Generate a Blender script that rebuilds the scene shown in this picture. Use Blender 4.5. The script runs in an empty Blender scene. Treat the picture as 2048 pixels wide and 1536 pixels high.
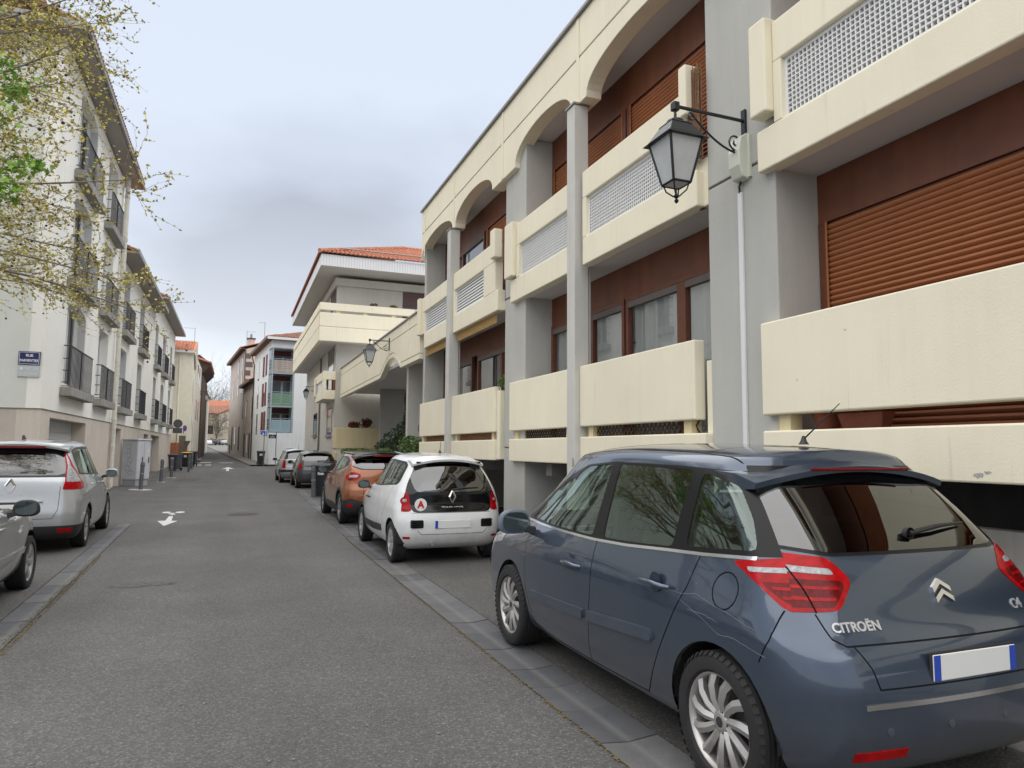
import bpy, bmesh, math, random
import numpy as np
from mathutils import Vector, Matrix
random.seed(7)
SC = bpy.context.scene
C = SC.collection
R_ = math.radians

# ------------------------------------------------------------------ camera
EYE = 1.6
def camera():
    f, cx, cy = 1400.0, 1024.0, 768.0
    vx, vy, roll = 468.0, 896.0, -0.0076          # street direction and verticals as the lens sees them
    dy = Vector(((vx-cx)/f, (vy-cy)/f, 1)).normalized()
    m = -(roll*dy.x + dy.y)/dy.z
    d = Vector((roll, 1, m)).normalized()
    x = d.cross(dy)
    rows = (x, dy, -d)
    rot = Matrix([(r[0], -r[1], -r[2]) for r in rows])
    cd = bpy.data.cameras.new('camera'); co = bpy.data.objects.new('camera', cd)
    C.objects.link(co)
    cd.sensor_width = 36; cd.lens = f/2048*36
    cd.clip_start = .05; cd.clip_end = 3000
    co.matrix_world = Matrix.Translation((0, 0, EYE)) @ rot.to_4x4()
    SC.camera = co
camera()

# ------------------------------------------------------------------ sky and sun (overcast)
SUN_EL, SUN_AZ = 80.0, 215.0        # elevation; azimuth clockwise from +Y
def world():
    w = bpy.data.worlds.new('World'); SC.world = w; w.use_nodes = True
    n, l = w.node_tree.nodes, w.node_tree.links
    n.clear()
    out = n.new('ShaderNodeOutputWorld'); bg = n.new('ShaderNodeBackground')
    sky = n.new('ShaderNodeTexSky'); sky.sky_type = 'NISHITA'; sky.sun_disc = False
    sky.sun_elevation = R_(SUN_EL); sky.sun_rotation = R_(SUN_AZ)
    tc = n.new('ShaderNodeTexCoord')
    # cloud deck: project the view direction on a flat layer overhead
    sep = n.new('ShaderNodeSeparateXYZ'); l.new(tc.outputs['Generated'], sep.inputs[0])
    zz = n.new('ShaderNodeMath'); zz.operation = 'MAXIMUM'; zz.inputs[1].default_value = 0.0; l.new(sep.outputs['Z'], zz.inputs[0])
    za = n.new('ShaderNodeMath'); za.operation = 'ADD'; za.inputs[1].default_value = .22; l.new(zz.outputs[0], za.inputs[0])
    dx = n.new('ShaderNodeMath'); dx.operation = 'DIVIDE'; l.new(sep.outputs['X'], dx.inputs[0]); l.new(za.outputs[0], dx.inputs[1])
    dyy = n.new('ShaderNodeMath'); dyy.operation = 'DIVIDE'; l.new(sep.outputs['Y'], dyy.inputs[0]); l.new(za.outputs[0], dyy.inputs[1])
    comb = n.new('ShaderNodeCombineXYZ'); l.new(dx.outputs[0], comb.inputs[0]); l.new(dyy.outputs[0], comb.inputs[1])
    n1 = n.new('ShaderNodeTexNoise'); n1.inputs['Scale'].default_value = .62; n1.inputs['Detail'].default_value = 6; n1.inputs['Roughness'].default_value = .48
    mp = n.new('ShaderNodeMapping'); mp.inputs['Location'].default_value = CLOUD_OFF; l.new(comb.outputs[0], mp.inputs[0]); l.new(mp.outputs[0], n1.inputs['Vector'])
    ramp = n.new('ShaderNodeValToRGB'); l.new(n1.outputs['Fac'], ramp.inputs[0])
    e = ramp.color_ramp.elements
    e[0].position = .40; e[0].color = (1.32, 1.43, 1.67, 1)
    e[1].position = .60; e[1].color = (2.55, 2.78, 3.15, 1)
    m_ = ramp.color_ramp.elements.new(.5); m_.color = (2.06, 2.26, 2.65, 1)
    mix = n.new('ShaderNodeMixRGB'); mix.inputs[0].default_value = .93
    # the deck thins towards the horizon
    h1 = n.new('ShaderNodeMapRange'); h1.inputs[1].default_value = 0; h1.inputs[2].default_value = .5; h1.inputs[3].default_value = 1; h1.inputs[4].default_value = 0; l.new(zz.outputs[0], h1.inputs[0])
    h2 = n.new('ShaderNodeMath'); h2.operation = 'POWER'; h2.inputs[1].default_value = 1.5; l.new(h1.outputs[0], h2.inputs[0])
    h3 = n.new('ShaderNodeMath'); h3.operation = 'MULTIPLY'; h3.inputs[1].default_value = .9; l.new(h2.outputs[0], h3.inputs[0])
    hm = n.new('ShaderNodeMixRGB'); hm.inputs[2].default_value = (3.5, 3.6, 3.75, 1); l.new(h3.outputs[0], hm.inputs[0]); l.new(ramp.outputs[0], hm.inputs[1])
    l.new(sky.outputs[0], mix.inputs[1]); l.new(hm.outputs[0], mix.inputs[2])
    l.new(mix.outputs[0], bg.inputs[0]); bg.inputs[1].default_value = .1
    l.new(bg.outputs[0], out.inputs[0])
CLOUD_OFF = (17.57, -4.75, 0)
world()
def sun():
    sd = bpy.data.lights.new('sun', 'SUN'); so = bpy.data.objects.new('sun', sd); C.objects.link(so)
    sd.energy = 1.5; sd.angle = R_(120); sd.color = (1, .96, .9)
    az, el = R_(SUN_AZ), R_(SUN_EL)
    d = Vector((math.sin(az)*math.cos(el), math.cos(az)*math.cos(el), math.sin(el)))
    so.rotation_euler = d.to_track_quat('Z', 'Y').to_euler()
    so.location = (0, 0, 40)
sun()
vs = SC.view_settings
vs.view_transform = 'Standard'; vs.look = 'None'; vs.gamma = 1; vs.use_curve_mapping = False
vs.exposure = 1.6
SC.cycles.max_bounces = 8
SC.cycles.transparent_max_bounces = 12

# ------------------------------------------------------------------ helpers
LOCAL = set()
def wloc(p):
    v = Vector((0, 0, 0))
    while p is not None:
        if p.name in LOCAL: return Vector((0, 0, 0)) if v.length == 0 else v
        v = v + p.location; p = p.parent
    return v
def tag(o, label=None, cat=None, group=None, kind=None):
    if label: o['label'] = label
    if cat: o['category'] = cat
    if group: o['group'] = group
    if kind: o['kind'] = kind
    return o
def thing(name, label, cat, loc=(0, 0, 0), rz=0, group=None, local=False):
    o = bpy.data.objects.new(name, None); C.objects.link(o)
    o.location = loc; o.rotation_euler = (0, 0, rz); o.empty_display_size = .2
    tag(o, label, cat, group)
    if local: LOCAL.add(o.name)
    return o
def add_obj(name, me, mat=None, parent=None):
    o = bpy.data.objects.new(name, me); C.objects.link(o)
    if mat is not None and not me.materials: me.materials.append(mat)
    o.parent = parent
    return o
class MB:
    def __init__(s): s.v = []; s.f = []
    def add(s, vs, fs):
        b = len(s.v); s.v += [tuple(v) for v in vs]; s.f += [tuple(i+b for i in f) for f in fs]; return s
    def box(s, x0, x1, y0, y1, z0, z1):
        if x0 > x1: x0, x1 = x1, x0
        if y0 > y1: y0, y1 = y1, y0
        if z0 > z1: z0, z1 = z1, z0
        return s.add([(x0,y0,z0),(x1,y0,z0),(x1,y1,z0),(x0,y1,z0),(x0,y0,z1),(x1,y0,z1),(x1,y1,z1),(x0,y1,z1)],
              [(0,3,2,1),(4,5,6,7),(0,1,5,4),(1,2,6,5),(2,3,7,6),(3,0,4,7)])
    def prism(s, pts, ax, a, b):
        """pts 2-D polygon; ax 'x': pts=(y,z), 'y': pts=(x,z), 'z': pts=(x,y)"""
        def m(p, t):
            return (t, p[0], p[1]) if ax == 'x' else ((p[0], t, p[1]) if ax == 'y' else (p[0], p[1], t))
        area = sum(pts[i][0]*pts[(i+1)%len(pts)][1]-pts[(i+1)%len(pts)][0]*pts[i][1] for i in range(len(pts)))
        if area < 0: pts = pts[::-1]
        if a > b: a, b = b, a
        n = len(pts)
        lo, hi = list(range(n)), list(range(n, 2*n))
        fs = [tuple(lo[::-1]), tuple(hi)] + [(i, (i+1)%n, n+(i+1)%n, n+i) for i in range(n)]
        if ax == 'y': fs = [f[::-1] for f in fs]
        return s.add([m(p, a) for p in pts]+[m(p, b) for p in pts], fs)
    def quad(s, a, b, c, d): return s.add([a, b, c, d], [(0, 1, 2, 3)])
    def tube(s, path, r, n=6, cap=True):
        path = [Vector(p) for p in path]; rs = r if isinstance(r, (list, tuple)) else [r]*len(path)
        b = len(s.v); up = Vector((0, 0, 1)); prev = None
        for i, p in enumerate(path):
            t = (path[min(i+1, len(path)-1)]-path[max(i-1, 0)])
            t = t.normalized() if t.length > 1e-9 else Vector((0, 0, 1))
            if prev is None:
                a = t.cross(up if abs(t.z) < .95 else Vector((1, 0, 0))).normalized()
            else:
                a = (prev - t*prev.dot(t)); a = a.normalized() if a.length > 1e-6 else t.orthogonal().normalized()
            prev = a; c = t.cross(a)
            for k in range(n):
                th = 2*math.pi*k/n
                s.v.append(tuple(p + (a*math.cos(th)+c*math.sin(th))*rs[i]))
        for i in range(len(path)-1):
            for k in range(n):
                k2 = (k+1) % n
                s.f.append((b+i*n+k, b+i*n+k2, b+(i+1)*n+k2, b+(i+1)*n+k))
        if cap:
            s.f.append(tuple(b+k for k in range(n))[::-1]); e = b+(len(path)-1)*n
            s.f.append(tuple(e+k for k in range(n)))
        return s
    def lathe(s, prof, c=(0, 0, 0), n=16, ax='z', cap=True):
        b = len(s.v); m = len(prof)
        for k in range(n):
            th = 2*math.pi*k/n; ct, st = math.cos(th), math.sin(th)
            for r, h in prof:
                p = (r*ct, r*st, h) if ax == 'z' else ((h, r*ct, r*st) if ax == 'x' else (r*st, h, r*ct))
                s.v.append((p[0]+c[0], p[1]+c[1], p[2]+c[2]))
        for k in range(n):
            k2 = (k+1) % n
            for i in range(m-1): s.f.append((b+k*m+i, b+k2*m+i, b+k2*m+i+1, b+k*m+i+1))
        if cap:
            if prof[0][0] > 1e-6: s.f.append(tuple(b+k*m for k in range(n))[::-1])
            if prof[-1][0] > 1e-6: s.f.append(tuple(b+k*m+m-1 for k in range(n)))
        return s
    def sphere(s, c, r, n=8, m=6):
        rx, ry, rz = r if isinstance(r, (list, tuple)) else (r, r, r)
        b = len(s.v)
        for i in range(m+1):
            ph = math.pi*i/m
            for k in range(n):
                th = 2*math.pi*k/n
                s.v.append((c[0]+rx*math.sin(ph)*math.cos(th), c[1]+ry*math.sin(ph)*math.sin(th), c[2]+rz*math.cos(ph)))
        for i in range(m):
            for k in range(n):
                k2 = (k+1) % n
                s.f.append((b+i*n+k, b+(i+1)*n+k, b+(i+1)*n+k2, b+i*n+k2))
        return s
    def build(s, name, mat, parent=None, smooth=0, bevel=0, seg=2, kind=None):
        o_ = wloc(parent) if parent is not None else Vector((0, 0, 0))
        me = bpy.data.meshes.new(name)
        me.from_pydata([(x-o_.x, y-o_.y, z-o_.z) for x, y, z in s.v], [], s.f)
        me.validate(); me.update()
        if smooth:
            me.polygons.foreach_set('use_smooth', [True]*len(me.polygons))
            me.set_sharp_from_angle(angle=R_(smooth))
        ob = add_obj(name, me, mat, parent)
        if bevel:
            md = ob.modifiers.new('edge', 'BEVEL'); md.width = bevel; md.segments = seg; md.limit_method = 'ANGLE'; md.angle_limit = R_(40)
        if kind: ob['kind'] = kind
        return ob
def dup(o, parent=None, loc=None, name=None):
    c = o.copy(); C.objects.link(c); c.parent = parent
    if loc is not None: c.location = loc
    return c
def dup_tree(root, loc, rz=None, label=None):
    r = root.copy(); C.objects.link(r); r.location = loc
    if rz is not None: r.rotation_euler = (0, 0, rz)
    if label: r['label'] = label
    for ch in list(root.children):
        c = ch.copy(); C.objects.link(c); c.parent = r
        for g in ch.children:
            d = g.copy(); C.objects.link(d); d.parent = c
    return r
def text_obj(name, body, size, mat, parent, loc, rot, extrude=.002, align='CENTER', shear=0, sx=1.0, offset=0.0):
    cu = bpy.data.curves.new(name, 'FONT'); cu.body = body; cu.size = size; cu.extrude = extrude
    cu.align_x = align; cu.align_y = 'CENTER'; cu.shear = shear; cu.offset = offset
    cu.resolution_u = 3
    t = bpy.data.objects.new(name, cu); C.objects.link(t)
    dg = bpy.context.evaluated_depsgraph_get()
    me = bpy.data.meshes.new_from_object(t.evaluated_get(dg))
    bpy.data.objects.remove(t); bpy.data.curves.remove(cu)
    me.materials.clear()
    o = add_obj(name, me, mat, parent)
    o_ = wloc(parent) if parent is not None else Vector((0, 0, 0))
    o.location = Vector(loc)-o_; o.rotation_euler = rot; o.scale = (sx, 1, 1)
    return o
FACE_MX = (R_(90), 0, R_(-90))   # text readable when looking along +X
FACE_MY = (R_(90), 0, 0)         # readable when looking along +Y
FACE_PX = (R_(90), 0, R_(90))    # readable when looking along -X

# ------------------------------------------------------------------ materials
MATS = {}
def mat(name, col, rough=.6, metal=0.0, var=0.0, vscale=3.0, streak=0.0, bump=0.0, bscale=80.0, coat=0.0, dirt=0.0, spec=.5, drip=0.0):
    if name in MATS: return MATS[name]
    m = bpy.data.materials.new(name); m.use_nodes = True; MATS[name] = m
    n, l = m.node_tree.nodes, m.node_tree.links
    b = n['Principled BSDF']
    b.inputs['Roughness'].default_value = rough; b.inputs['Metallic'].default_value = metal
    b.inputs['Specular IOR Level'].default_value = spec
    if coat: b.inputs['Coat Weight'].default_value = coat; b.inputs['Coat Roughness'].default_value = .04
    base = (col[0], col[1], col[2], 1)
    b.inputs['Base Color'].default_value = base
    if var or streak or dirt or bump or drip:
        tc = n.new('ShaderNodeTexCoord'); cur = None
    if var:
        nz = n.new('ShaderNodeTexNoise'); nz.inputs['Scale'].default_value = vscale; nz.inputs['Detail'].default_value = 6; nz.inputs['Roughness'].default_value = .6
        l.new(tc.outputs['Object'], nz.inputs['Vector'])
        mr = n.new('ShaderNodeMapRange'); mr.inputs[1].default_value = .3; mr.inputs[2].default_value = .7
        mr.inputs[3].default_value = 1-var; mr.inputs[4].default_value = 1+var*.6; l.new(nz.outputs['Fac'], mr.inputs[0])
        mx = n.new('ShaderNodeMixRGB'); mx.blend_type = 'MULTIPLY'; mx.inputs[0].default_value = 1; mx.inputs[1].default_value = base
        l.new(mr.outputs[0], mx.inputs[2]); cur = mx
    if streak:
        mp = n.new('ShaderNodeMapping'); mp.inputs['Scale'].default_value = (4, 4, .3); l.new(tc.outputs['Object'], mp.inputs[0])
        nz = n.new('ShaderNodeTexNoise'); nz.inputs['Scale'].default_value = 1.3; nz.inputs['Detail'].default_value = 5; nz.inputs['Roughness'].default_value = .65; l.new(mp.outputs[0], nz.inputs['Vector'])
        mr = n.new('ShaderNodeMapRange'); mr.inputs[1].default_value = .38; mr.inputs[2].default_value = .62; mr.inputs[3].default_value = 1-streak; mr.inputs[4].default_value = 1; l.new(nz.outputs['Fac'], mr.inputs[0])
        mx = n.new('ShaderNodeMixRGB'); mx.blend_type = 'MULTIPLY'; mx.inputs[0].default_value = 1
        if cur: l.new(cur.outputs[0], mx.inputs[1])
        else: mx.inputs[1].default_value = base
        l.new(mr.outputs[0], mx.inputs[2]); cur = mx
    if dirt:
        nz = n.new('ShaderNodeTexNoise'); nz.inputs['Scale'].default_value = vscale*.37; nz.inputs['Detail'].default_value = 9; nz.inputs['Roughness'].default_value = .72; l.new(tc.outputs['Object'], nz.inputs['Vector'])
        mr = n.new('ShaderNodeMapRange'); mr.inputs[1].default_value = .52; mr.inputs[2].default_value = .72; mr.inputs[3].default_value = 0; mr.inputs[4].default_value = dirt; l.new(nz.outputs['Fac'], mr.inputs[0])
        mx = n.new('ShaderNodeMixRGB'); l.new(mr.outputs[0], mx.inputs[0])
        if cur: l.new(cur.outputs[0], mx.inputs[1])
        else: mx.inputs[1].default_value = base
        mx.inputs[2].default_value = (.13, .115, .095, 1); cur = mx
    if drip:                                                     # narrow run-off marks
        mp = n.new('ShaderNodeMapping'); mp.inputs['Scale'].default_value = (11, 11, .5); l.new(tc.outputs['Object'], mp.inputs[0])
        nz = n.new('ShaderNodeTexNoise'); nz.inputs['Scale'].default_value = 1.0; nz.inputs['Detail'].default_value = 3; l.new(mp.outputs[0], nz.inputs['Vector'])
        mr = n.new('ShaderNodeMapRange'); mr.inputs[1].default_value = .60; mr.inputs[2].default_value = .78; mr.inputs[3].default_value = 0; mr.inputs[4].default_value = drip; l.new(nz.outputs['Fac'], mr.inputs[0])
        n2 = n.new('ShaderNodeTexNoise'); n2.inputs['Scale'].default_value = .9; n2.inputs['Detail'].default_value = 3; l.new(tc.outputs['Object'], n2.inputs['Vector'])
        m2 = n.new('ShaderNodeMapRange'); m2.inputs[1].default_value = .45; m2.inputs[2].default_value = .62; l.new(n2.outputs['Fac'], m2.inputs[0])
        mu = n.new('ShaderNodeMath'); mu.operation = 'MULTIPLY'; l.new(mr.outputs[0], mu.inputs[0]); l.new(m2.outputs[0], mu.inputs[1])
        mx = n.new('ShaderNodeMixRGB'); l.new(mu.outputs[0], mx.inputs[0]); mx.inputs[2].default_value = (.20, .185, .16, 1)
        if cur: l.new(cur.outputs[0], mx.inputs[1])
        else: mx.inputs[1].default_value = base
        cur = mx
    if (var or streak or dirt or drip): l.new(cur.outputs[0], b.inputs['Base Color'])
    if bump:
        nz = n.new('ShaderNodeTexNoise'); nz.inputs['Scale'].default_value = bscale; nz.inputs['Detail'].default_value = 4; l.new(tc.outputs['Object'], nz.inputs['Vector'])
        bp = n.new('ShaderNodeBump'); bp.inputs['Strength'].default_value = bump; bp.inputs['Distance'].default_value = .01
        l.new(nz.outputs['Fac'], bp.inputs['Height']); l.new(bp.outputs[0], b.inputs['Normal'])
    return m
def glass(name, tint, refl=1.0, rough=.02, ior=1.5, gtint=(1, 1, 1)):
    """thin pane: tinted see-through plus surface reflection"""
    if name in MATS: return MATS[name]
    m = bpy.data.materials.new(name); m.use_nodes = True; MATS[name] = m
    n, l = m.node_tree.nodes, m.node_tree.links; n.clear()
    out = n.new('ShaderNodeOutputMaterial'); tr = n.new('ShaderNodeBsdfTransparent'); tr.inputs[0].default_value = (*tint, 1)
    gl = n.new('ShaderNodeBsdfGlossy'); gl.inputs['Roughness'].default_value = rough; gl.inputs[0].default_value = (refl*gtint[0], refl*gtint[1], refl*gtint[2], 1)
    f0 = min(.5, 1.9*((ior-1)/(ior+1))**2)                       # both faces of the pane
    lw = n.new('ShaderNodeLayerWeight'); lw.inputs[0].default_value = .5
    pw = n.new('ShaderNodeMath'); pw.operation = 'POWER'; pw.inputs[1].default_value = 4.5; l.new(lw.outputs['Facing'], pw.inputs[0])
    fr = n.new('ShaderNodeMapRange'); fr.inputs[3].default_value = f0; fr.inputs[4].default_value = 1; l.new(pw.outputs[0], fr.inputs[0])
    mx = n.new('ShaderNodeMixShader'); l.new(fr.outputs[0], mx.inputs[0]); l.new(tr.outputs[0], mx.inputs[1]); l.new(gl.outputs[0], mx.inputs[2])
    l.new(mx.outputs[0], out.inputs[0])
    return m
def asphalt(name, lo, hi, tint):
    m = bpy.data.materials.new(name); m.use_nodes = True; MATS[name] = m
    n, l = m.node_tree.nodes, m.node_tree.links; b = n['Principled BSDF']
    tc = n.new('ShaderNodeTexCoord')
    vo = n.new('ShaderNodeTexVoronoi'); vo.inputs['Scale'].default_value = 95; l.new(tc.outputs['Object'], vo.inputs['Vector'])
    sp = n.new('ShaderNodeSeparateColor'); l.new(vo.outputs['Color'], sp.inputs[0])
    rp = n.new('ShaderNodeValToRGB'); l.new(sp.outputs[0], rp.inputs[0])
    e = rp.color_ramp.elements; e[0].color = (lo*tint[0], lo*tint[1], lo*tint[2], 1); e[1].color = (hi*tint[0], hi*tint[1], hi*tint[2], 1)
    e[0].position = .05; e[1].position = 1.0
    k = rp.color_ramp.elements.new(.8); mid = lo+(hi-lo)*.38; k.color = (mid*tint[0], mid*tint[1], mid*tint[2], 1)
    # patches and stains
    nz = n.new('ShaderNodeTexNoise'); nz.inputs['Scale'].default_value = .55; nz.inputs['Detail'].default_value = 8; nz.inputs['Roughness'].default_value = .62; l.new(tc.outputs['Object'], nz.inputs['Vector'])
    mr = n.new('ShaderNodeMapRange'); mr.inputs[1].default_value = .3; mr.inputs[2].default_value = .7; mr.inputs[3].default_value = .8; mr.inputs[4].default_value = 1.18; l.new(nz.outputs['Fac'], mr.inputs[0])
    mx = n.new('ShaderNodeMixRGB'); mx.blend_type = 'MULTIPLY'; mx.inputs[0].default_value = 1; l.new(rp.outputs[0], mx.inputs[1]); l.new(mr.outputs[0], mx.inputs[2])
    # worn wheel tracks running along the street, and dark spots
    mp = n.new('ShaderNodeMapping'); mp.inputs['Scale'].default_value = (1.1, .035, 1); l.new(tc.outputs['Object'], mp.inputs[0])
    n2 = n.new('ShaderNodeTexNoise'); n2.inputs['Scale'].default_value = 1.0; n2.inputs['Detail'].default_value = 5; l.new(mp.outputs[0], n2.inputs['Vector'])
    m2 = n.new('ShaderNodeMapRange'); m2.inputs[1].default_value = .35; m2.inputs[2].default_value = .65; m2.inputs[3].default_value = .88; m2.inputs[4].default_value = 1.1; l.new(n2.outputs['Fac'], m2.inputs[0])
    mx2 = n.new('ShaderNodeMixRGB'); mx2.blend_type = 'MULTIPLY'; mx2.inputs[0].default_value = 1; l.new(mx.outputs[0], mx2.inputs[1]); l.new(m2.outputs[0], mx2.inputs[2])
    n3 = n.new('ShaderNodeTexNoise'); n3.inputs['Scale'].default_value = 2.3; n3.inputs['Detail'].default_value = 3; l.new(tc.outputs['Object'], n3.inputs['Vector'])
    m3 = n.new('ShaderNodeMapRange'); m3.inputs[1].default_value = .68; m3.inputs[2].default_value = .78; m3.inputs[3].default_value = 1; m3.inputs[4].default_value = .68; l.new(n3.outputs['Fac'], m3.inputs[0])
    mx3 = n.new('ShaderNodeMixRGB'); mx3.blend_type = 'MULTIPLY'; mx3.inputs[0].default_value = 1; l.new(mx2.outputs[0], mx3.inputs[1]); l.new(m3.outputs[0], mx3.inputs[2])
    l.new(mx3.outputs[0], b.inputs['Base Color'])
    b.inputs['Roughness'].default_value = .78
    bp = n.new('ShaderNodeBump'); bp.inputs['Strength'].default_value = .55; bp.inputs['Distance'].default_value = .006
    l.new(vo.outputs['Distance'], bp.inputs['Height']); l.new(bp.outputs[0], b.inputs['Normal'])
    return m
CREAM = mat('cream_paint', (.84, .775, .60), .75, var=.05, vscale=.8, streak=.03, bump=.16, bscale=60, dirt=.06, drip=.26)
CREAM_D = mat('cream_paint_ochre', (.66, .56, .34), .75, var=.05, vscale=.8, streak=.06, bump=.25, bscale=60)
GREY = mat('grey_render', (.475, .47, .435), .9, var=.06, vscale=.9, streak=.04, bump=.45, bscale=80, drip=.12)
GREY_W = mat('warm_grey_render', (.55, .525, .475), .9, var=.05, vscale=.9, streak=.05, bump=.5, bscale=55)
SOFFIT = mat('white_soffit', (.62, .60, .59), .9, var=.04, vscale=.7, bump=.3, bscale=60)
BROWN = mat('brown_lacquer', (.17, .055, .024), .5, var=.2, vscale=3, streak=.2, bump=.1, bscale=30)
SHUT = mat('brown_shutter', (.34, .122, .047), .5, var=.12, vscale=2)
WOODF = mat('window_wood', (.13, .04, .018), .45, var=.2, vscale=9)
ZINC = mat('zinc_trim', (.30, .29, .28), .5, metal=.3, var=.1)
PVC = mat('white_plastic', (.72, .72, .72), .5)
PVCG = mat('pale_green_plastic', (.62, .64, .55), .45)
DARK = mat('dark_metal', (.012, .013, .018), .42)
IRON = mat('black_lamp_paint', (.013, .014, .019), .38, var=.3, vscale=12)
OPAL = mat('opal_glass', (.50, .52, .52), .3, var=.08, vscale=9)
WINDOW = glass('window_glass', (.9, .92, .92), 1.0, ior=1.8)
CURT = mat('net_curtain', (.36, .37, .36), .9, var=.06)
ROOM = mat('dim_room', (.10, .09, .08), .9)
WHITE_R = mat('white_render', (.86, .84, .775), .9, var=.05, vscale=.7, streak=.015, drip=.28, bump=.4, bscale=50)
BLUEW = mat('cool_white_render', (.76, .78, .775), .9, var=.04, vscale=.7, streak=.05, bump=.4, bscale=50)
PLINTH = mat('pink_plinth', (.62, .55, .475), .92, var=.08, vscale=1.0, streak=.08, bump=.5, bscale=50)
REVEAL = mat('plinth_reveal', (.42, .30, .22), .9, var=.08)
CONC = mat('raw_concrete', (.33, .315, .285), .92, var=.18, vscale=2.5, streak=.2, bump=.5, bscale=45)
RAILM = mat('rail_paint', (.035, .036, .042), .5)
SHUTW = mat('pale_shutter', (.50, .50, .49), .6)
TILE = mat('terracotta', (.50, .20, .115), .85, var=.3, vscale=6, dirt=.25, bump=.3, bscale=40)
TILE2 = mat('old_terracotta', (.34, .17, .115), .9, var=.35, vscale=5, dirt=.5, bump=.3, bscale=40)
RUBBER = mat('tyre_rubber', (.016, .016, .017), .82, var=.25, vscale=14)
BIN_G = mat('bin_grey', (.045, .052, .066), .55, var=.12, vscale=5)
BIN_D = mat('bin_dark', (.018, .02, .024), .55, var=.12, vscale=5)
WHITEP = mat('white_mark', (.56, .56, .53), .7, var=.12, vscale=14, dirt=.3)
BLACKP = mat('black_plastic', (.02, .02, .021), .55)
# ------------------------------------------------------------------ ground
def base_z(y):
    pts = [(-400, 0), (34, 0), (44, .06), (58, .25), (80, .7), (110, 1.25), (150, 2.0), (190, 2.3), (2000, 2.3)]
    for (a, za), (b, zb) in zip(pts, pts[1:]):
        if y <= b: t = (y-a)/(b-a); return za+(zb-za)*t
    return pts[-1][1]
GUT_R = (1.93, 2.31); GUT_L = (-1.72, -1.46)      # gutter strips, x ranges at the near end
GUT_R_END, GUT_L_END = 29.0, 16.8
def gut_r_x(y): return 1.93 + max(0, y-12)*.02
def gut_l_x(y): return -1.44 - .029*y
ASPH = asphalt('asphalt', .056, .155, (1.0, .97, .915))
ASPH2 = asphalt('asphalt_parking', .056, .152, (1.0, .965, .90))
def sheet(name, rows, mt):
    """rows: list of lists of points"""
    mb = MB(); n = len(rows[0])
    for r in rows: mb.v += r
    for i in range(len(rows)-1):
        for j in range(n-1):
            a = i*n+j; mb.f.append((a, a+1, a+n+1, a+n))
    o = mb.build(name, mt, smooth=60); o['kind'] = 'structure'
    return o
ys = [-60, -20, -8, -4, -2] + list(range(-1, 34)) + list(range(34, 70, 2)) + [75, 80, 90, 100, 110, 130, 150, 170, 190, 260, 500, 1500]
rows = []
for y in ys + [16.801, 29.01]: pass
yy = sorted(set(ys + [16.8, 16.81, 29.0, 29.01]))
for y in yy:
    z = base_z(y); r = []
    gl, gr = gut_l_x(y), gut_r_x(y)
    dl = -.05 if y <= 16.8 else 0; dr = -.05 if y <= 29.0 else 0
    for x, dz in ((-1500, 0), (-60, 0), (-8, 0), (gl-.262, 0), (gl-.258, dl), (gl-.002, dl), (gl+.002, 0), (-.6, 0), (.6, 0), (gr-.002, 0), (gr+.002, dr), (gr+.37, dr), (gr+.374, 0), (6, 0), (60, 0), (1500, 0)):
        r.append((x, y, z+dz))
    rows.append(r)
sheet('road', rows, ASPH)
prow = []
for y in list(range(-3, 42)):
    prow.append([(gut_r_x(y)+.376, y, base_z(y)+.004), (3.4, y, base_z(y)+.004), (4.55, y, base_z(y)+.004)])
sheet('parking_strip_right', prow, ASPH2)
prow = []
for y in list(range(-3, 17)):
    prow.append([(-4.6, y, .004), (-3, y, .004), (gut_l_x(y)-.264, y, .004)])
sheet('parking_strip_left', prow, ASPH2)
# gutter slabs
def slab_dust(m):
    n, l = m.node_tree.nodes, m.node_tree.links; b = n['Principled BSDF']; src = b.inputs['Base Color'].links[0].from_socket
    tc = n.new('ShaderNodeTexCoord'); sp = n.new('ShaderNodeSeparateXYZ'); l.new(tc.outputs['Object'], sp.inputs[0])
    d = n.new('ShaderNodeMath'); d.operation = 'SUBTRACT'; d.inputs[1].default_value = .185; l.new(sp.outputs['X'], d.inputs[0])
    a = n.new('ShaderNodeMath'); a.operation = 'ABSOLUTE'; l.new(d.outputs[0], a.inputs[0])
    nz = n.new('ShaderNodeTexNoise'); nz.inputs['Scale'].default_value = 12; nz.inputs['Detail'].default_value = 5; l.new(tc.outputs['Object'], nz.inputs['Vector'])
    ad = n.new('ShaderNodeMath'); ad.operation = 'MULTIPLY_ADD'; ad.inputs[1].default_value = .05; ad.inputs[2].default_value = -.025; l.new(nz.outputs['Fac'], ad.inputs[0])
    a2 = n.new('ShaderNodeMath'); l.new(a.outputs[0], a2.inputs[0]); l.new(ad.outputs[0], a2.inputs[1])
    mr = n.new('ShaderNodeMapRange'); mr.inputs[1].default_value = .003; mr.inputs[2].default_value = .045; mr.inputs[3].default_value = .5; mr.inputs[4].default_value = 0; l.new(a2.outputs[0], mr.inputs[0])
    mx = n.new('ShaderNodeMixRGB'); mx.inputs[2].default_value = (.17, .165, .155, 1); l.new(mr.outputs[0], mx.inputs[0]); l.new(src, mx.inputs[1]); l.new(mx.outputs[0], b.inputs['Base Color'])
    return m
SLABS = [mat('basalt_slab_%s' % s, c, .72, var=.16, vscale=6, dirt=.35, bump=.35, bscale=70) for s, c in
         (('a', (.088, .09, .097)), ('b', (.102, .104, .108)), ('c', (.076, .078, .085)), ('d', (.115, .115, .116)))]
SLABS = [slab_dust(m) for m in SLABS]
MOSS = mat('joint_moss', (.16, .12, .045), .95, var=.5, vscale=25)
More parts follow.
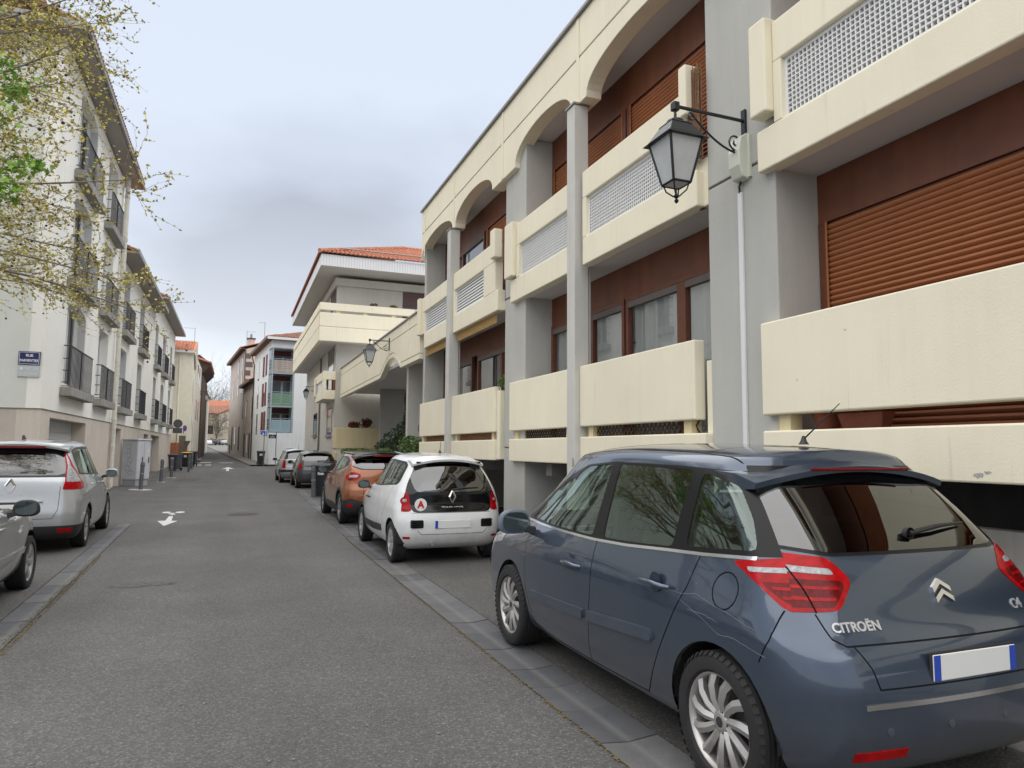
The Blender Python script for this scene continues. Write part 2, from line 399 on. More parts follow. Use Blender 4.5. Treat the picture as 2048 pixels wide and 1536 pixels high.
def slab_mesh(w, l, vee, nm):
    g = .004; hx, hy = w-g, l/2-g
    t = .0
    top = [(g, -hy, t), (w*.5, -hy, t-vee), (hx, -hy, t), (hx, hy, t), (w*.5, hy, t-vee), (g, hy, t)]
    bot = [(x, y, -.06) for x, y, z in top]
    me = bpy.data.meshes.new(nm)
    me.from_pydata(top+bot, [], [(0, 1, 4, 5), (1, 2, 3, 4)]+[(i+6, (i+1) % 6+6, (i+1) % 6, i) for i in range(6)])
    me.update(); return me
def gutter(name, w, vee, fx, y0, y1, seed):
    rnd = random.Random(seed)
    root = bpy.data.objects.new(name, None); C.objects.link(root); root.location = (fx(0), 0, 0)
    root['kind'] = 'structure'
    base = {}
    y = y0
    while y < y1:
        l = rnd.choice((.5, .5, .46, .56, .42))
        if y+l > y1: l = y1-y
        k = rnd.randrange(4); key = (k, round(l, 3))
        if key not in base:
            me = slab_mesh(w, l, vee, 'slab'); me.materials.append(SLABS[k]); base[key] = me
        o = bpy.data.objects.new('slab', base[key]); C.objects.link(o); o.parent = root
        ym = y+l/2
        o.location = (fx(ym)-root.location.x, ym, base_z(ym)+.002+rnd.uniform(-.002, .003))
        o.rotation_euler = (rnd.uniform(-.003, .003), rnd.uniform(-.006, .006), -math.atan((fx(ym+.5)-fx(ym-.5))))
        y += l
    return root
gutter('gutter_right', .37, .016, gut_r_x, -1.5, 29.0, 3)
gutter('gutter_left', .256, .0, lambda y: gut_l_x(y)-.258, 3.0, 16.8, 5)
# moss and leaf litter along the joint
def litter(name, fx, y0, y1, n, seed, spread, label):
    rnd = random.Random(seed); mb = MB()
    for _ in range(n):
        y = rnd.uniform(y0, y1); x = fx(y)+abs(rnd.gauss(0, spread))*rnd.choice((-1, -1, .2)); s = rnd.uniform(.004, .014); a = rnd.uniform(0, 6.3)
        ca, sa = math.cos(a)*s, math.sin(a)*s; z = base_z(y)+.005
        mb.add([(x-ca, y-sa, z), (x+sa*.5, y-ca*.5, z+.004), (x+ca, y+sa, z+.001), (x-sa*.5, y+ca*.5, z+.003)], [(0, 1, 2, 3)])
    o = mb.build(name, MOSS); tag(o, label, 'debris', kind='stuff')
litter('leaf_litter', lambda y: gut_r_x(y)-.004, 2.6, 13, 1500, 1, .010, 'brown moss and bud scales along the right gutter')
litter('leaf_litter', lambda y: gut_l_x(y)+.03, 3.5, 12, 2200, 2, .05, 'yellow bud scales scattered along the left gutter')
def road_litter():
    rnd = random.Random(77); mb = MB()
    for _ in range(420):
        y = 2.2+rnd.random()**2*18; x = rnd.uniform(-4.2, 4.4); s_ = rnd.uniform(.004, .016); a = rnd.uniform(0, 6.3); ca, sa = math.cos(a)*s_, math.sin(a)*s_; z = base_z(y)+.0065
        mb.add([(x-ca, y-sa, z), (x+sa*.5, y-ca*.5, z+.003), (x+ca, y+sa, z+.001), (x-sa*.5, y+ca*.5, z+.004)], [(0, 1, 2, 3)])
    o = mb.build('road_litter', mat('dry_litter', (.26, .22, .16), .95, var=.5, vscale=40)); tag(o, 'tiny pale leaf scraps and grit scattered over the road', 'debris', kind='stuff')
road_litter()
# flat marks on the road (thin paint sheets)
def decal(name, polys, m, z=.004, parent=None, kind='structure'):
    mb = MB()
    for p in polys: mb.add([(x, y, base_z(y)+z) for x, y in p], [tuple(range(len(p)))])
    o = mb.build(name, m, parent)
    if parent is None: o['kind'] = kind
    return o
def circ(x, y, r, n=24, e=1.0): return [(x+r*math.cos(2*math.pi*i/n), y+r*e*math.sin(2*math.pi*i/n)) for i in range(n)]
# cycle symbol and arrow towards the viewer
decal('road_marking', [[(-1.27, 16.1), (-1.08, 17.12), (-1.21, 17.2), (-1.255, 18.3), (-1.345, 18.32), (-1.335, 17.25), (-1.49, 17.24)]], WHITEP)
decal('road_marking', [circ(-1.485, 19.42, .095, e=2.2), circ(-1.175, 19.38, .105, e=2.2), [(-1.36, 18.62), (-1.29, 18.62), (-1.22, 18.95), (-1.31, 18.95)], [(-1.44, 19.0), (-1.30, 18.98), (-1.28, 19.2), (-1.40, 19.25)]], WHITEP, .0045)
decal('road_marking', [[(-.72, 52.0), (.05, 52.0), (-.34, 55.2)], [(-.42, 48.8), (-.24, 48.8), (-.26, 52.0), (-.42, 52.0)]], WHITEP)
decal('road_marking', [[(-.85, 63), (-.1, 63), (.05, 63.8), (-1.3, 63.9)]], WHITEP)
decal('road_marking', [[(-2.75, 58.6), (-2.3, 58.6), (-2.3, 59.7), (-2.75, 59.7)], [(-2.0, 58.6), (-1.6, 58.6), (-1.6, 59.7), (-2.0, 59.7)], [(-2.6, 63.5), (-1.7, 63.5), (-1.75, 64.6), (-2.6, 64.6)]], WHITEP)
MANH = mat('manhole_iron', (.055, .043, .038), .7, metal=.3, var=.3, vscale=30, bump=.9, bscale=60)
PATCH = asphalt('asphalt_patch', .03, .13, (1, .96, .93))
o = decal('manhole_cover', [circ(.27, 18.4, .36)], MANH, .005); tag(o, 'round iron manhole cover in the middle of the street', 'manhole'); del o['kind']
decal('tar_patch', [[(-2.6, 36.6), (-1.6, 36.2), (-1.44, 39.5), (-2.39, 39.9)]], PATCH, .004)
rnd = random.Random(11)
def blob(x, y, rx, ry, n=26, j=.25): return [(x+rx*(1+rnd.uniform(-j, j))*math.cos(2*math.pi*i/n), y+ry*(1+rnd.uniform(-j, j))*math.sin(2*math.pi*i/n)) for i in range(n)]
decal('tar_patch', [blob(-.95, 9.35, .36, .13)], asphalt('asphalt_stain', .032, .17, (1, .98, .95)), .003)
o = decal('manhole_cover', [[(.75, 88), (1.5, 88), (1.5, 90.5), (.75, 90.5)]], MANH, .005); tag(o, 'small dark drain cover on the far slope', 'manhole'); del o['kind']
o = decal('manhole_cover', [[(-.1, 54.8), (.9, 54.8), (.9, 56.4), (-.1, 56.4)]], MANH, .005); tag(o, 'dark iron cover just beyond the far white arrow', 'manhole'); del o['kind']
# far pavement on the right, kerbs
PAVE = mat('far_pavement', (.17, .16, .15), .9, var=.2, vscale=1.5, bump=.4)
def pavement(name, inner, outer, h):
    mb = MB(); n = len(inner)
    for i in range(n-1):
        (xa, ya), (xb, yb) = inner[i], inner[i+1]; (xc, yc), (xd, yd) = outer[i], outer[i+1]
        za, zb = base_z(ya)+h, base_z(yb)+h; zc, zd = base_z(yc)+h, base_z(yd)+h
        mb.add([(xa, ya, za), (xb, yb, zb), (xd, yd, zd), (xc, yc, zc), (xa, ya, za-h-.02), (xb, yb, zb-h-.02)], [(0, 3, 2, 1) if xc > xa else (0, 1, 2, 3), (0, 1, 5, 4) if xc > xa else (1, 0, 4, 5)])
    o = mb.build(name, PAVE); o['kind'] = 'structure'
pavement('pavement_right', [(1.2, 57.2), (-.55, 80), (-2.6, 110), (-5.4, 150)], [(8, 57.2), (5, 80), (3, 110), (0, 150)], .1)
pavement('pavement_left', [(-2.55, 66), (-3.1, 80), (-4.9, 105), (-7.6, 150)], [(-9, 66), (-9, 80), (-10, 105), (-12, 150)], .1)
PAVER = mat('kerb_paver', (.20, .19, .185), .85, var=.2, vscale=7, bump=.4, dirt=.3)
def paver_strip():
    root = bpy.data.objects.new('pavement_near', None); C.objects.link(root); root.location = (4.5, 0, 0); root['kind'] = 'structure'
    rnd = random.Random(4)
    me = MB().box(.006, .194, .005, .295, -.05, .0); m0 = me.build('paver', PAVER, None, bevel=.006)
    m0.parent = root; m0.location = (-.55, 0, .03); first = m0
    for i in range(4):
        for j in range(-4, 13):
            if i == 0 and j == 0: continue
            c = dup(first, root, (-.55+.2*i, .3*j+(.15 if i % 2 else 0), .03+rnd.uniform(-.004, .004)))
paver_strip()
# ------------------------------------------------------------------ main apartment building (right)
BX, PX, WX = 4.70, 4.80, 5.33          # balcony front, pier front, window wall
ROOF_Z = 8.30
Y_NEAR, Y_END = -3.0, 18.95
bld = thing('apartment_building', 'long cream and grey apartment block with arched loggias and balconies on the right', 'building', (PX, Y_END, 0))
# --- fascia with arches
def arch_pts(y0, y1, zs=6.9, rise=.47, n=20):
    c, a = (y0+y1)/2, (y1-y0)/2
    return [(c-a*math.cos(math.pi*i/n), zs+rise*math.sin(math.pi*i/n)**.8) for i in range(n+1)]
def fascia():
    ar = [(-2.2, .9), (1.1, 4.0), (6.2, 8.97), (9.48, 11.85), (13.1, 15.7), (15.92, 18.93)]
    b = [(Y_NEAR, 6.9)]
    for a0, a1 in ar: b += arch_pts(a0, a1)
    b += [(Y_END, 6.9)]
    # lower strip with arches, groove, upper strip
    MB().prism([(Y_NEAR, 7.63), (Y_NEAR, 6.9)]+b[1:]+[(Y_END, 7.63)], 'x', BX, BX+.26).build('fascia', CREAM, bld, bevel=.012)
    MB().box(BX+.02, BX+.24, Y_NEAR, Y_END, 7.631, 7.66).build('shadow_joint', GREY, bld)
    MB().box(BX+.001, BX+.26, Y_NEAR, Y_END, 7.661, ROOF_Z).build('fascia', CREAM, bld, bevel=.012)
    for y in (18.6, 15.8, 12.5, 9.23):
        MB().box(BX-.012, BX-.001, y-.045, y+.045, 6.92, ROOF_Z-.02).build('joint_cover', CREAM, bld)
    MB().box(BX-.05, BX+.5, Y_NEAR, Y_END+.06, ROOF_Z+.002, ROOF_Z+.05).build('roof_edge', ZINC, bld)
    MB().box(BX+.27, 12, Y_NEAR, Y_END-.05, ROOF_Z-.35, ROOF_Z-.01).build('roof', ZINC, bld)
fascia()
# --- piers and columns
def pier(y0, y1, z0, z1, m=GREY):
    p = MB().box(PX, WX+.25, y0, y1, z0, z1).build('pier', m, bld, bevel=.012)
    return p
for y0, y1 in ((5.21, 6.25), (11.53, 12.55), (.2, 1.0)):
    pier(y0, y1, -.6, 1.63); pier(y0, y1, 1.655, 4.50); pier(y0, y1, 4.525, 7.36)
    MB().box(PX+.012, WX+.2, y0+.012, y1-.012, 1.631, 1.654).build('shadow_joint', mat('joint_brown', (.12, .08, .06), .9), bld)
    MB().box(PX+.012, WX+.2, y0+.012, y1-.012, 4.501, 4.524).build('shadow_joint', MATS['joint_brown'], bld)
for y0, y1 in ((9.2, 9.46), (15.78, 16.06)):
    MB().box(4.62, 4.86, y0, y1, -.6, 6.88).build('column', mat('column_grey', (.58, .57, .53), .9, var=.05, streak=.05, bump=.5, bscale=55), bld, bevel=.012)
    MB().box(4.60, 4.88, y0-.02, y1+.02, 6.881, 6.91).build('column_cap', ZINC, bld)
    MB().tube([(4.89, y0+.03, 1.5), (4.89, y0+.03, 4.33)], .018, 6).build('drain_pipe', GREY, bld, smooth=40)
# end wall of the block
MB().box(PX, 12, 18.7, 18.9, -.6, 7.6).build('end_wall', GREY, bld)
# --- slabs / soffits
for z, nm in ((4.36, "ceiling"), (7.37, "ceiling"), (1.42, 'floor_slab')):
    MB().box(BX+.16, 9, Y_NEAR, 18.69, z, z+.16).build(nm, SOFFIT, bld)
# --- window wall
def wallpiece(y0, y1, z0, z1, m, nm, x=WX, d=.1, **k):
    return MB().box(x, x+d, y0, y1, z0, z1).build(nm, m, bld, **k)
for y0, y1 in ((-3, .2), (1.0, 5.21), (6.25, 11.53), (12.55, 18.7)):
    wallpiece(y0, y1, 3.86, 4.355, BROWN, 'lintel_panel')
    wallpiece(y0, y1, 6.78, 7.365, BROWN, 'lintel_panel')
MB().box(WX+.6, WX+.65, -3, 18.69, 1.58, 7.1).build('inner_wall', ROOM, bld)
# roller shutters: every slat is a piece of its own
def shutter(y0, y1, z0, z1, pitch=.055, label=None):
    r = MB(); r.box(WX-.015, WX+.04, y0, y0+.09, z0, z1); r.box(WX-.015, WX+.04, y1-.09, y1, z0, z1); r.box(WX+.03, WX+.05, y0+.091, y1-.091, z0, z1)
    fr = r.build('roller_shutter', WOODF, bld)
    MB().box(WX-.022, WX-.016, y0+.09, y0+.115, z0, z1).build('guide_rail', SHUT, fr)
    MB().box(WX-.022, WX-.016, y1-.115, y1-.09, z0, z1).build('guide_rail', SHUT, fr)
    prof = [(WX+.022, -.027), (WX+.006, -.02), (WX-.004, -.002), (WX+.004, .017), (WX+.022, .0265)]
    zz = z0+pitch/2; first = None
    while zz < z1-.02:
        if first is None:
            first = MB().prism([(x, zz+dz*pitch/.055) for x, dz in prof], 'y', y0+.1, y1-.1).build('slat', SHUT, fr, smooth=45); f0 = zz
        else: dup(first, fr, Vector((0, 0, zz-f0)))
        zz += pitch
    return fr
shutter(-2.9, 5.2, 1.58, 3.855)                 # near ground floor bay
shutter(8.86, 11.5, 4.53, 6.775); shutter(6.27, 8.82, 4.53, 6.775)
shutter(12.57, 15.2, 4.53, 6.775); shutter(-2.9, 5.2, 4.53, 6.775)
# timber windows of the ground floor bay
def window(y0, y1, z0, z1, mull, parent=bld, x=WX, fw=.07, curtain=True, blind=.09):
    f = MB()
    f.box(x-.03, x+.05, y0, y1, z0, z0+fw); f.box(x-.03, x+.05, y0, y1, z1-fw, z1)
    f.box(x-.03, x+.05, y0, y0+fw, z0+fw, z1-fw); f.box(x-.03, x+.05, y1-fw, y1, z0+fw, z1-fw)
    for m in mull: f.box(x-.03, x+.05, m-fw*.7, m+fw*.7, z0+fw, z1-fw)
    fo = f.build('window', WOODF, parent, bevel=.006)
    ed = [y0+fw]+[v for m in mull for v in (m-fw*.7, m+fw*.7)]+[y1-fw]
    for a, b in zip(ed[0::2], ed[1::2]):
        MB().quad((x+.015, a, z0+fw), (x+.015, a, z1-fw), (x+.015, b, z1-fw), (x+.015, b, z0+fw)).build('pane', WINDOW, fo)
    if blind: MB().box(x-.028, x+.03, y0+fw, y1-fw, z1-fw-blind, z1-fw-.001).build('blind_box', mat('shutter_grey', (.12, .10, .09), .6), fo)
    return fo
def curtain(y0, y1, z0, z1, x, label, amp=.022):
    mb = MB(); n = max(8, int((y1-y0)/.035)); rnd = random.Random(int(y0*100)); ph = 0
    pts = []
    for i in range(n+1):
        ph += rnd.uniform(.5, 1.3); pts.append((x+amp*math.sin(ph), y0+(y1-y0)*i/n))
    for i in range(n):
        (xa, ya), (xb, yb) = pts[i], pts[i+1]
        mb.add([(xa, ya, z0), (xb, yb, z0), (xb, yb, z1), (xa, ya, z1)], [(0, 1, 2, 3)])
    o = mb.build('curtain', CURT, smooth=80); tag(o, label, 'curtain'); return o
window(8.93, 11.5, 1.58, 3.855, [9.95, 10.75]); window(6.27, 8.88, 1.58, 3.855, [7.45, 7.52+.02])
curtain(9.0, 9.9, 1.62, 3.75, WX+.075, 'white net curtain in the ground floor window nearest the thin column')
curtain(9.98, 11.42, 1.62, 3.75, WX+.075, 'white net curtain at the far end of the timber window')
curtain(7.6, 8.8, 1.62, 3.8, WX+.075, 'bunched white curtain left of the window post')
curtain(6.35, 7.4, 1.62, 3.8, WX+.075, 'white net curtain beside the tall grey pier')
window(12.6, 15.7, 1.58, 3.855, [14.1]); window(15.3, 18.6, 4.53, 6.775, [17.0]); window(16.1, 18.6, 1.58, 3.855, [17.4])
curtain(12.8, 13.9, 1.62, 3.75, WX+.075, 'grey white curtain behind the potted plant window')
# --- balconies
LATT = mat('white_lattice', (.76, .76, .75), .5)
def lattice(parent, y0, y1, z0, z1, kind, x=BX+.05):
    fr = MB()
    w = .035
    fr.box(x, x+.03, y0, y1, z0, z0+w); fr.box(x, x+.03, y0, y1, z1-w, z1); fr.box(x, x+.03, y0, y0+w, z0+w, z1-w); fr.box(x, x+.03, y1-w, y1, z0+w, z1-w)
    fr.build('lattice_frame', LATT, parent)
    g = MB()
    if kind == 'grid':
        st = .049
        n = int((y1-y0-2*w)/st)
        for i in range(1, n+1): yy_ = y0+w+(y1-y0-2*w)*i/(n+1); g.box(x+.002, x+.04, yy_-.006, yy_+.006, z0+w, z1-w)
        m_ = int((z1-z0-2*w)/st)
        for i in range(1, m_+1): zz = z0+w+(z1-z0-2*w)*i/(m_+1); g.box(x+.001, x+.041, y0+w, y1-w, zz-.006, zz+.006)
        g.build('lattice', LATT, parent, kind='stuff')
    else:
        n = 8
        first = None
        for i in range(n):
            za = z0+w+(z1-z0-2*w)*i/n; zb = z0+w+(z1-z0-2*w)*(i+.9)/n
            MB().add([(x+.03, y0+w, zb), (x+.005, y0+w, za), (x+.012, y0+w, za), (x+.036, y0+w, zb), (x+.03, y1-w, zb), (x+.005, y1-w, za), (x+.012, y1-w, za), (x+.036, y1-w, zb)],
                [(0, 1, 5, 4), (3, 7, 6, 2), (0, 4, 7, 3), (1, 2, 6, 5)]).build('slat', LATT, parent)
    MB().box(x+.075, x+.08, y0, y1, z0, z1).build('backing', mat('lattice_backing', (.30, .29, .285), .9), parent)
def upper_balcony(y0, y1, gy0, gy1, kind, ylow0=None, ylow1=None):
    """y0..y1 beam extent, gy lattice extent"""
    a0 = y0 if ylow0 is None else ylow0; a1 = y1 if ylow1 is None else ylow1
    b = MB().box(BX, BX+.17, a0, a1, 4.34, 4.755).build('balcony', CREAM, bld, bevel=.015)
    MB().box(BX, BX+.17, y0, y1, 5.36, 5.77).build('top_beam', CREAM, b, bevel=.015)
    if gy0-y0 > .05: MB().box(BX+.0, BX+.17, y0, gy0, 4.756, 5.359).build('beam_end', CREAM, b, bevel=.01)
    if y1-gy1 > .05: MB().box(BX+.0, BX+.17, gy1, y1, 4.756, 5.359).build('beam_end', CREAM, b, bevel=.01)
    lattice(b, gy0, gy1, 4.757, 5.358, kind)
    return b
b = upper_balcony(Y_NEAR, 5.10, Y_NEAR, 4.99, 'grid', ylow1=5.34)
MB().box(BX-.09, BX+.08, 5.10+.001, 5.33, 4.87, 5.82).build('end_post', CREAM, b, bevel=.02)
b = upper_balcony(6.43, 9.1, 6.93, 8.99, 'grid', ylow0=6.32)
MB().box(BX-.09, BX+.09, 6.38, 6.52, 5.42, 6.02).build('end_post', CREAM, b, bevel=.02)
MB().box(BX+.171, PX, 6.25, 6.45, 4.34, 4.9).build('return', CREAM, b, bevel=.01)
b = upper_balcony(9.47, 11.75, 9.47, 11.6, 'grid', ylow1=12.04)
MB().box(BX-.09, BX+.08, 11.76, 12.14, 4.8, 5.83).build('end_post', CREAM, b, bevel=.02)
b = upper_balcony(12.87, 15.76, 13.58, 15.66, 'louver', ylow0=12.72)
MB().box(BX-.09, BX+.09, 12.7, 12.95, 5.4, 5.98).build('end_post', CREAM, b, bevel=.02)
b = upper_balcony(16.08, 18.75, 16.08, 18.5, 'louver', ylow1=18.5)
MB().box(BX-.09, BX+.08, 18.76, 18.97, 4.75, 5.78).build('end_post', CREAM, b, bevel=.02)
# ground floor parapets
TREL = mat('brown_trellis', (.055, .035, .024), .85, var=.2)
REED = mat('reed_screen', (.22, .115, .06), .9, var=.5, vscale=30)
def lower_parapet(y0, y1, kind, ex0=0, ex1=0):
    p = MB().box(BX, BX+.15, y0, y1, 1.95, 2.84).build('parapet', CREAM, bld, bevel=.015)
    MB().box(BX, BX+.15, y0-ex0, y1+ex1, 1.40, 1.80).build('lower_band', CREAM, p, bevel=.015)
    for y in (y0+.15, y1-.3):
        MB().box(BX+.06, BX+.2, y, y+.14, 1.801, 1.949).build('spacer_block', CREAM_D, p)
    if kind == 'trellis':
        t = MB(); x = BX+.12; st = .095; yy_ = y0-.2
        while yy_ < y1+.2:
            for s in (1, -1):
                a, b2 = (yy_, yy_+.15) if s == 1 else (yy_+.15, yy_)
                pts = [(a, 1.80), (b2, 1.95)]
                if min(a, b2) > y0 and max(a, b2) < y1:
                    w = .014; xo = x+(.009 if s == 1 else 0)
                    t.add([(xo, a-w, 1.80), (xo, a+w, 1.80), (xo, b2+w, 1.95), (xo, b2-w, 1.95), (xo+.008, a-w, 1.80), (xo+.008, a+w, 1.80), (xo+.008, b2+w, 1.95), (xo+.008, b2-w, 1.95)],
                          [(0, 1, 2, 3), (7, 6, 5, 4), (0, 3, 7, 4), (1, 5, 6, 2)])
            yy_ += st
        t.build('trellis', TREL, p, kind='stuff')
    if kind == 'reed':
        t = MB(); rnd = random.Random(int(y0)); yy_ = y0+.3
        while yy_ < y1-.32:
            t.tube([(BX+.13+rnd.uniform(-.008, .008), yy_, 1.80), (BX+.13+rnd.uniform(-.008, .008), yy_+rnd.uniform(-.01, .01), 1.955)], .008, 4, cap=False); yy_ += .017
        t.build('reed_screen', REED, p, kind='stuff')
    return p
lower_parapet(Y_NEAR, 5.36, None)
lower_parapet(6.42, 9.19, 'trellis', ex0=.17)
MB().box(BX+.151, PX+.02, 6.26, 6.36, 1.80, 2.6).build('return', CREAM, bld, bevel=.01)
lower_parapet(9.47, 12.05, 'trellis')
lower_parapet(12.85, 15.77, 'reed')
MB().box(BX+.05, BX+.2, 12.66, 12.84, 1.42, 2.75).build('return', CREAM, bld, bevel=.01)
lower_parapet(16.07, 18.8, 'reed')
# upper reed mat next to the pier
t = MB(); rnd = random.Random(9)
for i in range(26):
    y = 6.24+i*.0085-.0; x = 4.70+rnd.uniform(-.006, .006)
    t.tube([(x, y, 4.9+rnd.uniform(-.04, .02)), (x+rnd.uniform(-.008, .008), y+rnd.uniform(-.006, .006), 5.95+rnd.uniform(-.06, .05))], .0055, 4, cap=False)
for i in range(26):
    y = 6.24+i*.0085; x = 4.735+rnd.uniform(-.006, .006)
    t.tube([(x, y, 4.9+rnd.uniform(-.04, .02)), (x+rnd.uniform(-.008, .008), y, 5.95+rnd.uniform(-.06, .05))], .0055, 4, cap=False)
o = t.build('reed_mat', REED); tag(o, 'weathered reed mat standing at the balcony end behind the wall lantern', 'screen')
# bamboo blinds under the far balconies
BAMB = mat('bamboo_blind', (.42, .26, .09), .85, var=.25, vscale=20)
for y0, y1, lb in ((13.0, 15.7, 'rolled bamboo blind left of the potted shrub balcony'), (16.15, 18.6, 'rolled bamboo blind at the far end of the block')):
    r = thing('bamboo_blind', lb, 'blind', (BX+.1, y0, 4.12))
    for k in range(7): MB().box(BX+.09, BX+.10, y0, y1, 4.14+.028*k, 4.14+.028*k+.025).build('slat', BAMB, r)
# open car park under the block
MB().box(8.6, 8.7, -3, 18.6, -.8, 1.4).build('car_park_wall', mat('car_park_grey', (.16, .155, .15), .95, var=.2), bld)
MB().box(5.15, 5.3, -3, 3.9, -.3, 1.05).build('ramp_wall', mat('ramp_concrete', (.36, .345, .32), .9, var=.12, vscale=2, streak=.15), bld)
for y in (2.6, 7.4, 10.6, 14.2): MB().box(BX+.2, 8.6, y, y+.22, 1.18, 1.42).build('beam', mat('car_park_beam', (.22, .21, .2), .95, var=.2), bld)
MB().tube([(5.1, 9.3, 1.22), (5.5, 9.3, 1.25), (5.6, 9.4, 1.25), (5.6, 12.4, 1.22)], .05, 8).build('waste_pipe', PVC, bld, smooth=40)
# pots on the near parapet
def pot(name, label, x, y, z, rect, m):
    r = thing(name, label, 'flowerpot', (x, y, z))
    if rect: 
        MB().add([(x-.05, y-.20, z), (x+.05, y-.20, z), (x+.05, y+.20, z), (x-.05, y+.20, z), (x-.075, y-.235, z+.14), (x+.075, y-.235, z+.14), (x+.075, y+.235, z+.14), (x-.075, y+.235, z+.14)],
          [(0, 3, 2, 1), (0, 1, 5, 4), (1, 2, 6, 5), (2, 3, 7, 6), (3, 0, 4, 7), (4, 5, 6, 7)]).build('trough', m, r, bevel=.006)
    else:
        MB().lathe([(.09, 0), (.13, .16), (.145, .16), (.145, .2), (.12, .2), (.11, .15)], (x, y, z), 18).build('bowl', m, r, smooth=35)
    return r
TERRA = mat('pot_terracotta', (.27, .085, .05), .8, var=.2, vscale=9)
LEAF = mat('leaf_green', (.035, .075, .016), .6, var=.35, vscale=18)
LEAF_L = mat('leaf_light', (.10, .16, .03), .6, var=.35, vscale=18)
def leaves(mb, c, r, n, s, rnd, flat=1.0):
    for _ in range(n):
        d = Vector((rnd.gauss(0, 1), rnd.gauss(0, 1), rnd.gauss(0, 1)*flat)); d = d.normalized()*rnd.random()**.4
        p = Vector((c[0]+d.x*r[0], c[1]+d.y*r[1], c[2]+d.z*r[2]))
        a = Vector((rnd.gauss(0, 1), rnd.gauss(0, 1), rnd.gauss(0, .7))).normalized()*s*rnd.uniform(.6, 1.3)
        b2 = a.cross(Vector((rnd.gauss(0, 1), rnd.gauss(0, 1), rnd.gauss(0, 1)))).normalized()*a.length*.55
        mb.add([p-a, p+b2*.9, p+a, p-b2*.9], [(0, 1, 2, 3)])
p = pot('flower_trough', 'rectangular terracotta trough in the parapet gap above the blue car', 4.97, 4.42, 1.801, True, TERRA)
mb = MB(); leaves(mb, (4.97, 4.5, 2.0), (.05, .16, .06), 70, .022, random.Random(1)); mb.build('foliage', mat('dry_leaf', (.05, .045, .02), .8), p)
p = pot('flower_bowl', 'round terracotta bowl behind the rectangular trough', 5.0, 4.86, 1.80, False, TERRA)
p = thing('potted_shrub', 'green shrub in a pale green pot at the balcony end beside the grey pier', 'plant', (4.95, 12.62, 2.3))
MB().box(4.86, 5.02, 12.6, 12.8, 2.35, 2.72).build('pot', mat('lime_pot', (.35, .42, .14), .6), p, bevel=.02)
mb = MB(); leaves(mb, (4.92, 12.75, 2.9), (.16, .3, .2), 420, .035, random.Random(2)); mb.build('foliage', LEAF_L, p)
# conduit and junction box on the tall pier
cp = thing('cable_conduit', 'white plastic cable conduit running down the tall grey pier', 'conduit', (PX, 5.7, 1.5))
MB().box(PX-.03, PX-.001, 5.67, 5.73, 1.66, 4.28).build('cover', PVC, cp, bevel=.006)
MB().box(PX-.04, PX-.001, 5.66, 5.74, 1.5, 1.66).build('foot', PVC, cp, bevel=.006)
jb = thing('junction_box', 'pale green plastic junction box below the lantern bracket', 'junction box', (PX, 5.64, 4.38))
MB().prism([(PX-.001, 4.38), (PX-.09, 4.40), (PX-.135, 4.52), (PX-.14, 4.68), (PX-.11, 4.82), (PX-.03, 4.87), (PX-.001, 4.87)], 'y', 5.56, 5.73).build('cover', PVCG, jb, bevel=.012)
MB().box(PX-.03, PX-.0005, 5.53, 5.56, 4.40, 4.85).build('back_plate', PVCG, jb)
MB().tube([(PX-.03, 5.67, 4.39), (PX-.035, 5.69, 4.34), (PX-.02, 5.7, 4.27)], .012, 6).build('cable', DARK, jb)
# scuffs on the near parapet band
SCUFF = mat('paint_scuff', (.40, .39, .37), .9, var=.4, vscale=30)
rnd = random.Random(8)
for yc, zc, w_, h_ in ((3.28, 1.455, .10, .018), (3.22, 1.475, .05, .01), (4.9, 2.25, .012, .012), (4.35, 2.62, .03, .006), (2.9, 2.3, .05, .006)):
    pts = [(yc+w_*.5*(1+rnd.uniform(-.4, .3))*math.cos(2*math.pi*i/14), zc+h_*(1+rnd.uniform(-.5, .4))*math.sin(2*math.pi*i/14)) for i in range(14)]
    MB().add([(BX-.0015, y, z) for y, z in pts], [tuple(range(14))]).build('scuff', SCUFF, bld)
MB().prism([(9.2, 1.36), (9.27, 1.36), (9.26, 1.50), (9.215, 1.47)], 'x', 4.612, 4.619).build('chipped_concrete', CONC, bld)
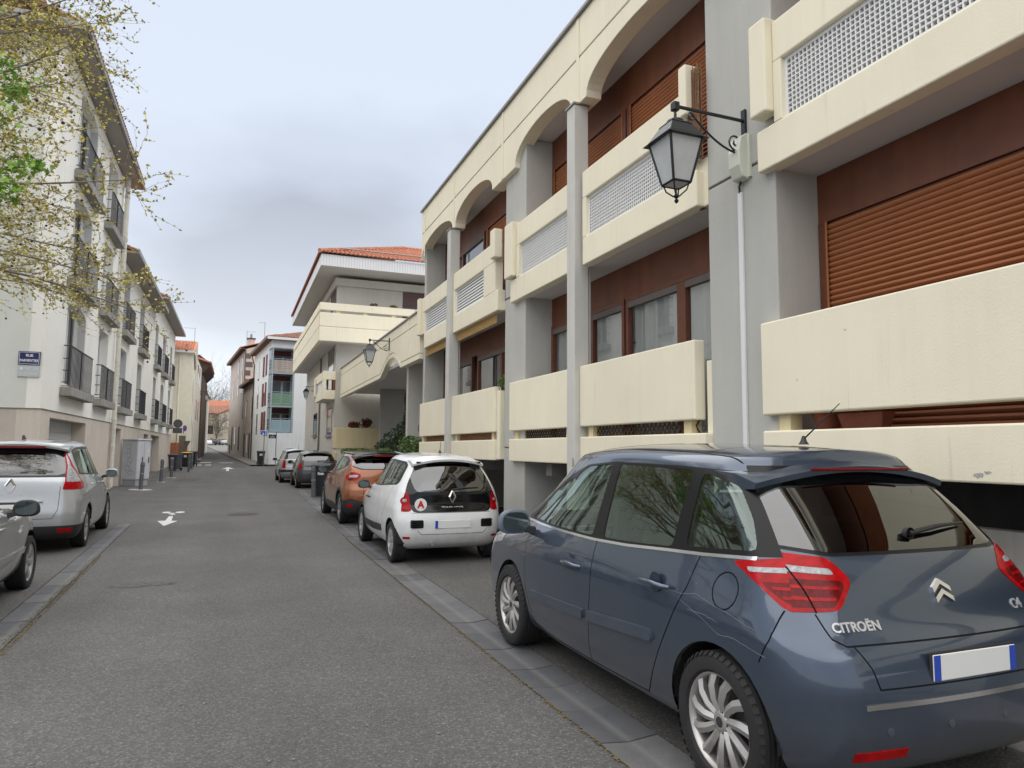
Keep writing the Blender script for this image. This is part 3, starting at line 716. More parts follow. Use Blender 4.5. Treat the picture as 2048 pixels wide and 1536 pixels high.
# --- wall lanterns
def lantern(label, wall, y, zarm, arm, s=1.0, grp='black wall lanterns along the street'):
    """wall: x of the wall; arm reaches towards -x (arm>0)"""
    r = thing('wall_lantern', label, 'lantern', (wall, y, zarm), 0, grp)
    sg = 1 if arm > 0 else -1; L = abs(arm); cx = wall-arm
    MB().box(wall-sg*.001, wall-sg*.03*s, y-.03*s, y+.03*s, zarm-.34*s, zarm+.12*s).build('wall_plate', IRON, r, bevel=.004)
    MB().tube([(wall-sg*.02, y, zarm), (cx, y, zarm)], .018*s, 8).build('arm', IRON, r, smooth=40)
    pts = []
    for i in range(26):                     # scroll at the wall
        a = R_(200+i*22); q = .10*s*(1-i/30); pts.append((wall-sg*(.13*s+q*math.cos(a)), y, zarm-.245*s+q*math.sin(a)))
    bend = []
    for i in range(15):
        t = i/14; xx = wall-sg*(.06*s+t*(L*.72)); zz = zarm-.36*s+.33*s*(t**1.5)-.03*s*math.sin(math.pi*t); bend.append((xx, y, zz))
    MB().tube(bend, .011*s, 6).tube(pts, .010*s, 6).build('scroll', IRON, r, smooth=50)
    e = []
    xe, ze = bend[-1][0], bend[-1][2]
    for i in range(20):
        a = R_(60-i*22*1); q = .05*s*(1-i/26); e.append((xe-sg*q*math.cos(a)+sg*.02*s, y, ze-.04*s+q*math.sin(a)))
    MB().tube(e, .007*s, 6).build('scroll_end', IRON, r, smooth=50)
    MB().box(cx-.035*s, cx+.035*s, y-.035*s, y+.035*s, zarm-.05*s, zarm+.04*s).build('knuckle', IRON, r, bevel=.01*s)
    zr = zarm-.17*s
    MB().lathe([(.014*s, zarm-.05*s-zr), (.014*s, .03*s), (.06*s, .028*s), (.085*s, .01*s), (.085*s, 0), (.04*s, -.02*s), (.05*s, -.05*s)], (cx, y, zr), 16).build('neck', IRON, r, smooth=40)
    def fr(h0, z0, h1, z1, nm, m, cap=False):
        b = MB().add([(cx-h0, y-h0, z0), (cx+h0, y-h0, z0), (cx+h0, y+h0, z0), (cx-h0, y+h0, z0), (cx-h1, y-h1, z1), (cx+h1, y-h1, z1), (cx+h1, y+h1, z1), (cx-h1, y+h1, z1)],
             [(0, 1, 5, 4), (1, 2, 6, 5), (2, 3, 7, 6), (3, 0, 4, 7), (4, 5, 6, 7), (0, 3, 2, 1)])
        return b
    zt = zarm-.21*s; ze = zt-.17*s; zb = ze-.42*s
    hood = fr(.20*s, ze+.03*s, .115*s, zt, 'h', None).build('hood', IRON, r, bevel=.006*s)
    fr(.235*s, ze, .20*s, ze+.029*s, 'e', None).build('hood_rim', IRON, hood)
    fr(.12*s, zt+.001, .10*s, zt+.025*s, 'c', None).build('hood_cap', IRON, hood)
    gh0, gh1 = .098*s, .182*s
    for k in range(4):                                # four panes and four corner bars
        ca, sa = [(1, 0), (0, 1), (-1, 0), (0, -1)][k]
        def rot(px, py): return (cx+px*ca-py*sa, y+px*sa+py*ca)
        q = [rot(gh0, -gh0), rot(gh0, gh0), rot(gh1, gh1), rot(gh1, -gh1)]
        pn = MB().add([(q[0][0], q[0][1], zb), (q[1][0], q[1][1], zb), (q[2][0], q[2][1], ze), (q[3][0], q[3][1], ze)], [(0, 1, 2, 3)]).build('pane', OPAL, r)
        MB().tube([(q[0][0], q[0][1], zb), (q[3][0], q[3][1], ze)], .014*s, 5).build('corner_bar', IRON, r)
        MB().tube([(q[0][0], q[0][1], zb), (q[1][0], q[1][1], zb)], .013*s, 5).build('bottom_bar', IRON, r)
    MB().box(cx-gh0, cx+gh0, y-gh0, y+gh0, zb-.004, zb+.004).build('bottom_pane', OPAL, r)
    for k in range(4):
        a = R_(45+90*k); dx, dy = math.cos(a), math.sin(a)
        MB().tube([(cx+dx*.125*s, y+dy*.125*s, zb), (cx+dx*.10*s, y+dy*.10*s, zb-.07*s), (cx+dx*.03*s, y+dy*.03*s, zb-.125*s), (cx, y, zb-.125*s)], .008*s, 5).build('cradle_arm', IRON, r)
    MB().lathe([(.0, -.20*s), (.018*s, -.185*s), (.022*s, -.165*s), (.008*s, -.15*s), (.03*s, -.13*s), (.03*s, -.12*s), (.006*s, -.1*s), (.006*s, -.05*s)], (cx, y, zb), 12).build('finial', IRON, r, smooth=40)
    return r
lantern('black square lantern on a scroll bracket fixed to the tall grey pier', PX, 5.62, 5.02, .86)
# ------------------------------------------------------------------ tiles
def tile_field(O, u, v, lu, lv, inside=None, w=.21, l=.36, r=.085, seed=1, lift=.03):
    """canal tiles laid on the plane O + a*u + b*v (u along the eave, v up the slope)"""
    rnd = random.Random(seed); O, u, v = Vector(O), Vector(u).normalized(), Vector(v).normalized(); n = u.cross(v).normalized()
    if n.z < 0: n = -n
    mb = MB(); nu, nv = int(lu/w), int(lv/l)+1
    for j in range(nv):
        for i in range(nu):
            a, b = (i+.5)*w, j*l
            if inside and not inside(a, b+l*.5): continue
            ang = rnd.uniform(-.03, .03); base = len(mb.v)
            for t, rr, h in ((0, r*1.08, lift), (1, r*.92, lift-.022)):
                for k in range(5):
                    th = math.pi*k/4
                    p = O+u*(a+rr*math.cos(th)+ang*t*l)+v*min(b+t*(l+.04), lv)+n*(h+rr*.72*math.sin(th)+rnd.uniform(-.003, .003))
                    mb.v.append(tuple(p))
            for k in range(4): mb.f.append((base+k, base+k+1, base+5+k+1, base+5+k))
            mb.f.append((base, base+4, base+3, base+2, base+1))
    return mb
def sheet4(a, b, c, d, th=.06):
    a, b, c, d = map(Vector, (a, b, c, d)); n = (b-a).cross(d-a).normalized()*-th
    mb = MB(); mb.add([a, b, c, d, a+n, b+n, c+n, d+n], [(0, 1, 2, 3), (7, 6, 5, 4), (0, 4, 5, 1), (1, 5, 6, 2), (2, 6, 7, 3), (3, 7, 4, 0)]); return mb

# ------------------------------------------------------------------ gallery beam linking the two cream blocks
gal = thing('gallery_bridge', 'long cream gallery beam with a bump in its lower edge linking two blocks', 'gallery', (4.7, 19, 4.1))
low = [(18.96, 4.12), (21.38, 4.12), (22.0, 4.45), (22.5, 4.58), (23.1, 4.58), (23.6, 4.48), (24.66, 4.09), (34.7, 4.06)]
def shift(pts, d): return [(y, z+d) for y, z in pts]
MB().prism(low+shift(low, .14)[::-1], 'x', 4.70, 4.9).build('lower_lip', CREAM, gal, bevel=.01)
MB().prism(shift(low, .165)+[(34.7, 5.14), (18.96, 5.14)], 'x', 4.70, 4.9).build('beam', CREAM, gal, bevel=.01)
MB().prism(shift(low, .142)+shift(low, .163)[::-1], 'x', 4.72, 4.88).build('shadow_joint', GREY_W, gal)
MB().box(4.72, 4.88, 18.96, 34.7, 5.141, 5.165).build('shadow_joint', GREY_W, gal)
MB().box(4.702, 4.9, 18.96, 34.7, 5.166, 5.48).build('beam', CREAM, gal, bevel=.01)
MB().box(4.66, 4.98, 18.96, 34.74, 5.481, 5.52).build('coping', ZINC, gal)
MB().box(4.86, 9.5, 18.98, 34.6, 4.30, 4.40).build('deck', SOFFIT, gal)
MB().box(4.685, 4.70, 20.3, 20.4, 4.3, 5.47).build('joint_cover', CREAM, gal)

# ------------------------------------------------------------------ hip-roofed block behind the gallery
mid = thing('hip_roof_block', 'grey apartment block with wraparound cream balcony and red hipped tile roof', 'building', (4.5, 35, 0))
WXm, YN, YF = 4.48, 34.9, 50.0
MB().prism([(WXm, YN), (12, YN), (12, YF), (WXm, YF)], 'z', -.3, 10.0).build('wall', GREY_W, mid)
# windows on the street side and on the near side
def simple_window(parent, x0, x1, y0, y1, z0, z1, face, frame=WOODF, pane=WINDOW, sill=None, depth=.12, fw=.06):
    """face '-x','+x','-y': recess box proud frame on the wall"""
    if face == '-y':
        w = MB(); w.box(x0, x1, y0-.02, y0+.03, z0, z0+fw); w.box(x0, x1, y0-.02, y0+.03, z1-fw, z1); w.box(x0, x0+fw, y0-.02, y0+.03, z0+fw, z1-fw); w.box(x1-fw, x1, y0-.02, y0+.03, z0+fw, z1-fw)
        f = w.build('window', frame, parent); MB().box(x0+fw, x1-fw, y0-.008, y0-.004, z0+fw, z1-fw).build('pane', pane, f)
        if sill: MB().box(x0-.05, x1+.05, y0-.1, y0-.021, z0-.1, z0-.001).build('sill', sill, f)
    else:
        s = -1 if face == '-x' else 1
        w = MB(); a, b = x0+s*.02, x0-s*.03
        w.box(a, b, y0, y1, z0, z0+fw); w.box(a, b, y0, y1, z1-fw, z1); w.box(a, b, y0, y0+fw, z0+fw, z1-fw); w.box(a, b, y1-fw, y1, z0+fw, z1-fw)
        f = w.build('window', frame, parent); MB().box(x0+s*.004, x0+s*.008, y0+fw, y1-fw, z0+fw, z1-fw).build('pane', pane, f)
        if sill: MB().box(x0+s*.021, x0+s*.1, y0-.06, y1+.06, z0-.1, z0-.001).build('sill', sill, f)
    return f
DGLASS = mat('dark_pane', (.02, .022, .026), .06, coat=.3)
SGLASS = mat('sky_pane', (.09, .11, .14), .05, spec=.8)
simple_window(mid, WXm, 0, 35.75, 37.7, 2.3, 3.66, '-x', BROWN, DGLASS, CONC)
simple_window(mid, WXm, 0, 35.6, 37.9, 5.45, 6.9, '-x', BROWN, DGLASS)
simple_window(mid, WXm, 0, 35.5, 37.6, 8.2, 9.7, '-x', BROWN, DGLASS)
simple_window(mid, WXm, 0, 42.5, 44.5, 2.4, 3.7, '-x', BROWN, DGLASS, CONC)
MB().box(7.72, 10.5, YN-.03, YN+.02, 8.95, 9.62).build('lintel_panel', mat('plum_panel', (.10, .052, .05), .6), mid)
simple_window(mid, 7.72, 10.5, YN, 0, 7.2, 8.95, '-y', mat('plum_frame', (.07, .042, .045), .5), SGLASS, fw=.12)
MB().box(WXm-.14, 12, YN-.14, YN-.001, 9.64, 10.02).build('ring_beam', GREY_W, mid)
MB().box(WXm-.14, WXm-.001, YN, YF, 9.64, 10.02).build('ring_beam', GREY_W, mid)
MB().tube([(WXm-.06, 41.0, 0), (WXm-.06, 41.0, 6.7)], .05, 8).build('downpipe', mat('grey_brown_pipe', (.19, .165, .15), .6), mid, smooth=40)
# wraparound balcony
bx, byn = 3.53, 34.0
bal = MB().prism([(bx, byn), (12, byn), (12, byn+.18), (bx+.18, byn+.18), (bx+.18, YF), (bx, YF)], 'z', 6.72, 7.41).build('balcony', CREAM, mid, bevel=.02)
MB().prism([(bx+.015, byn+.015), (12, byn+.015), (12, byn+.17), (bx+.17, byn+.17), (bx+.17, YF), (bx+.015, YF)], 'z', 7.411, 7.43).build('shadow_joint', GREY_W, bal)
MB().prism([(bx+.001, byn+.001), (12, byn+.001), (12, byn+.18), (bx+.18, byn+.18), (bx+.18, YF), (bx+.001, YF)], 'z', 7.431, 8.10).build('parapet', CREAM, bal, bevel=.02)
MB().prism([(bx, byn), (12, byn), (12, byn+.18), (bx+.18, byn+.18), (bx+.18, YF), (bx, YF)], 'z', 8.22, 8.58).build('top_rail', CREAM, bal, bevel=.02)
MB().box(bx-.012, bx-.001, byn-.02, byn+.02, 6.74, 8.57).build('joint_cover', CREAM_D, bal)
MB().box(8.15, 8.19, byn-.012, byn-.001, 6.74, 8.57).build('joint_cover', CREAM_D, bal)
for xx in (4.3, 5.6, 7.0, 8.6): MB().box(xx, xx+.2, byn+.05, byn+.14, 8.101, 8.219).build('spacer_block', CREAM_D, bal)
MB().box(bx+.03, 12, byn+.19, YN-.002, 6.75, 6.85).build('balcony_floor', SOFFIT, bal); MB().box(bx+.03, WXm-.002, YN, YF, 6.75, 6.85).build('balcony_floor', SOFFIT, bal)
# small lower balcony
sb = MB().box(3.9, WXm, YN-.02, 38.4, 4.0, 4.45).build('balcony', CREAM, mid, bevel=.02)
MB().box(3.9, WXm, YN-.02, 38.4, 4.95, 5.38).build('top_beam', CREAM, sb, bevel=.02)
MB().box(3.9, 4.05, YN-.02, YN+.45, 4.451, 4.949).build('beam_end', CREAM, sb)
MB().box(4.35, WXm, YN-.019, YN+.2, 4.451, 4.949).build('infill', BROWN, sb); MB().box(4.15, 4.3, YN-.018, YN+.01, 4.47, 4.93).build('white_grille', LATT, sb)
MB().box(3.96, 4.02, YN+.46, 38.2, 4.46, 4.94).build('panel', LATT, sb)
MB().box(3.82, 3.9, 38.0, 38.42, 4.3, 5.3).build('end_post', CREAM, sb, bevel=.02)
# cream planter box at the foot
pb = MB().box(4.40, 6.85, 33.5, 34.6, 1.62, 2.58).build('planter_wall', CREAM_D, mid, bevel=.02)
MB().box(4.44, 6.85, 33.54, 34.6, 1.46, 1.619).build('recess_band', GREY_W, pb); MB().box(4.38, 6.85, 33.48, 34.6, .9, 1.459).build('base_band', CREAM_D, pb, bevel=.02)
# passage walls under the gallery
MB().box(6.05, 10, 31.4, 31.6, -.2, 4.29).build('passage_wall', mat('passage_grey', (.33, .315, .29), .9, var=.06, bump=.4), mid)
MB().box(5.02, 5.9, 21.6, 21.85, 1.75, 4.29).build('passage_pier', GREY_W, mid)
text_obj('number', '15', .3, mat('number_grey', (.16, .15, .14), .9), mid, (5.45, 21.598, 2.25), FACE_MY, .001)
# hip roof
ez, ex, ey0, ey1 = 10.2, 3.45, 33.3, 51.0
fas = MB().box(ex, 14, ey0, ey1, ez, ez+.55)
fo = fas.build('eave_box', mat('white_cladding', (.70, .70, .70), .6, var=.04), mid)
for k in range(60): MB().box(ex+.1+.17*k, ex+.112+.17*k, ey0-.006, ey0-.001, ez+.01, ez+.54).build('board_joint', mat('board_gap', (.42, .42, .43), .7), fo) if k < 1 else None
bj = [o for o in fo.children][0]
for k in range(1, 55): dup(bj, fo, Vector((.13*k, 0, 0)))
MB().box(ex+.02, 13.9, ey0+.02, ey1-.1, ez-.004, ez-.001).build('soffit', mat('soffit_warm', (.58, .555, .53), .8), fo)
RT = ez+.6; sl = math.tan(R_(22))
run = 5.2; hz = RT+run*sl
A, B = Vector((ex-.1, ey0-.1, RT)), Vector((14, ey0-.1, RT)); Cc = Vector((14, ey0-.1+run, hz)); D_ = Vector((ex-.1+run, ey0-.1+run, hz))
E_ = Vector((ex-.1, ey1, RT)); G_ = Vector((ex-.1+run, ey1-run, hz))
rf = MB(); rf.add([A, B, Cc, D_], [(0, 1, 2, 3)]); rf.add([A, D_, G_, E_], [(0, 1, 2, 3)])
rfo = rf.build('roof', mat('tile_under', (.24, .10, .06), .9), mid)
vv = Vector((0, run, hz-RT)); LV = vv.length
tile_field(A, (1, 0, 0), vv, 14-ex+.1, LV, inside=lambda a, b: a > b/LV*run-.05, seed=3).build('tiles', TILE, rfo, kind='stuff')
vv2 = Vector((run, 0, hz-RT))
tile_field(A, (0, 1, 0), vv2, ey1-ey0+.1, LV, inside=lambda a, b: a > b/LV*run-.05 and a < (ey1-ey0+.1)-b/LV*run, seed=4).build('tiles', TILE, rfo, kind='stuff')
rid = MB()
for i in range(34):
    t0, t1 = i/34, (i+1.15)/34
    rid.tube([A.lerp(D_, t0)+Vector((0, 0, .07)), A.lerp(D_, min(1, t1))+Vector((0, 0, .05))], [.11, .09], 8)
for i in range(24): rid.tube([D_.lerp(Cc, i/24)+Vector((0, 0, .06)), D_.lerp(Cc, min(1, (i+1.15)/24))+Vector((0, 0, .045))], [.11, .09], 8)
rid.build('ridge_tiles', TILE, rfo, kind='stuff')
MB().tube([(ex+1.0, ey0+.75, RT+.52), (14, ey0+.75, RT+.52)], .035, 6).build('snow_guard', ZINC, rfo)
lantern('small black lantern hanging at the cream gallery beam', 4.70, 23.1, 5.2, .66, .92)
lantern('distant black lantern near the small lower balcony of the hipped block', 4.48, 44.6, 5.4, .5, .82)
# shrubs under the gallery
def shrub(name, label, blobs, n, s, m, seed, stem):
    r = thing(name, label, 'shrub', stem, 0)
    mb = MB(); rnd = random.Random(seed)
    for c, rr in blobs: leaves(mb, c, rr, n, s, rnd)
    mb.build('foliage', m, r, kind='stuff')
    st = MB()
    for c, rr in blobs[:6]: st.tube([stem, ((stem[0]+c[0])/2+.05, (stem[1]+c[1])/2, (stem[2]+c[2])/2), c], [.03, .02, .008], 5)
    st.build('stem', mat('bark_brown', (.09, .07, .05), .9), r)
IVY = mat('ivy_green', (.026, .055, .016), .55, var=.5, vscale=9); LAUR = mat('laurel_green', (.075, .13, .025), .5, var=.5, vscale=9)
shrub('ivy_bush', 'dark green leafy bush climbing under the gallery beam', [((5.3, 24.6, 1.85), (.45, 1.6, .5)), ((5.35, 23.4, 2.05), (.35, .8, .55)), ((5.2, 25.8, 1.6), (.4, .9, .35)), ((5.15, 22.2, 2.6), (.1, .2, .7)), ((5.12, 22.1, 3.2), (.08, .16, .3))], 900, .06, IVY, 5, (5.3, 24, .4))
shrub('laurel_bush', 'bright green laurel bush beside the block end', [((4.95, 20.3, 1.65), (.3, .9, .35)), ((5.0, 21.4, 1.75), (.3, .5, .3)), ((4.95, 19.7, 1.5), (.2, .5, .3))], 650, .055, LAUR, 6, (5, 20.4, .3))
shrub('low_hedge', 'low yellow green hedge along the planter behind the orange car', [((4.75, 23.5+i*1.25, 1.48), (.28, .75, .16)) for i in range(8)], 330, .05, mat('hedge_green', (.11, .16, .03), .6, var=.5, vscale=7), 7, (4.75, 27, .3))
MB().box(4.45, 5.1, 19.1, 33.4, -.1, 1.33).build('planter_wall', GREY_W, mid)
shrub('red_cordyline', 'dry reddish spiky plant on the ochre planter wall', [((5.9, 34.0, 2.85), (.25, .2, .22)), ((5.3, 34.0, 2.75), (.3, .2, .15))], 130, .10, mat('dry_red', (.16, .05, .03), .8, var=.4), 8, (5.6, 34, 2.55))
for xx, lb, m in ((6.1, 'small dark potted plant on the hipped block balcony rail', LEAF), (7.1, 'small yellow potted plant on the hipped block balcony rail', LEAF_L)):
    r = thing('potted_plant', lb, 'plant', (xx, 34.1, 8.58)); mb = MB(); leaves(mb, (xx, 34.15, 8.68), (.22, .06, .07), 60, .05, random.Random(int(xx*10))); mb.build('foliage', m, r); MB().box(xx-.2, xx+.2, 34.05, 34.16, 8.581, 8.62).build('trough', TERRA, r)

# ------------------------------------------------------------------ left side: white housing block
LX = -4.4
def rail(parent, y0, y1, z0, z1, x, proud=.16, n=None, panel=True):
    n = n or max(6, int((y1-y0)/.15)); xx = x+proud
    fr = MB(); fr.box(xx-.02, xx+.02, y0, y1, z1-.03, z1); fr.box(xx-.012, xx+.012, y0, y1, z0, z0+.02)
    fr.box(x, xx+.02, y0-.012, y0+.012, z1-.03, z1-.001); fr.box(x, xx, y0-.01, y0+.01, z0, z0+.02)
    o = fr.build('railing', RAILM, parent)
    b0 = MB().box(xx-.008, xx+.008, y0+.0, y0+.016, z0+.021, z1-.031).build('bar', RAILM, o)
    for i in range(1, n+1): dup(b0, o, Vector((0, (y1-y0-.016)*i/n, 0)))
    if panel: MB().box(xx-.012, xx-.009, (y0+y1)/2-.09, (y0+y1)/2+.09, z0+.03, z1-.035).build('dark_panel', mat('rail_panel', (.02, .022, .04), .5), o)
    for k in range(3): MB().box(x-.001, xx-.02, y0-.005, y0+.007, z0+.1+.32*k, z0+.125+.32*k).build('bracket', RAILM, o)
    return o
def loggia_window(parent, y0, y1, z0, z1, arch, wall, x=LX, depth=.28, shut=True, ry=None):
    """opening is part of the wall grid; here the reveal, frame, pane, shutters, sill and railing"""
    xi = x-depth
    w = MB(); fw = .07
    w.box(xi, xi+.05, y0, y1, z0, z0+fw); w.box(xi, xi+.05, y0, y1, z1-fw, z1); w.box(xi, xi+.05, y0, y0+fw, z0+fw, z1-fw); w.box(xi, xi+.05, y1-fw, y1, z0+fw, z1-fw); w.box(xi, xi+.05, (y0+y1)/2-.05, (y0+y1)/2+.05, z0+fw, z1-fw)
    f = w.build('window', PVC, parent)
    MB().quad((xi+.02, y0+fw, z0+fw), (xi+.02, y1-fw, z0+fw), (xi+.02, y1-fw, z1-fw), (xi+.02, y0+fw, z1-fw)).build('pane', WINDOW, f)
    MB().box(xi-.12, xi-.10, y0, y1, z0, z1).build('curtain_panel', CURT, f)
    if shut:
        sw = min(.62, (y1-y0)*.28)
        for a, b in ((y1-.05, y1-.01),):
            s = MB().box(xi+.06, xi+.06+min(depth*.75, .3), a-.001, b, z0+.05, z1-.08).build('shutter', SHUTW, f)
        s2 = MB().box(xi+.055, xi+.085, y1-sw, y1-.055, z0+.05, z1-.08).build('shutter', SHUTW, f)
    ry = ry or (y0-.25, y1+.3)
    sl_ = MB().box(x+.001, x+.28, ry[0]-.08, ry[1]+.08, z0-.36, z0-.12).build('sill', CONC, parent, bevel=.012)
    rail(parent, ry[0], ry[1], z0-.10, z0+1.02, x+.02)
    return f
def wall_with_holes(name, parent, x, d, y0, y1, z0, z1, holes, m):
    """slab in the y-z plane with rectangular holes (y0,y1,z0,z1)"""
    ysx = sorted({y0, y1}|{h[0] for h in holes}|{h[1] for h in holes}); zsx = sorted({z0, z1}|{h[2] for h in holes}|{h[3] for h in holes})
    ysx = [v for v in ysx if y0 <= v <= y1]; zsx = [v for v in zsx if z0 <= v <= z1]
    bm = bmesh.new(); V = {}
    def vert(i, j, k):
        if (i, j, k) not in V: V[(i, j, k)] = bm.verts.new((x if k == 0 else x-d, ysx[i], zsx[j]))
        return V[(i, j, k)]
    ny, nz = len(ysx)-1, len(zsx)-1
    solid = [[not any(h[0] <= (ysx[i]+ysx[i+1])/2 <= h[1] and h[2] <= (zsx[j]+zsx[j+1])/2 <= h[3] for h in holes) for j in range(nz)] for i in range(ny)]
    s = 1 if d > 0 else -1
    def F(vs): bm.faces.new(vs if s > 0 else vs[::-1])
    for i in range(ny):
        for j in range(nz):
            if not solid[i][j]: continue
            F([vert(i, j, 0), vert(i+1, j, 0), vert(i+1, j+1, 0), vert(i, j+1, 0)])
            F([vert(i, j+1, 1), vert(i+1, j+1, 1), vert(i+1, j, 1), vert(i, j, 1)])
            if i == 0 or not solid[i-1][j]: F([vert(i, j, 1), vert(i, j, 0), vert(i, j+1, 0), vert(i, j+1, 1)])
            if i == ny-1 or not solid[i+1][j]: F([vert(i+1, j, 0), vert(i+1, j, 1), vert(i+1, j+1, 1), vert(i+1, j+1, 0)])
            if j == 0 or not solid[i][j-1]: F([vert(i, j, 0), vert(i, j, 1), vert(i+1, j, 1), vert(i+1, j, 0)])
            if j == nz-1 or not solid[i][j+1]: F([vert(i, j+1, 1), vert(i, j+1, 0), vert(i+1, j+1, 0), vert(i+1, j+1, 1)])
    o_ = wloc(parent)
    for v in bm.verts: v.co -= o_
    me = bpy.data.meshes.new(name); bm.to_mesh(me); bm.free()
    return add_obj(name, me, m, parent)
def arch_fill(parent, y0, y1, z1, m, x=LX, d=.3, rise=.3):
    """solid spandrels that turn the top of an opening into a segmental arch"""
    n = 8; c = (y0+y1)/2; h = (y1-y0)/2
    for sgn in (-1, 1):
        pts = [(c+sgn*h, z1), (c+sgn*h, z1-rise)]+[(c+sgn*h*math.cos(math.pi/2*i/n), z1-rise+rise*math.sin(math.pi/2*i/n)) for i in range(1, n+1)]
        MB().prism(pts, 'x', x-d+.002, x-.002).build('arch_spandrel', m, parent)
# block 1 (three upper floors)
lb1 = thing('white_housing_block', 'tall white housing block with arched balcony windows and street name plates', 'building', (LX, 20, 0))
Y0, Y1 = 19.9, 30.3
FL = [3.32, 6.35, 9.35]
holes = [(22.1, 24.7, z, z+2.35) for z in FL]+[(26.9, 28.75, z, z+2.3) for z in FL]
wall_with_holes('wall', lb1, LX, .3, Y0, Y1, 2.52, 11.95, holes, WHITE_R)
MB().box(-16, LX-.301, Y0, Y0+.3, 2.52, 11.95).build('gable_wall', mat('gable_render_shaded', (.66, .67, .615), .92, var=.06, vscale=.5, drip=.15, bump=.5, bscale=50), lb1)  # white render toned down: the near gable's shade is put into its colour
MB().box(LX-.3, LX, Y0-.001, Y0, 2.6, 11.9) 
MB().box(-16, LX-.9, Y1-.3, Y1-.02, 2.52, 11.95).build('gable_wall', WHITE_R, lb1)
for z in FL:
    loggia_window(lb1, 22.1, 24.7, z, z+2.35, True, None, ry=(21.85, 25.0)); arch_fill(lb1, 22.1, 24.7, z+2.35, WHITE_R)
    loggia_window(lb1, 26.9, 28.75, z, z+2.3, False, None, shut=False, ry=(26.6, 29.2))
# plinth with garage
PLX = LX+.04
wall_with_holes('plinth', lb1, PLX, .5, Y0-.04, Y1, -.3, 2.5, [(20.75, 25.4, -.2, 2.33)], PLINTH)
MB().box(-16, PLX-.5, Y0-.04, Y0+.4, -.3, 2.5).build('plinth', mat('plinth_gable_shaded', (.52, .46, .40), .92, var=.06, streak=.08, bump=.5), lb1)  # darkened copy of the plinth colour, painting in the gable side's shade
MB().box(-16, PLX+.02, Y0-.06, Y1, 2.501, 2.52).build('drip_edge', mat('drip', (.2, .17, .15), .9), lb1)
def garage(parent, y0, y1, z1, x, n=7):
    g = MB().box(x-.42, x-.40, y0, y1, -.2, z1).build('garage_door', SHUTW, parent)
    h = (z1+.0)/n
    s0 = MB().box(x-.395, x-.38, y0+.02, y1-.02, .01, h-.012).build('panel', SHUTW, g)
    for i in range(1, n): dup(s0, g, Vector((0, 0, h*i)))
    return g
garage(lb1, 20.75, 25.4, 2.33, PLX)
# roof with wide eave
MB().box(-16.5, -3.88, Y0-.45, Y1+.9, 12.0, 12.08).build('eave_soffit', mat('eave_brown', (.34, .31, .28), .9), lb1)
MB().box(-3.86, -3.79, Y0-.45, Y1+.9, 12.0, 12.13).build('gutter', ZINC, lb1)
MB().box(-16.5, -3.879, Y0-.5, Y0-.451, 12.0, 12.22).build('verge', ZINC, lb1)
rr = sheet4((-3.8, Y0-.45, 12.12), (-3.8, Y1+.9, 12.12), (-10.5, Y1+.9, 14.6), (-10.5, Y0-.45, 14.6)).build('roof', TILE2, lb1)
tile_field((-3.8, Y0-.45, 12.12), (0, 1, 0), (-6.7, 0, 2.48), Y1-Y0+1.35, 7.1, seed=12).build('tiles', TILE2, rr, kind='stuff')
# downpipe with flaking paint between the blocks
PIPEM = mat('flaking_pipe', (.66, .63, .55), .7, var=.1, dirt=.75, vscale=7)
dp = thing('downpipe', 'cream downpipe with flaking paint between the two white blocks', 'downpipe', (LX, 30.1, 0))
MB().tube([(LX+.16, 30.0, .1), (LX+.16, 30.0, 12.0)], .085, 10).build('pipe', PIPEM, dp, smooth=40)
for z in (1.6, 2.6, 4.3, 5.8, 7.6, 9.5, 11.2): MB().lathe([(.10, 0), (.10, .1)], (LX+.16, 30.0, z), 10).build('collar', PIPEM, dp)
# block 2, two houses of two upper floors
def low_block(nm, lb, y0, y1, cols, ez, doors, arched):
    r = thing(nm, lb, 'building', (LX, y0, 0))
    fl = [3.3, 6.4]
    hs = [(a, b, z, z+2.3) for a, b in cols for z in fl]
    wall_with_holes('wall', r, LX-.02, .3, y0, y1, 2.52, ez, hs, WHITE_R)
    wall_with_holes('plinth', r, PLX-.02, .5, y0, y1, -.3, 2.5, [(a, b, -.2, c) for a, b, c in doors], PLINTH)
    MB().box(-12, PLX, y0, y1, 2.501, 2.52).build('drip_edge', MATS['drip'], r)
    for i, (a, b) in enumerate(cols):
        for z in fl:
            loggia_window(r, a, b, z, z+2.3, False, None, x=LX-.02, ry=(a-.15, b+.55))
            if i in arched: arch_fill(r, a, b, z+2.3, WHITE_R, x=LX-.02)
    for a, b, c in doors: garage(r, a, b, c, PLX-.02)
    MB().box(-12, -3.84, y0+.05, y1+.5, ez+.02, ez+.1).build('eave_soffit', MATS['eave_brown'], r)
    MB().box(-3.83, -3.76, y0+.05, y1+.5, ez+.02, ez+.2).build('gutter', ZINC, r)
    q = sheet4((-3.8, y0+.05, ez+.12), (-3.8, y1+.5, ez+.12), (-9, y1+.5, ez+2.0), (-9, y0+.05, ez+2.0)).build('roof', TILE2, r)
    tile_field((-3.8, y0+.05, ez+.12), (0, 1, 0), (-5.2, 0, 1.88), y1-y0+.4, 5.4, seed=int(y0)).build('tiles', TILE, q, kind='stuff')
    return r
low_block('white_terrace_block', 'lower white terrace directly beyond the flaking downpipe', 30.32, 43.2, [(31.6, 33.6), (37.2, 38.9)], 9.15, [(31.2, 32.9, 2.35), (40.9, 42.9, 2.3)], ())
low_block('white_terrace_block', 'second lower white terrace with arched windows before the cream house', 43.22, 57.6, [(44.2, 45.7), (48.6, 50.6), (54.0, 55.6)], 9.95, [(44.3, 48.9, 2.3)], (1,))
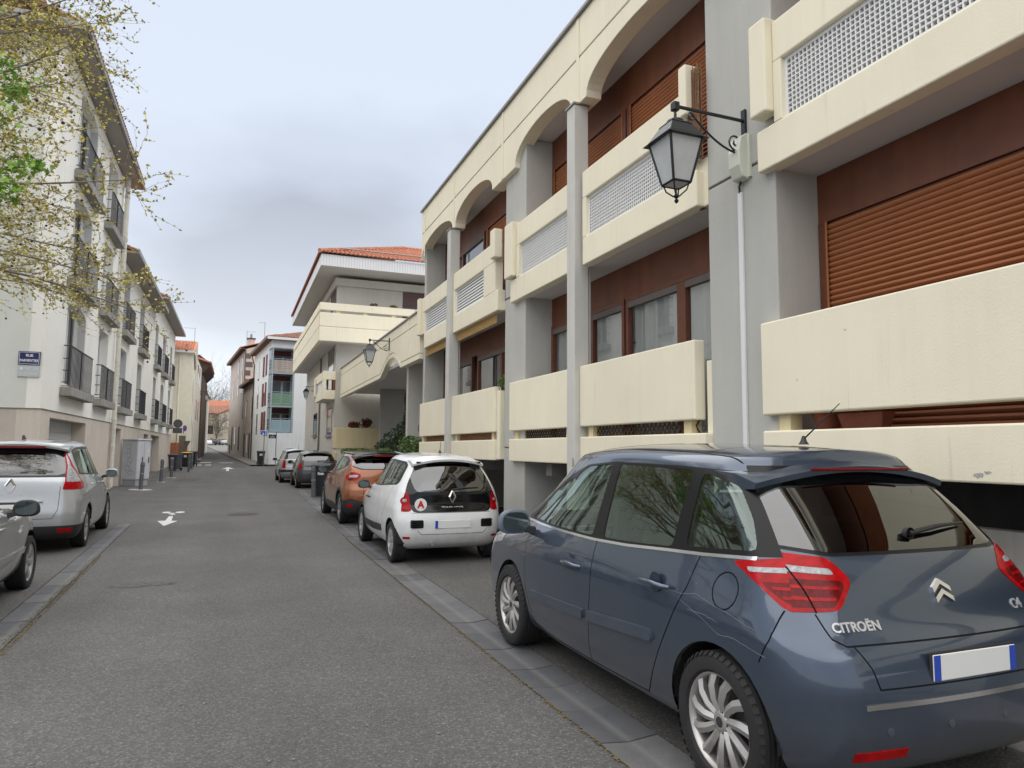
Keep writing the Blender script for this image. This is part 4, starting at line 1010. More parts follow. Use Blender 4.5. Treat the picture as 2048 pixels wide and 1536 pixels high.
# street name plates
NAVY = mat('enamel_navy', (.012, .018, .11), .25, coat=.6); ENW = mat('enamel_white', (.78, .78, .78), .35)
sg = thing('street_sign', 'navy enamel street name plate reading RUE PARMENTIER on the white gable', 'street sign', (-4.95, 19.88, 3.5))
sx0, sx1 = -4.905, -4.455
MB().box(sx0, sx1, 19.865, 19.898, 3.555, 3.885).build('plate', NAVY, sg, bevel=.004)
for a, b, c, d in ((sx0+.02, sx1-.02, 3.575, 3.583), (sx0+.02, sx1-.02, 3.857, 3.865), (sx0+.02, sx0+.028, 3.583, 3.857), (sx1-.028, sx1-.02, 3.583, 3.857)):
    MB().box(a, b, 19.862, 19.8645, c, d).build('border', ENW, sg)
text_obj('lettering', 'RUE', .085, ENW, sg, ((sx0+sx1)/2, 19.862, 3.785), FACE_MY, .001, offset=.002)
text_obj('lettering', 'PARMENTIER', .085, ENW, sg, ((sx0+sx1)/2, 19.862, 3.66), FACE_MY, .001, sx=.78, offset=.002)
GLP = mat('pale_plate', (.50, .53, .53), .4)
sg2 = thing('street_sign', 'pale grey plate under the navy one giving the former street name', 'street sign', (-4.95, 19.88, 3.2))
MB().box(sx0, sx1, 19.87, 19.898, 3.27, 3.545).build('plate', GLP, sg2, bevel=.004)
GLT = mat('plate_letters', (.74, .75, .74), .5)
text_obj('lettering', 'ANC. RUE', .06, GLT, sg2, (-4.62, 19.868, 3.46), FACE_MY, .001)
text_obj('lettering', 'du RUISSEAU', .075, GLT, sg2, ((sx0+sx1)/2, 19.868, 3.345), FACE_MY, .001, sx=.85)
MB().lathe([(.035, 0), (.035, .002)], (-4.83, 19.866, 3.465), 12, ax='y').build('emblem', GLT, sg2)

# ------------------------------------------------------------------ far left: cream house and dark timbered house
ch = thing('cream_house', 'cream house with orange base and red tile roof on the left', 'house', (-3.9, 58, .2))
HY = 58.0
CH = mat('pale_yellow_render', (.86, .81, .67), .9, var=.06, streak=.03, bump=.3)
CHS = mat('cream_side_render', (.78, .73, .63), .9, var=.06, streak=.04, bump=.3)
MB().box(-12, -3.1, HY, 70.5, -.2, 8.85).build('wall', CH, ch)
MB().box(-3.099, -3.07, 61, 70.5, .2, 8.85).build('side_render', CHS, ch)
MB().box(-12, -3.25, HY-.02, HY-.001, -.2, 1.95).build('orange_base', mat('orange_paint', (.50, .16, .06), .85, var=.1), ch)
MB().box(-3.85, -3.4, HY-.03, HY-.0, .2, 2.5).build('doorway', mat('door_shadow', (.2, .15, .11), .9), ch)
MB().tube([(-4.05, HY-.08, 2.0), (-4.05, HY-.08, 8.6)], .06, 8).build('downpipe', CH, ch, smooth=40)
MB().box(-12, -3.05, HY-.35, HY-.2, 8.75, 8.92).build('gutter', PVC, ch)
q = sheet4((-12, HY-.3, 8.9), (-3.0, HY-.3, 8.9), (-3.0, HY+2.6, 10.0), (-12, HY+2.6, 10.0)).build('roof', TILE, ch)
tile_field((-12, HY-.3, 8.9), (1, 0, 0), (0, 2.9, 1.1), 9.0, 3.1, seed=21).build('tiles', TILE, q, kind='stuff')
MB().prism([(HY-.35, 8.6), (HY+2.6, 9.85), (HY+2.6, 8.0), (HY+1.2, 7.6)], 'x', -3.05, -2.99).build('verge_board', mat('verge_cream', (.62, .57, .46), .8), ch)
for z, nm in ((3.9, 0), (6.8, 1)):
    for y in (63.5, 66.5): MB().box(-3.075, -3.05, y, y+.9, z, z+1.7).build('window', DGLASS, ch)
MB().box(-3.08, -3.04, 60.2, 61.4, .3, 3.6).build('window', CHS, ch)
MB().box(-3.14, -3.1, 58.25, 58.6, 5.0, 6.6).build('ornament', mat('ochre_relief', (.50, .34, .16), .9, var=.4, vscale=9), ch)
MB().box(-3.14, -3.1, 58.25, 58.6, 3.0, 3.7).build('ornament', MATS['ochre_relief'], ch)
dk = thing('timber_house', 'dark brown timbered house end with overhanging red roof', 'house', (-3.0, 71, .5))
TIMB = mat('dark_timber', (.07, .045, .035), .9, var=.3)
MB().box(-10, -2.95, 70.6, 82, 0, 8.3).build('wall', mat('brown_render', (.13, .095, .075), .95, var=.25), dk)
MB().prism([(-3.3, 8.2), (-2.35, 9.2), (-2.35, 9.45), (-3.3, 10.2), (-10, 10.2), (-10, 8.2)], 'y', 70.7, 82).build('overhang', TIMB, dk)
q = sheet4((-2.3, 70.3, 9.5), (-2.3, 82, 9.5), (-7, 82, 11.0), (-7, 70.3, 11.0)).build('roof', TILE, dk)
tile_field((-2.3, 70.3, 9.5), (0, 1, 0), (-4.7, 0, 1.5), 11.7, 4.9, seed=22).build('tiles', TILE, q, kind='stuff')
lantern('far black lantern against the dark timbered house on the left', -3.05, 69.5, 6.7, -.55, .95)
# further houses along the left
fl2 = thing('grey_house', 'plain house seen as a sliver beyond the timbered house', 'house', (-4, 83, 1))
MB().box(-12, -3.3, 82.2, 100, 0, 8).build('wall', CHS, fl2); sheet4((-3.1, 82.1, 8), (-3.1, 100, 8), (-7, 100, 9.6), (-7, 82.1, 9.6)).build('roof', TILE2, fl2)

# ------------------------------------------------------------------ far right: white corner house, two old houses (turned with the street)
wh = thing('white_corner_house', 'white corner house with glazed steel loggias and dark red shutters', 'house', (2.48, 58, .2), R_(5), local=True)
def wl(parent, mb, nm, m, **k): return mb.build(nm, m, parent, **k)
W, H0 = 9.0, 9.95
MB().box(0, W, 1.6, 11.2, -.3, H0).build('wall', BLUEW, wh)                                    # rear part
MB().box(0, .3, 0, 1.6, -.3, 2.6).build('wall', BLUEW, wh)
MB().box(.3, W, 0, 1.6, -.3, 2.6).build('wall', BLUEW, wh); MB().box(1.78, W, 0, 1.6, 2.6, H0).build('wall', BLUEW, wh); MB().box(0, 1.78, 0, 1.6, 9.35, H0).build('wall', BLUEW, wh)
STEEL = mat('grey_blue_steel', (.36, .43, .47), .5, metal=.2)
PAN = [mat('blue_corrugated', (.30, .42, .47), .6, var=.05), mat('green_screen', (.17, .28, .20), .7, var=.1), mat('rust_board', (.40, .34, .30), .8, var=.3)]
SIDEP = mat('loggia_side', (.33, .41, .46), .4, metal=.2, var=.1)
for k, (z0, z1) in enumerate(((2.62, 4.65), (4.72, 7.3), (7.37, 9.33))):
    lg = MB().box(.02, 1.76, .02, 1.58, z0-.06, z0).build('loggia', STEEL, wh)
    for xx in (.04, 1.66): MB().box(xx, xx+.1, .0, .1, z0, z1).build('post', STEEL, lg)
    MB().box(.0, 1.77, -.02, .02, z1-.02, z1+.06).build('beam', STEEL, lg)
    n = 6
    p0 = MB().box(.16, 1.64, .03, .05, z0+.04, z0+.04+.15).build('panel', PAN[k], lg)
    for i in range(1, n): dup(p0, lg, Vector((0, .0 if i % 2 else .012, .165*i)))
    MB().box(.16, 1.64, .02, .06, z0+1.1, z0+1.14).build('hand_rail', STEEL, lg)
    MB().box(-.0, .02, .12, 1.5, z0+.05, z1-.1).build('side_panel', SIDEP, lg)
    for j in range(3):
        for i in range(2): MB().box(-.012, -.002, .3+.5*i, .6+.5*i, z0+.3+.28*j, z0+.5+.28*j).build('side_slot', DARK, lg)
    MB().box(.1, 1.7, 1.5, 1.58, z1-.45, z1-.03).build('blind_box', mat('dark_red_panel', (.14, .03, .03), .6), lg)
    MB().box(.25, 1.0, 1.55, 1.58, z0+.4, z1-.5).build('pane', DGLASS if k == 0 else SGLASS, lg); MB().box(1.15, 1.7, 1.55, 1.58, z0+.4, z1-.5).build('pane', DGLASS if k == 0 else SGLASS, lg)
REDSH = mat('maroon_shutter', (.19, .035, .04), .6)
for z0, z1 in ((2.6, 4.4), (4.9, 6.8), (7.4, 9.1)):
    for y, w_ in ((3.2, 1.0), (7.6, .9)):
        f = MB().box(-.02, .05, y, y+w_, z0, z1).build('window', DGLASS, wh)
        if y < 5:
            MB().box(-.05, -.021, y-.75, y-.05, z0, z1).build('shutter', REDSH, f); MB().box(-.05, -.021, y+w_+.05, y+w_+.75, z0, z1).build('shutter', REDSH, f)
MB().box(-.45, W, -.45, 11.4, H0, H0+.12).build('eave_soffit', mat('eave_wood', (.16, .06, .04), .8), wh)
MB().box(-.5, -.44, -.5, 11.4, H0, H0+.22).build('gutter', mat('brown_gutter', (.12, .09, .07), .6), wh); MB().box(-.44, W, -.5, -.451, H0, H0+.2).build('gutter', PVC, wh)
q = MB(); q.add([(-.45, -.45, H0+.2), (W, -.45, H0+.2), (W, 5, H0+1.8), (4.5, 5, H0+1.8)], [(0, 1, 2, 3)]); q.add([(-.45, -.45, H0+.2), (4.5, 5, H0+1.8), (4.5, 6, H0+1.8), (-.45, 11.4, H0+.2)], [(0, 1, 2, 3)])
q = q.build('roof', MATS['tile_under'], wh)
tile_field((-.45, -.45, H0+.2), (1, 0, 0), (0, 5.45, 1.6), W+.45, 5.6, inside=lambda a, b: a > b*.88, w=.24, r=.1, seed=31).build('tiles', TILE2, q, kind='stuff')
tile_field((-.45, -.45, H0+.2), (0, 1, 0), (4.95, 0, 1.6), 11.8, 5.2, inside=lambda a, b: a > b*1.05 and a < 11.8-b, w=.24, r=.1, seed=32).build('tiles', TILE2, q, kind='stuff')
MB().tube([(-.35, 10.9, H0+.1), (-.2, 10.9, H0-.5), (-.08, 11.0, H0-.9), (-.08, 11.0, .3)], .05, 6).build('downpipe', DARK, wh)
def old_house(name, label, loc, rz, w, l, h, m, ridge, tile, wins):
    r = thing(name, label, 'house', loc, rz, local=True)
    MB().box(0, w, 0, l, -1.5, h).build('wall', m, r)
    if ridge:
        MB().prism([(0, h), (w, h), (w*.5, h+1.3)], 'y', .0, .3).build('gable', m, r)
    MB().box(-.5, .05, -.1, l+.1, h-.02, h+.08).build('eave', TIMB, r)
    MB().tube([(-.5, -.1, h+.04), (-.5, l+.1, h+.04)], .07, 6).build('gutter', ZINC, r)
    q = sheet4((-.55, -.15, h+.1), (-.55, l+.1, h+.1), (w*.5, l+.1, h+1.5), (w*.5, -.15, h+1.5)).build('roof', tile, r)
    tile_field((-.55, -.15, h+.1), (0, 1, 0), (w*.5+.55, 0, 1.4), l+.25, w*.5+.6, w=.26, r=.11, l=.42, seed=int(l*7)).build('tiles', tile, q, kind='stuff')
    sheet4((w*.5, -.15, h+1.5), (w*.5, l+.1, h+1.5), (w+.2, l+.1, h+.1), (w+.2, -.15, h+.1)).build('roof_back', tile, r)
    for i, (y, w_, z0, z1, kind) in enumerate(wins):
        MB().box(-.02, .03, y, y+w_, z0, z1).build('window' if kind != 'd' else 'door', DGLASS if kind != 'd' else TIMB, r)
        if kind == 's': MB().box(-.05, -.021, y-.6, y-.03, z0, z1).build('shutter', BROWN, r)
        MB().box(-.03, .02, y-.12, y-.001, z0-.1, z1+.15).build('jamb', mat('lava_stone', (.13, .115, .105), .95, var=.2), r)
    return r
TAN = mat('tan_render', (.52, .44, .37), .95, var=.14, vscale=1.2, streak=.2, bump=.4); TAN2 = mat('grey_tan_render', (.60, .55, .49), .95, var=.12, vscale=1.2, streak=.2, bump=.4)
old_house('old_tan_house', 'small old tan house with brown shutters beside the white corner house', (1.5, 69.3, .9), R_(5), 7, 8.9, 6.9, TAN, True, TILE, [(1.0, .9, 3.6, 5.4, 's'), (5.5, .8, 3.8, 5.3, 'w'), (1.6, 1.0, -.3, 2.1, 'd'), (3.5, .9, .2, 2.0, 'w'), (6.2, 1.0, -.2, 2.1, 'd')])
oh = old_house('tall_old_house', 'tall grey tan old house with dark corner stones and chimney', (.72, 78.3, 1.6), R_(5), 8, 17, 10.4, TAN2, True, TILE, [(2.2, .9, 5.9, 7.9, 'w'), (2.2, .9, 8.3, 9.8, 'w'), (6.0, .9, 5.8, 7.8, 'w'), (6.0, .9, 8.3, 9.8, 'w'), (3.0, 1.1, -.2, 2.3, 'd'), (7.5, 1.0, .4, 2.4, 'w'), (11, 1.0, -.2, 2.4, 'd'), (12, .9, 5.8, 7.8, 'w')])
MB().box(-.02, .06, -.03, .5, 3.0, 10.3).build('quoin_strip', MATS['lava_stone'], oh)
for i in range(7): MB().box(.0, .55+.2*(i % 2), -.025, .02, 4.0+i*.9, 4.55+i*.9).build('quoin', MATS['lava_stone'], oh)
MB().box(.6, 1.3, 4.0, 4.8, 10.6, 12.1).build('chimney', TAN2, oh); MB().box(.5, 1.4, 3.9, 4.9, 12.101, 12.2).build('chimney_cap', TIMB, oh); MB().lathe([(.14, 0), (.12, .5)], (.95, 4.4, 12.2), 8).build('chimney_pot', ZINC, oh)
def antenna(label, x, y, z0, z1, dirx):
    r = thing('roof_antenna', label, 'antenna', (x, y, z0))
    MB().tube([(x, y, z0), (x, y, z1)], .025, 5).build('mast', ZINC, r)
    MB().tube([(x, y, z1-.1), (x+dirx, y, z1-.06)], .015, 4).build('boom', ZINC, r)
    for i in range(5): MB().tube([(x+dirx*(.2+.19*i), y-.12, z1-.08), (x+dirx*(.2+.19*i), y+.12, z1-.08)], .008, 4).build('element', ZINC, r)
    MB().tube([(x, y, z0+(z1-z0)*.35), (x-dirx*.7, y, z0+(z1-z0)*.32)], .012, 4).build('boom', ZINC, r)
antenna('thin roof antenna above the cream house on the left', -4.05, 75, 9.5, 13.4, -1.0)
antenna('tall thin roof antenna above the old tan houses nearest the white house', 2.13, 66, 10, 12.9, -.5)
antenna('roof antenna beside the chimney of the tall old house', .8, 80, 11.5, 14.2, .9)
# ------------------------------------------------------------------ house closing the street
eh = thing('end_house', 'yellowish house with two red tile roofs closing the street', 'house', (-3, 165, 2.2))
YEL = mat('straw_render', (.56, .50, .37), .95, var=.1, streak=.1)
MB().box(-14, 3, 165, 175, 1.5, 9.1).build('wall', YEL, eh)
q = sheet4((-14, 164.6, 9.0), (6, 164.6, 9.0), (6, 170, 11.0), (-14, 170, 11.0)).build('roof', TILE2, eh)
tile_field((-14, 164.6, 9.0), (1, 0, 0), (0, 5.4, 2.0), 20, 5.7, w=.34, r=.14, l=.6, seed=41).build('tiles', TILE2, q, kind='stuff')
MB().box(-3.3, 1.2, 162.5, 165, 1.5, 8.9).build('wing', YEL, eh)
MB().prism([(-3.4, 8.9), (1.3, 8.9), (-1.1, 10.0)], 'y', 162.6, 165).build('gable', YEL, eh)
for s in (-1, 1):
    a, b = (-1.1, 10.1), (-1.1+s*2.7, 8.85)
    sheet4((b[0], 162.2, b[1]), (a[0], 162.2, a[1]), (a[0], 165.4, a[1]), (b[0], 165.4, b[1]), .12).build('wing_roof', TILE, eh)
MB().box(-1.3, -.5, 162.42, 162.49, 4.8, 6.3).build('window', DGLASS, eh); MB().box(-.95, -.8, 162.38, 162.41, 4.8, 6.3).build('shutter', PVC, eh)
for xx in (-11.5, -8.5, -5.5): MB().box(xx, xx+1.1, 164.95, 164.99, 4.6, 6.4).build('window', DGLASS, eh)
eh2 = thing('back_house', 'long red tile roof rising behind the end house', 'house', (-3, 190, 2.3))
MB().box(-16, 8, 188, 196, 1.5, 11.6).build('wall', YEL, eh2); q = sheet4((-16, 187.5, 11.6), (8, 187.5, 11.6), (8, 193, 13.6), (-16, 193, 13.6)).build('roof', TILE, eh2)
tile_field((-16, 187.5, 11.6), (1, 0, 0), (0, 5.5, 2.0), 24, 5.8, w=.36, r=.15, l=.6, seed=42).build('tiles', TILE, q, kind='stuff')
# ------------------------------------------------------------------ cars
def pchip(xs, ys, xq):
    xs, ys = np.asarray(xs, float), np.asarray(ys, float); h = np.diff(xs)
    d = np.diff(ys, axis=0)/h.reshape((-1,)+(1,)*(ys.ndim-1)); m = np.zeros_like(ys); m[0] = d[0]; m[-1] = d[-1]
    for i in range(1, len(xs)-1):
        w1, w2 = 2*h[i]+h[i-1], h[i]+2*h[i-1]
        with np.errstate(divide='ignore', invalid='ignore'):
            mm = (w1+w2)/(w1/d[i-1]+w2/d[i])
        m[i] = np.where(d[i-1]*d[i] > 0, np.nan_to_num(mm), 0)
    xq = np.asarray(xq, float); k = np.clip(np.searchsorted(xs, xq, side='right')-1, 0, len(xs)-2)
    t = (xq-xs[k])/h[k]; sh = (-1,)+(1,)*(ys.ndim-1); t = t.reshape(sh); hh = h[k].reshape(sh)
    return (1+2*t)*(1-t)**2*ys[k]+t*(1-t)**2*hh*m[k]+t*t*(3-2*t)*ys[k+1]+t*t*(t-1)*hh*m[k+1]
NR, NC, NS, NF = 12, 9, 42, 10
def outline(hw, yr, yf, br, bf, rx, ry, fx, fy, tr, tf):
    pts = []
    hwr, hwf = max(hw-tr, 1e-4), max(hw-tf, 1e-4); rx, fx = min(rx, hwr*.98), min(fx, hwf*.98)
    for i in range(NR): x = (hwr-rx)*i/NR; pts.append((x, yr+br*(x/max(hw, 1e-4))**2))
    y1 = yr+br*((hwr-rx)/max(hw, 1e-4))**2
    for i in range(NC): a = math.pi/2*i/NC; pts.append((hwr-rx+rx*math.sin(a), y1+ry*(1-math.cos(a))))
    ys_, yf1 = y1+ry, yf-bf*((hwf-fx)/max(hw, 1e-4))**2; ye = yf1-fy; ym = (ys_+ye)/2
    for i in range(NS):
        y = ys_+(ye-ys_)*i/NS; t = (y-ym)/max(ye-ym, 1e-4)
        pts.append((hw-(tr if t < 0 else tf)*abs(t)**2.2, y))
    for i in range(NC): a = math.pi/2*i/NC; pts.append((hwf-fx+fx*math.cos(a), ye+fy*math.sin(a)))
    for i in range(NF+1): x = (hwf-fx)*(1-i/NF); pts.append((x, yf-bf*(x/max(hw, 1e-4))**2))
    return pts
def inpoly(p, poly):
    x, y = p; c = False; n = len(poly); j = n-1
    for i in range(n):
        (xi, yi), (xj, yj) = poly[i], poly[j]
        if (yi > y) != (yj > y) and x < (xj-xi)*(y-yi)/(yj-yi)+xi: c = not c
        j = i
    return c
PROJ = {'S': (lambda v: (v.y, v.z), lambda p: Vector((0, p[0], p[1])), lambda a, b: Vector((0, -(b[1]-a[1]), b[0]-a[0]))),
        'R': (lambda v: (v.x, v.z), lambda p: Vector((p[0], 0, p[1])), lambda a, b: Vector((-(b[1]-a[1]), 0, b[0]-a[0]))),
        'F': (lambda v: (v.x, v.z), lambda p: Vector((p[0], 0, p[1])), lambda a, b: Vector((-(b[1]-a[1]), 0, b[0]-a[0]))),
        'T': (lambda v: (v.x, v.y), lambda p: Vector((p[0], p[1], 0)), lambda a, b: Vector((-(b[1]-a[1]), b[0]-a[0], 0)))}
def body_bmesh(levels, sub, ktop, kbot=2):
    outs = []
    for L in levels:
        z = L[0]; o = outline(*L[1:])
        zt = (lambda y: z) if not isinstance(z, (list, tuple)) else (lambda y: float(np.interp(y, [p[0] for p in z], [p[1] for p in z])))
        if isinstance(z, (list, tuple)) and len(z) > 2:
            zx, zy = [p[0] for p in z], [p[1] for p in z]
            zt = lambda y: float(pchip(zx, zy, [min(max(y, zx[0]), zx[-1])])[0])
        outs.append([(x, y, zt(y)) for x, y in o])
    P = np.array(outs); K = len(levels)
    q = []
    for k in range(K-1): q += [k+i/sub for i in range(sub)]
    q.append(K-1)
    G = pchip(np.arange(K), P, q)
    n = P.shape[1]; bm = bmesh.new(); reg = bm.faces.layers.int.new('reg'); lab = bm.faces.layers.int.new('lab')
    half = {}
    for s in (1, -1):
        V = [[None]*n for _ in q]
        for a in range(len(q)):
            for i in range(n):
                x, y, z = G[a, i]
                if i in (0, n-1): x = 0
                if abs(x) < 1e-4:
                    key = (a, i)
                    if key not in half: half[key] = bm.verts.new((0, y, z))
                    V[a][i] = half[key]
                else: V[a][i] = bm.verts.new((s*x, y, z))
        for a in range(len(q)-1):
            for i in range(n-1):
                vs_ = [V[a][i], V[a][i+1], V[a+1][i+1], V[a+1][i]]
                u = []
                for v in vs_:
                    if v not in u: u.append(v)
                if len(u) < 3: continue
                if s < 0: u = u[::-1]
                try: f = bm.faces.new(u)
                except ValueError: continue
                lv = q[a]
                f[reg] = 3 if lv >= ktop else (4 if lv < kbot-1e-6 else (0 if i < NR+NC*.55 else (2 if i >= NR+NC+NS+NC*.5 else 1)))
                f.smooth = True
    bmesh.ops.remove_doubles(bm, verts=bm.verts, dist=1e-5)
    bm.normal_update()
    return bm
REG = {'R': 0, 'S': 1, 'F': 2, 'T': 3}
def knife(bm, view, poly, label, side=None):
    """cut the shell along a polygon drawn in a side/rear/front/top view and label what lies inside"""
    reg, lab = bm.faces.layers.int['reg'], bm.faces.layers.int['lab']
    pj, up, nm = PROJ[view]; rg = REG[view]
    xs, ys_ = [p[0] for p in poly], [p[1] for p in poly]; e = .003
    bb = (min(xs)-e, max(xs)+e, min(ys_)-e, max(ys_)+e)
    def near(f, b):
        c = [pj(v.co) for v in f.verts]
        return max(p[0] for p in c) >= b[0] and min(p[0] for p in c) <= b[1] and max(p[1] for p in c) >= b[2] and min(p[1] for p in c) <= b[3]
    mg = .16; b0, b1, b2, b3 = bb[0]-mg, bb[1]+mg, bb[2]-mg, bb[3]+mg; pre = set()
    ia, ib = (1, 2) if view == 'S' else ((0, 1) if view == 'T' else (0, 2))
    for v in bm.verts:
        co = v.co
        if b0 <= co[ia] <= b1 and b2 <= co[ib] <= b3: pre.update(v.link_faces)
    cand = [f for f in pre if f[reg] == rg and near(f, bb)]
    n = len(poly)
    for i in range(n):
        a, b = poly[i], poly[(i+1) % n]
        if abs(a[0]-b[0])+abs(a[1]-b[1]) < 1e-6: continue
        sb = (min(a[0], b[0])-1e-4, max(a[0], b[0])+1e-4, min(a[1], b[1])-1e-4, max(a[1], b[1])+1e-4)
        sel = [f for f in cand if near(f, sb)]
        if not sel: continue
        ss = set(sel); geom = sel+list({ed for f in sel for ed in f.edges})+list({v for f in sel for v in f.verts})
        r = bmesh.ops.bisect_plane(bm, geom=geom, dist=1e-5, plane_co=up(a), plane_no=nm(a, b).normalized())
        new = [g for g in r['geom'] if isinstance(g, bmesh.types.BMFace)]
        cs = set(f for f in cand if f.is_valid); cs.update(new)
        cand = [f for f in cs if f[reg] == rg]
    for f in cand:
        if f.is_valid and inpoly(pj(f.calc_center_median()), poly): f[lab] = label
def strip(pts, w=.006):
    """polygons for a thin gap along a polyline"""
    out = []
    for a, b in zip(pts, pts[1:]):
        d = Vector((b[0]-a[0], b[1]-a[1])); 
        if d.length < 1e-6: continue
        d.normalize(); nx, ny = -d.y*w/2, d.x*w/2; ex, ey = d.x*w*.4, d.y*w*.4
        out.append([(a[0]+nx-ex, a[1]+ny-ey), (b[0]+nx+ex, b[1]+ny+ey), (b[0]-nx+ex, b[1]-ny+ey), (a[0]-nx-ex, a[1]-ny-ey)])
    return out
def arch_poly(y, z, r, n=18): return [(y+r*math.cos(math.pi*i/n), z+r*math.sin(math.pi*i/n)) for i in range(n+1)]+[(y-r*.97, z-.5), (y+r*.97, z-.5)]
def disc(y, z, r, n=20): return [(y+r*math.cos(2*math.pi*i/n), z+r*math.sin(2*math.pi*i/n)) for i in range(n)]
def rnd_poly(pts, r=.03, n=2):
    out = []; m = len(pts)
    for i in range(m):
        p0, p, p1 = Vector(pts[i-1]), Vector(pts[i]), Vector(pts[(i+1) % m])
        a, b = (p0-p), (p1-p); q = min(r, a.length*.45, b.length*.45); A, B = p+a.normalized()*q, p+b.normalized()*q
        for k in range(n+1):
            t = k/n; c = A*(1-t)**2+p*2*t*(1-t)+B*t*t; out.append((c.x, c.y))
    return out
def part_from(bm, labels, name, m, parent, push=0.0, wall=0.0, islands=False):
    lab = bm.faces.layers.int['lab']; fs = [f for f in bm.faces if f[lab] in labels]
    if not fs: return []
    groups = [fs]
    if islands:
        left = set(fs); groups = []
        while left:
            st = [left.pop()]; g = [st[0]]
            while st:
                f = st.pop()
                for ed in f.edges:
                    for h in ed.link_faces:
                        if h in left: left.remove(h); g.append(h); st.append(h)
            groups.append(g)
    res = []
    for g in groups:
        mp = {}; vs_ = []; fc = []; gs = set(g)
        for f in g:
            idx = []
            for v in f.verts:
                if v not in mp: mp[v] = len(vs_); vs_.append(v.co+v.normal*push)
                idx.append(mp[v])
            fc.append(idx)
        if wall:
            inn = {}
            for f in g:
                for l_ in f.loops:
                    ed = l_.edge
                    if sum(1 for h in ed.link_faces if h in gs) == 1:
                        a, b = l_.vert, l_.link_loop_next.vert
                        for v in (a, b):
                            if v not in inn: inn[v] = len(vs_); vs_.append(v.co+v.normal*(push-wall))
                        fc.append([mp[b], mp[a], inn[a], inn[b]])
        me = bpy.data.meshes.new(name); me.from_pydata([tuple(v) for v in vs_], [], fc); me.validate(); me.update()
        me.polygons.foreach_set('use_smooth', [True]*len(me.polygons)); me.set_sharp_from_angle(angle=R_(38))
        res.append(add_obj(name, me, m, parent))
    return res
def paint(name, col, metal=.0, rough=.4, coat=1.0, dirt=.15, flake=.0):
    if name in MATS: return MATS[name]
    m = mat(name, col, rough, metal=metal, coat=coat, dirt=dirt, vscale=2.2)
    n, l = m.node_tree.nodes, m.node_tree.links; b = n['Principled BSDF']; src = b.inputs['Base Color'].links[0].from_socket      # road film thrown up on the lower body
    tc = n.new('ShaderNodeTexCoord'); sp = n.new('ShaderNodeSeparateXYZ'); l.new(tc.outputs['Object'], sp.inputs[0])
    nz = n.new('ShaderNodeTexNoise'); nz.inputs['Scale'].default_value = 7; nz.inputs['Detail'].default_value = 8; nz.inputs['Roughness'].default_value = .7; l.new(tc.outputs['Object'], nz.inputs['Vector'])
    ad = n.new('ShaderNodeMath'); ad.operation = 'MULTIPLY_ADD'; ad.inputs[1].default_value = -.55; l.new(nz.outputs['Fac'], ad.inputs[0]); l.new(sp.outputs['Z'], ad.inputs[2])
    mr = n.new('ShaderNodeMapRange'); mr.inputs[1].default_value = -.1; mr.inputs[2].default_value = .38; mr.inputs[3].default_value = .42; mr.inputs[4].default_value = .0; l.new(ad.outputs[0], mr.inputs[0])
    mx = n.new('ShaderNodeMixRGB'); mx.inputs[2].default_value = (.13, .12, .105, 1); l.new(mr.outputs[0], mx.inputs[0]); l.new(src, mx.inputs[1]); l.new(mx.outputs[0], b.inputs['Base Color'])
    return m
RED = mat('lamp_red', (.36, .002, .004), .2, var=.35, vscale=26, spec=.25)
REDD = mat('lamp_dark_red', (.13, .002, .003), .2, var=.5, vscale=40, spec=.25)
CLEAR = mat('lamp_clear', (.34, .34, .35), .15, coat=.4, var=.45, vscale=45)
ORANGE = mat('lamp_amber', (.55, .2, .05), .15, coat=1.0)
CARGL = glass('car_glass', (.62, .74, .68), 1.0, ior=1.75, gtint=(.86, 1, .93))
CARGD = glass('car_glass_dark', (.06, .06, .062), 1.0, ior=1.75)
CHROME = mat('chrome', (.78, .78, .79), .18, metal=1.0)
ALLOY = mat('alloy_wheel', (.48, .46, .44), .34, metal=.65, dirt=.45, vscale=9)
ALLOYD = mat('alloy_dark', (.05, .05, .052), .4, metal=.3)
HUBS = mat('hubcap_silver', (.45, .45, .46), .35, metal=.5, dirt=.3, vscale=9)
GAP = mat('panel_gap', (.004, .004, .005), .8)
LINER = mat('car_interior', (.075, .075, .075), .85, var=.2, vscale=5)
HEADL = mat('roof_lining', (.24, .23, .21), .9)
GLOSSB = mat('gloss_black', (.006, .006, .007), .10, spec=.4)
PLATE = mat('number_plate', (.70, .70, .68), .4); PLATEB = mat('plate_blue', (.02, .06, .4), .4)
UNDER = mat('underbody', (.008, .008, .008), .9)
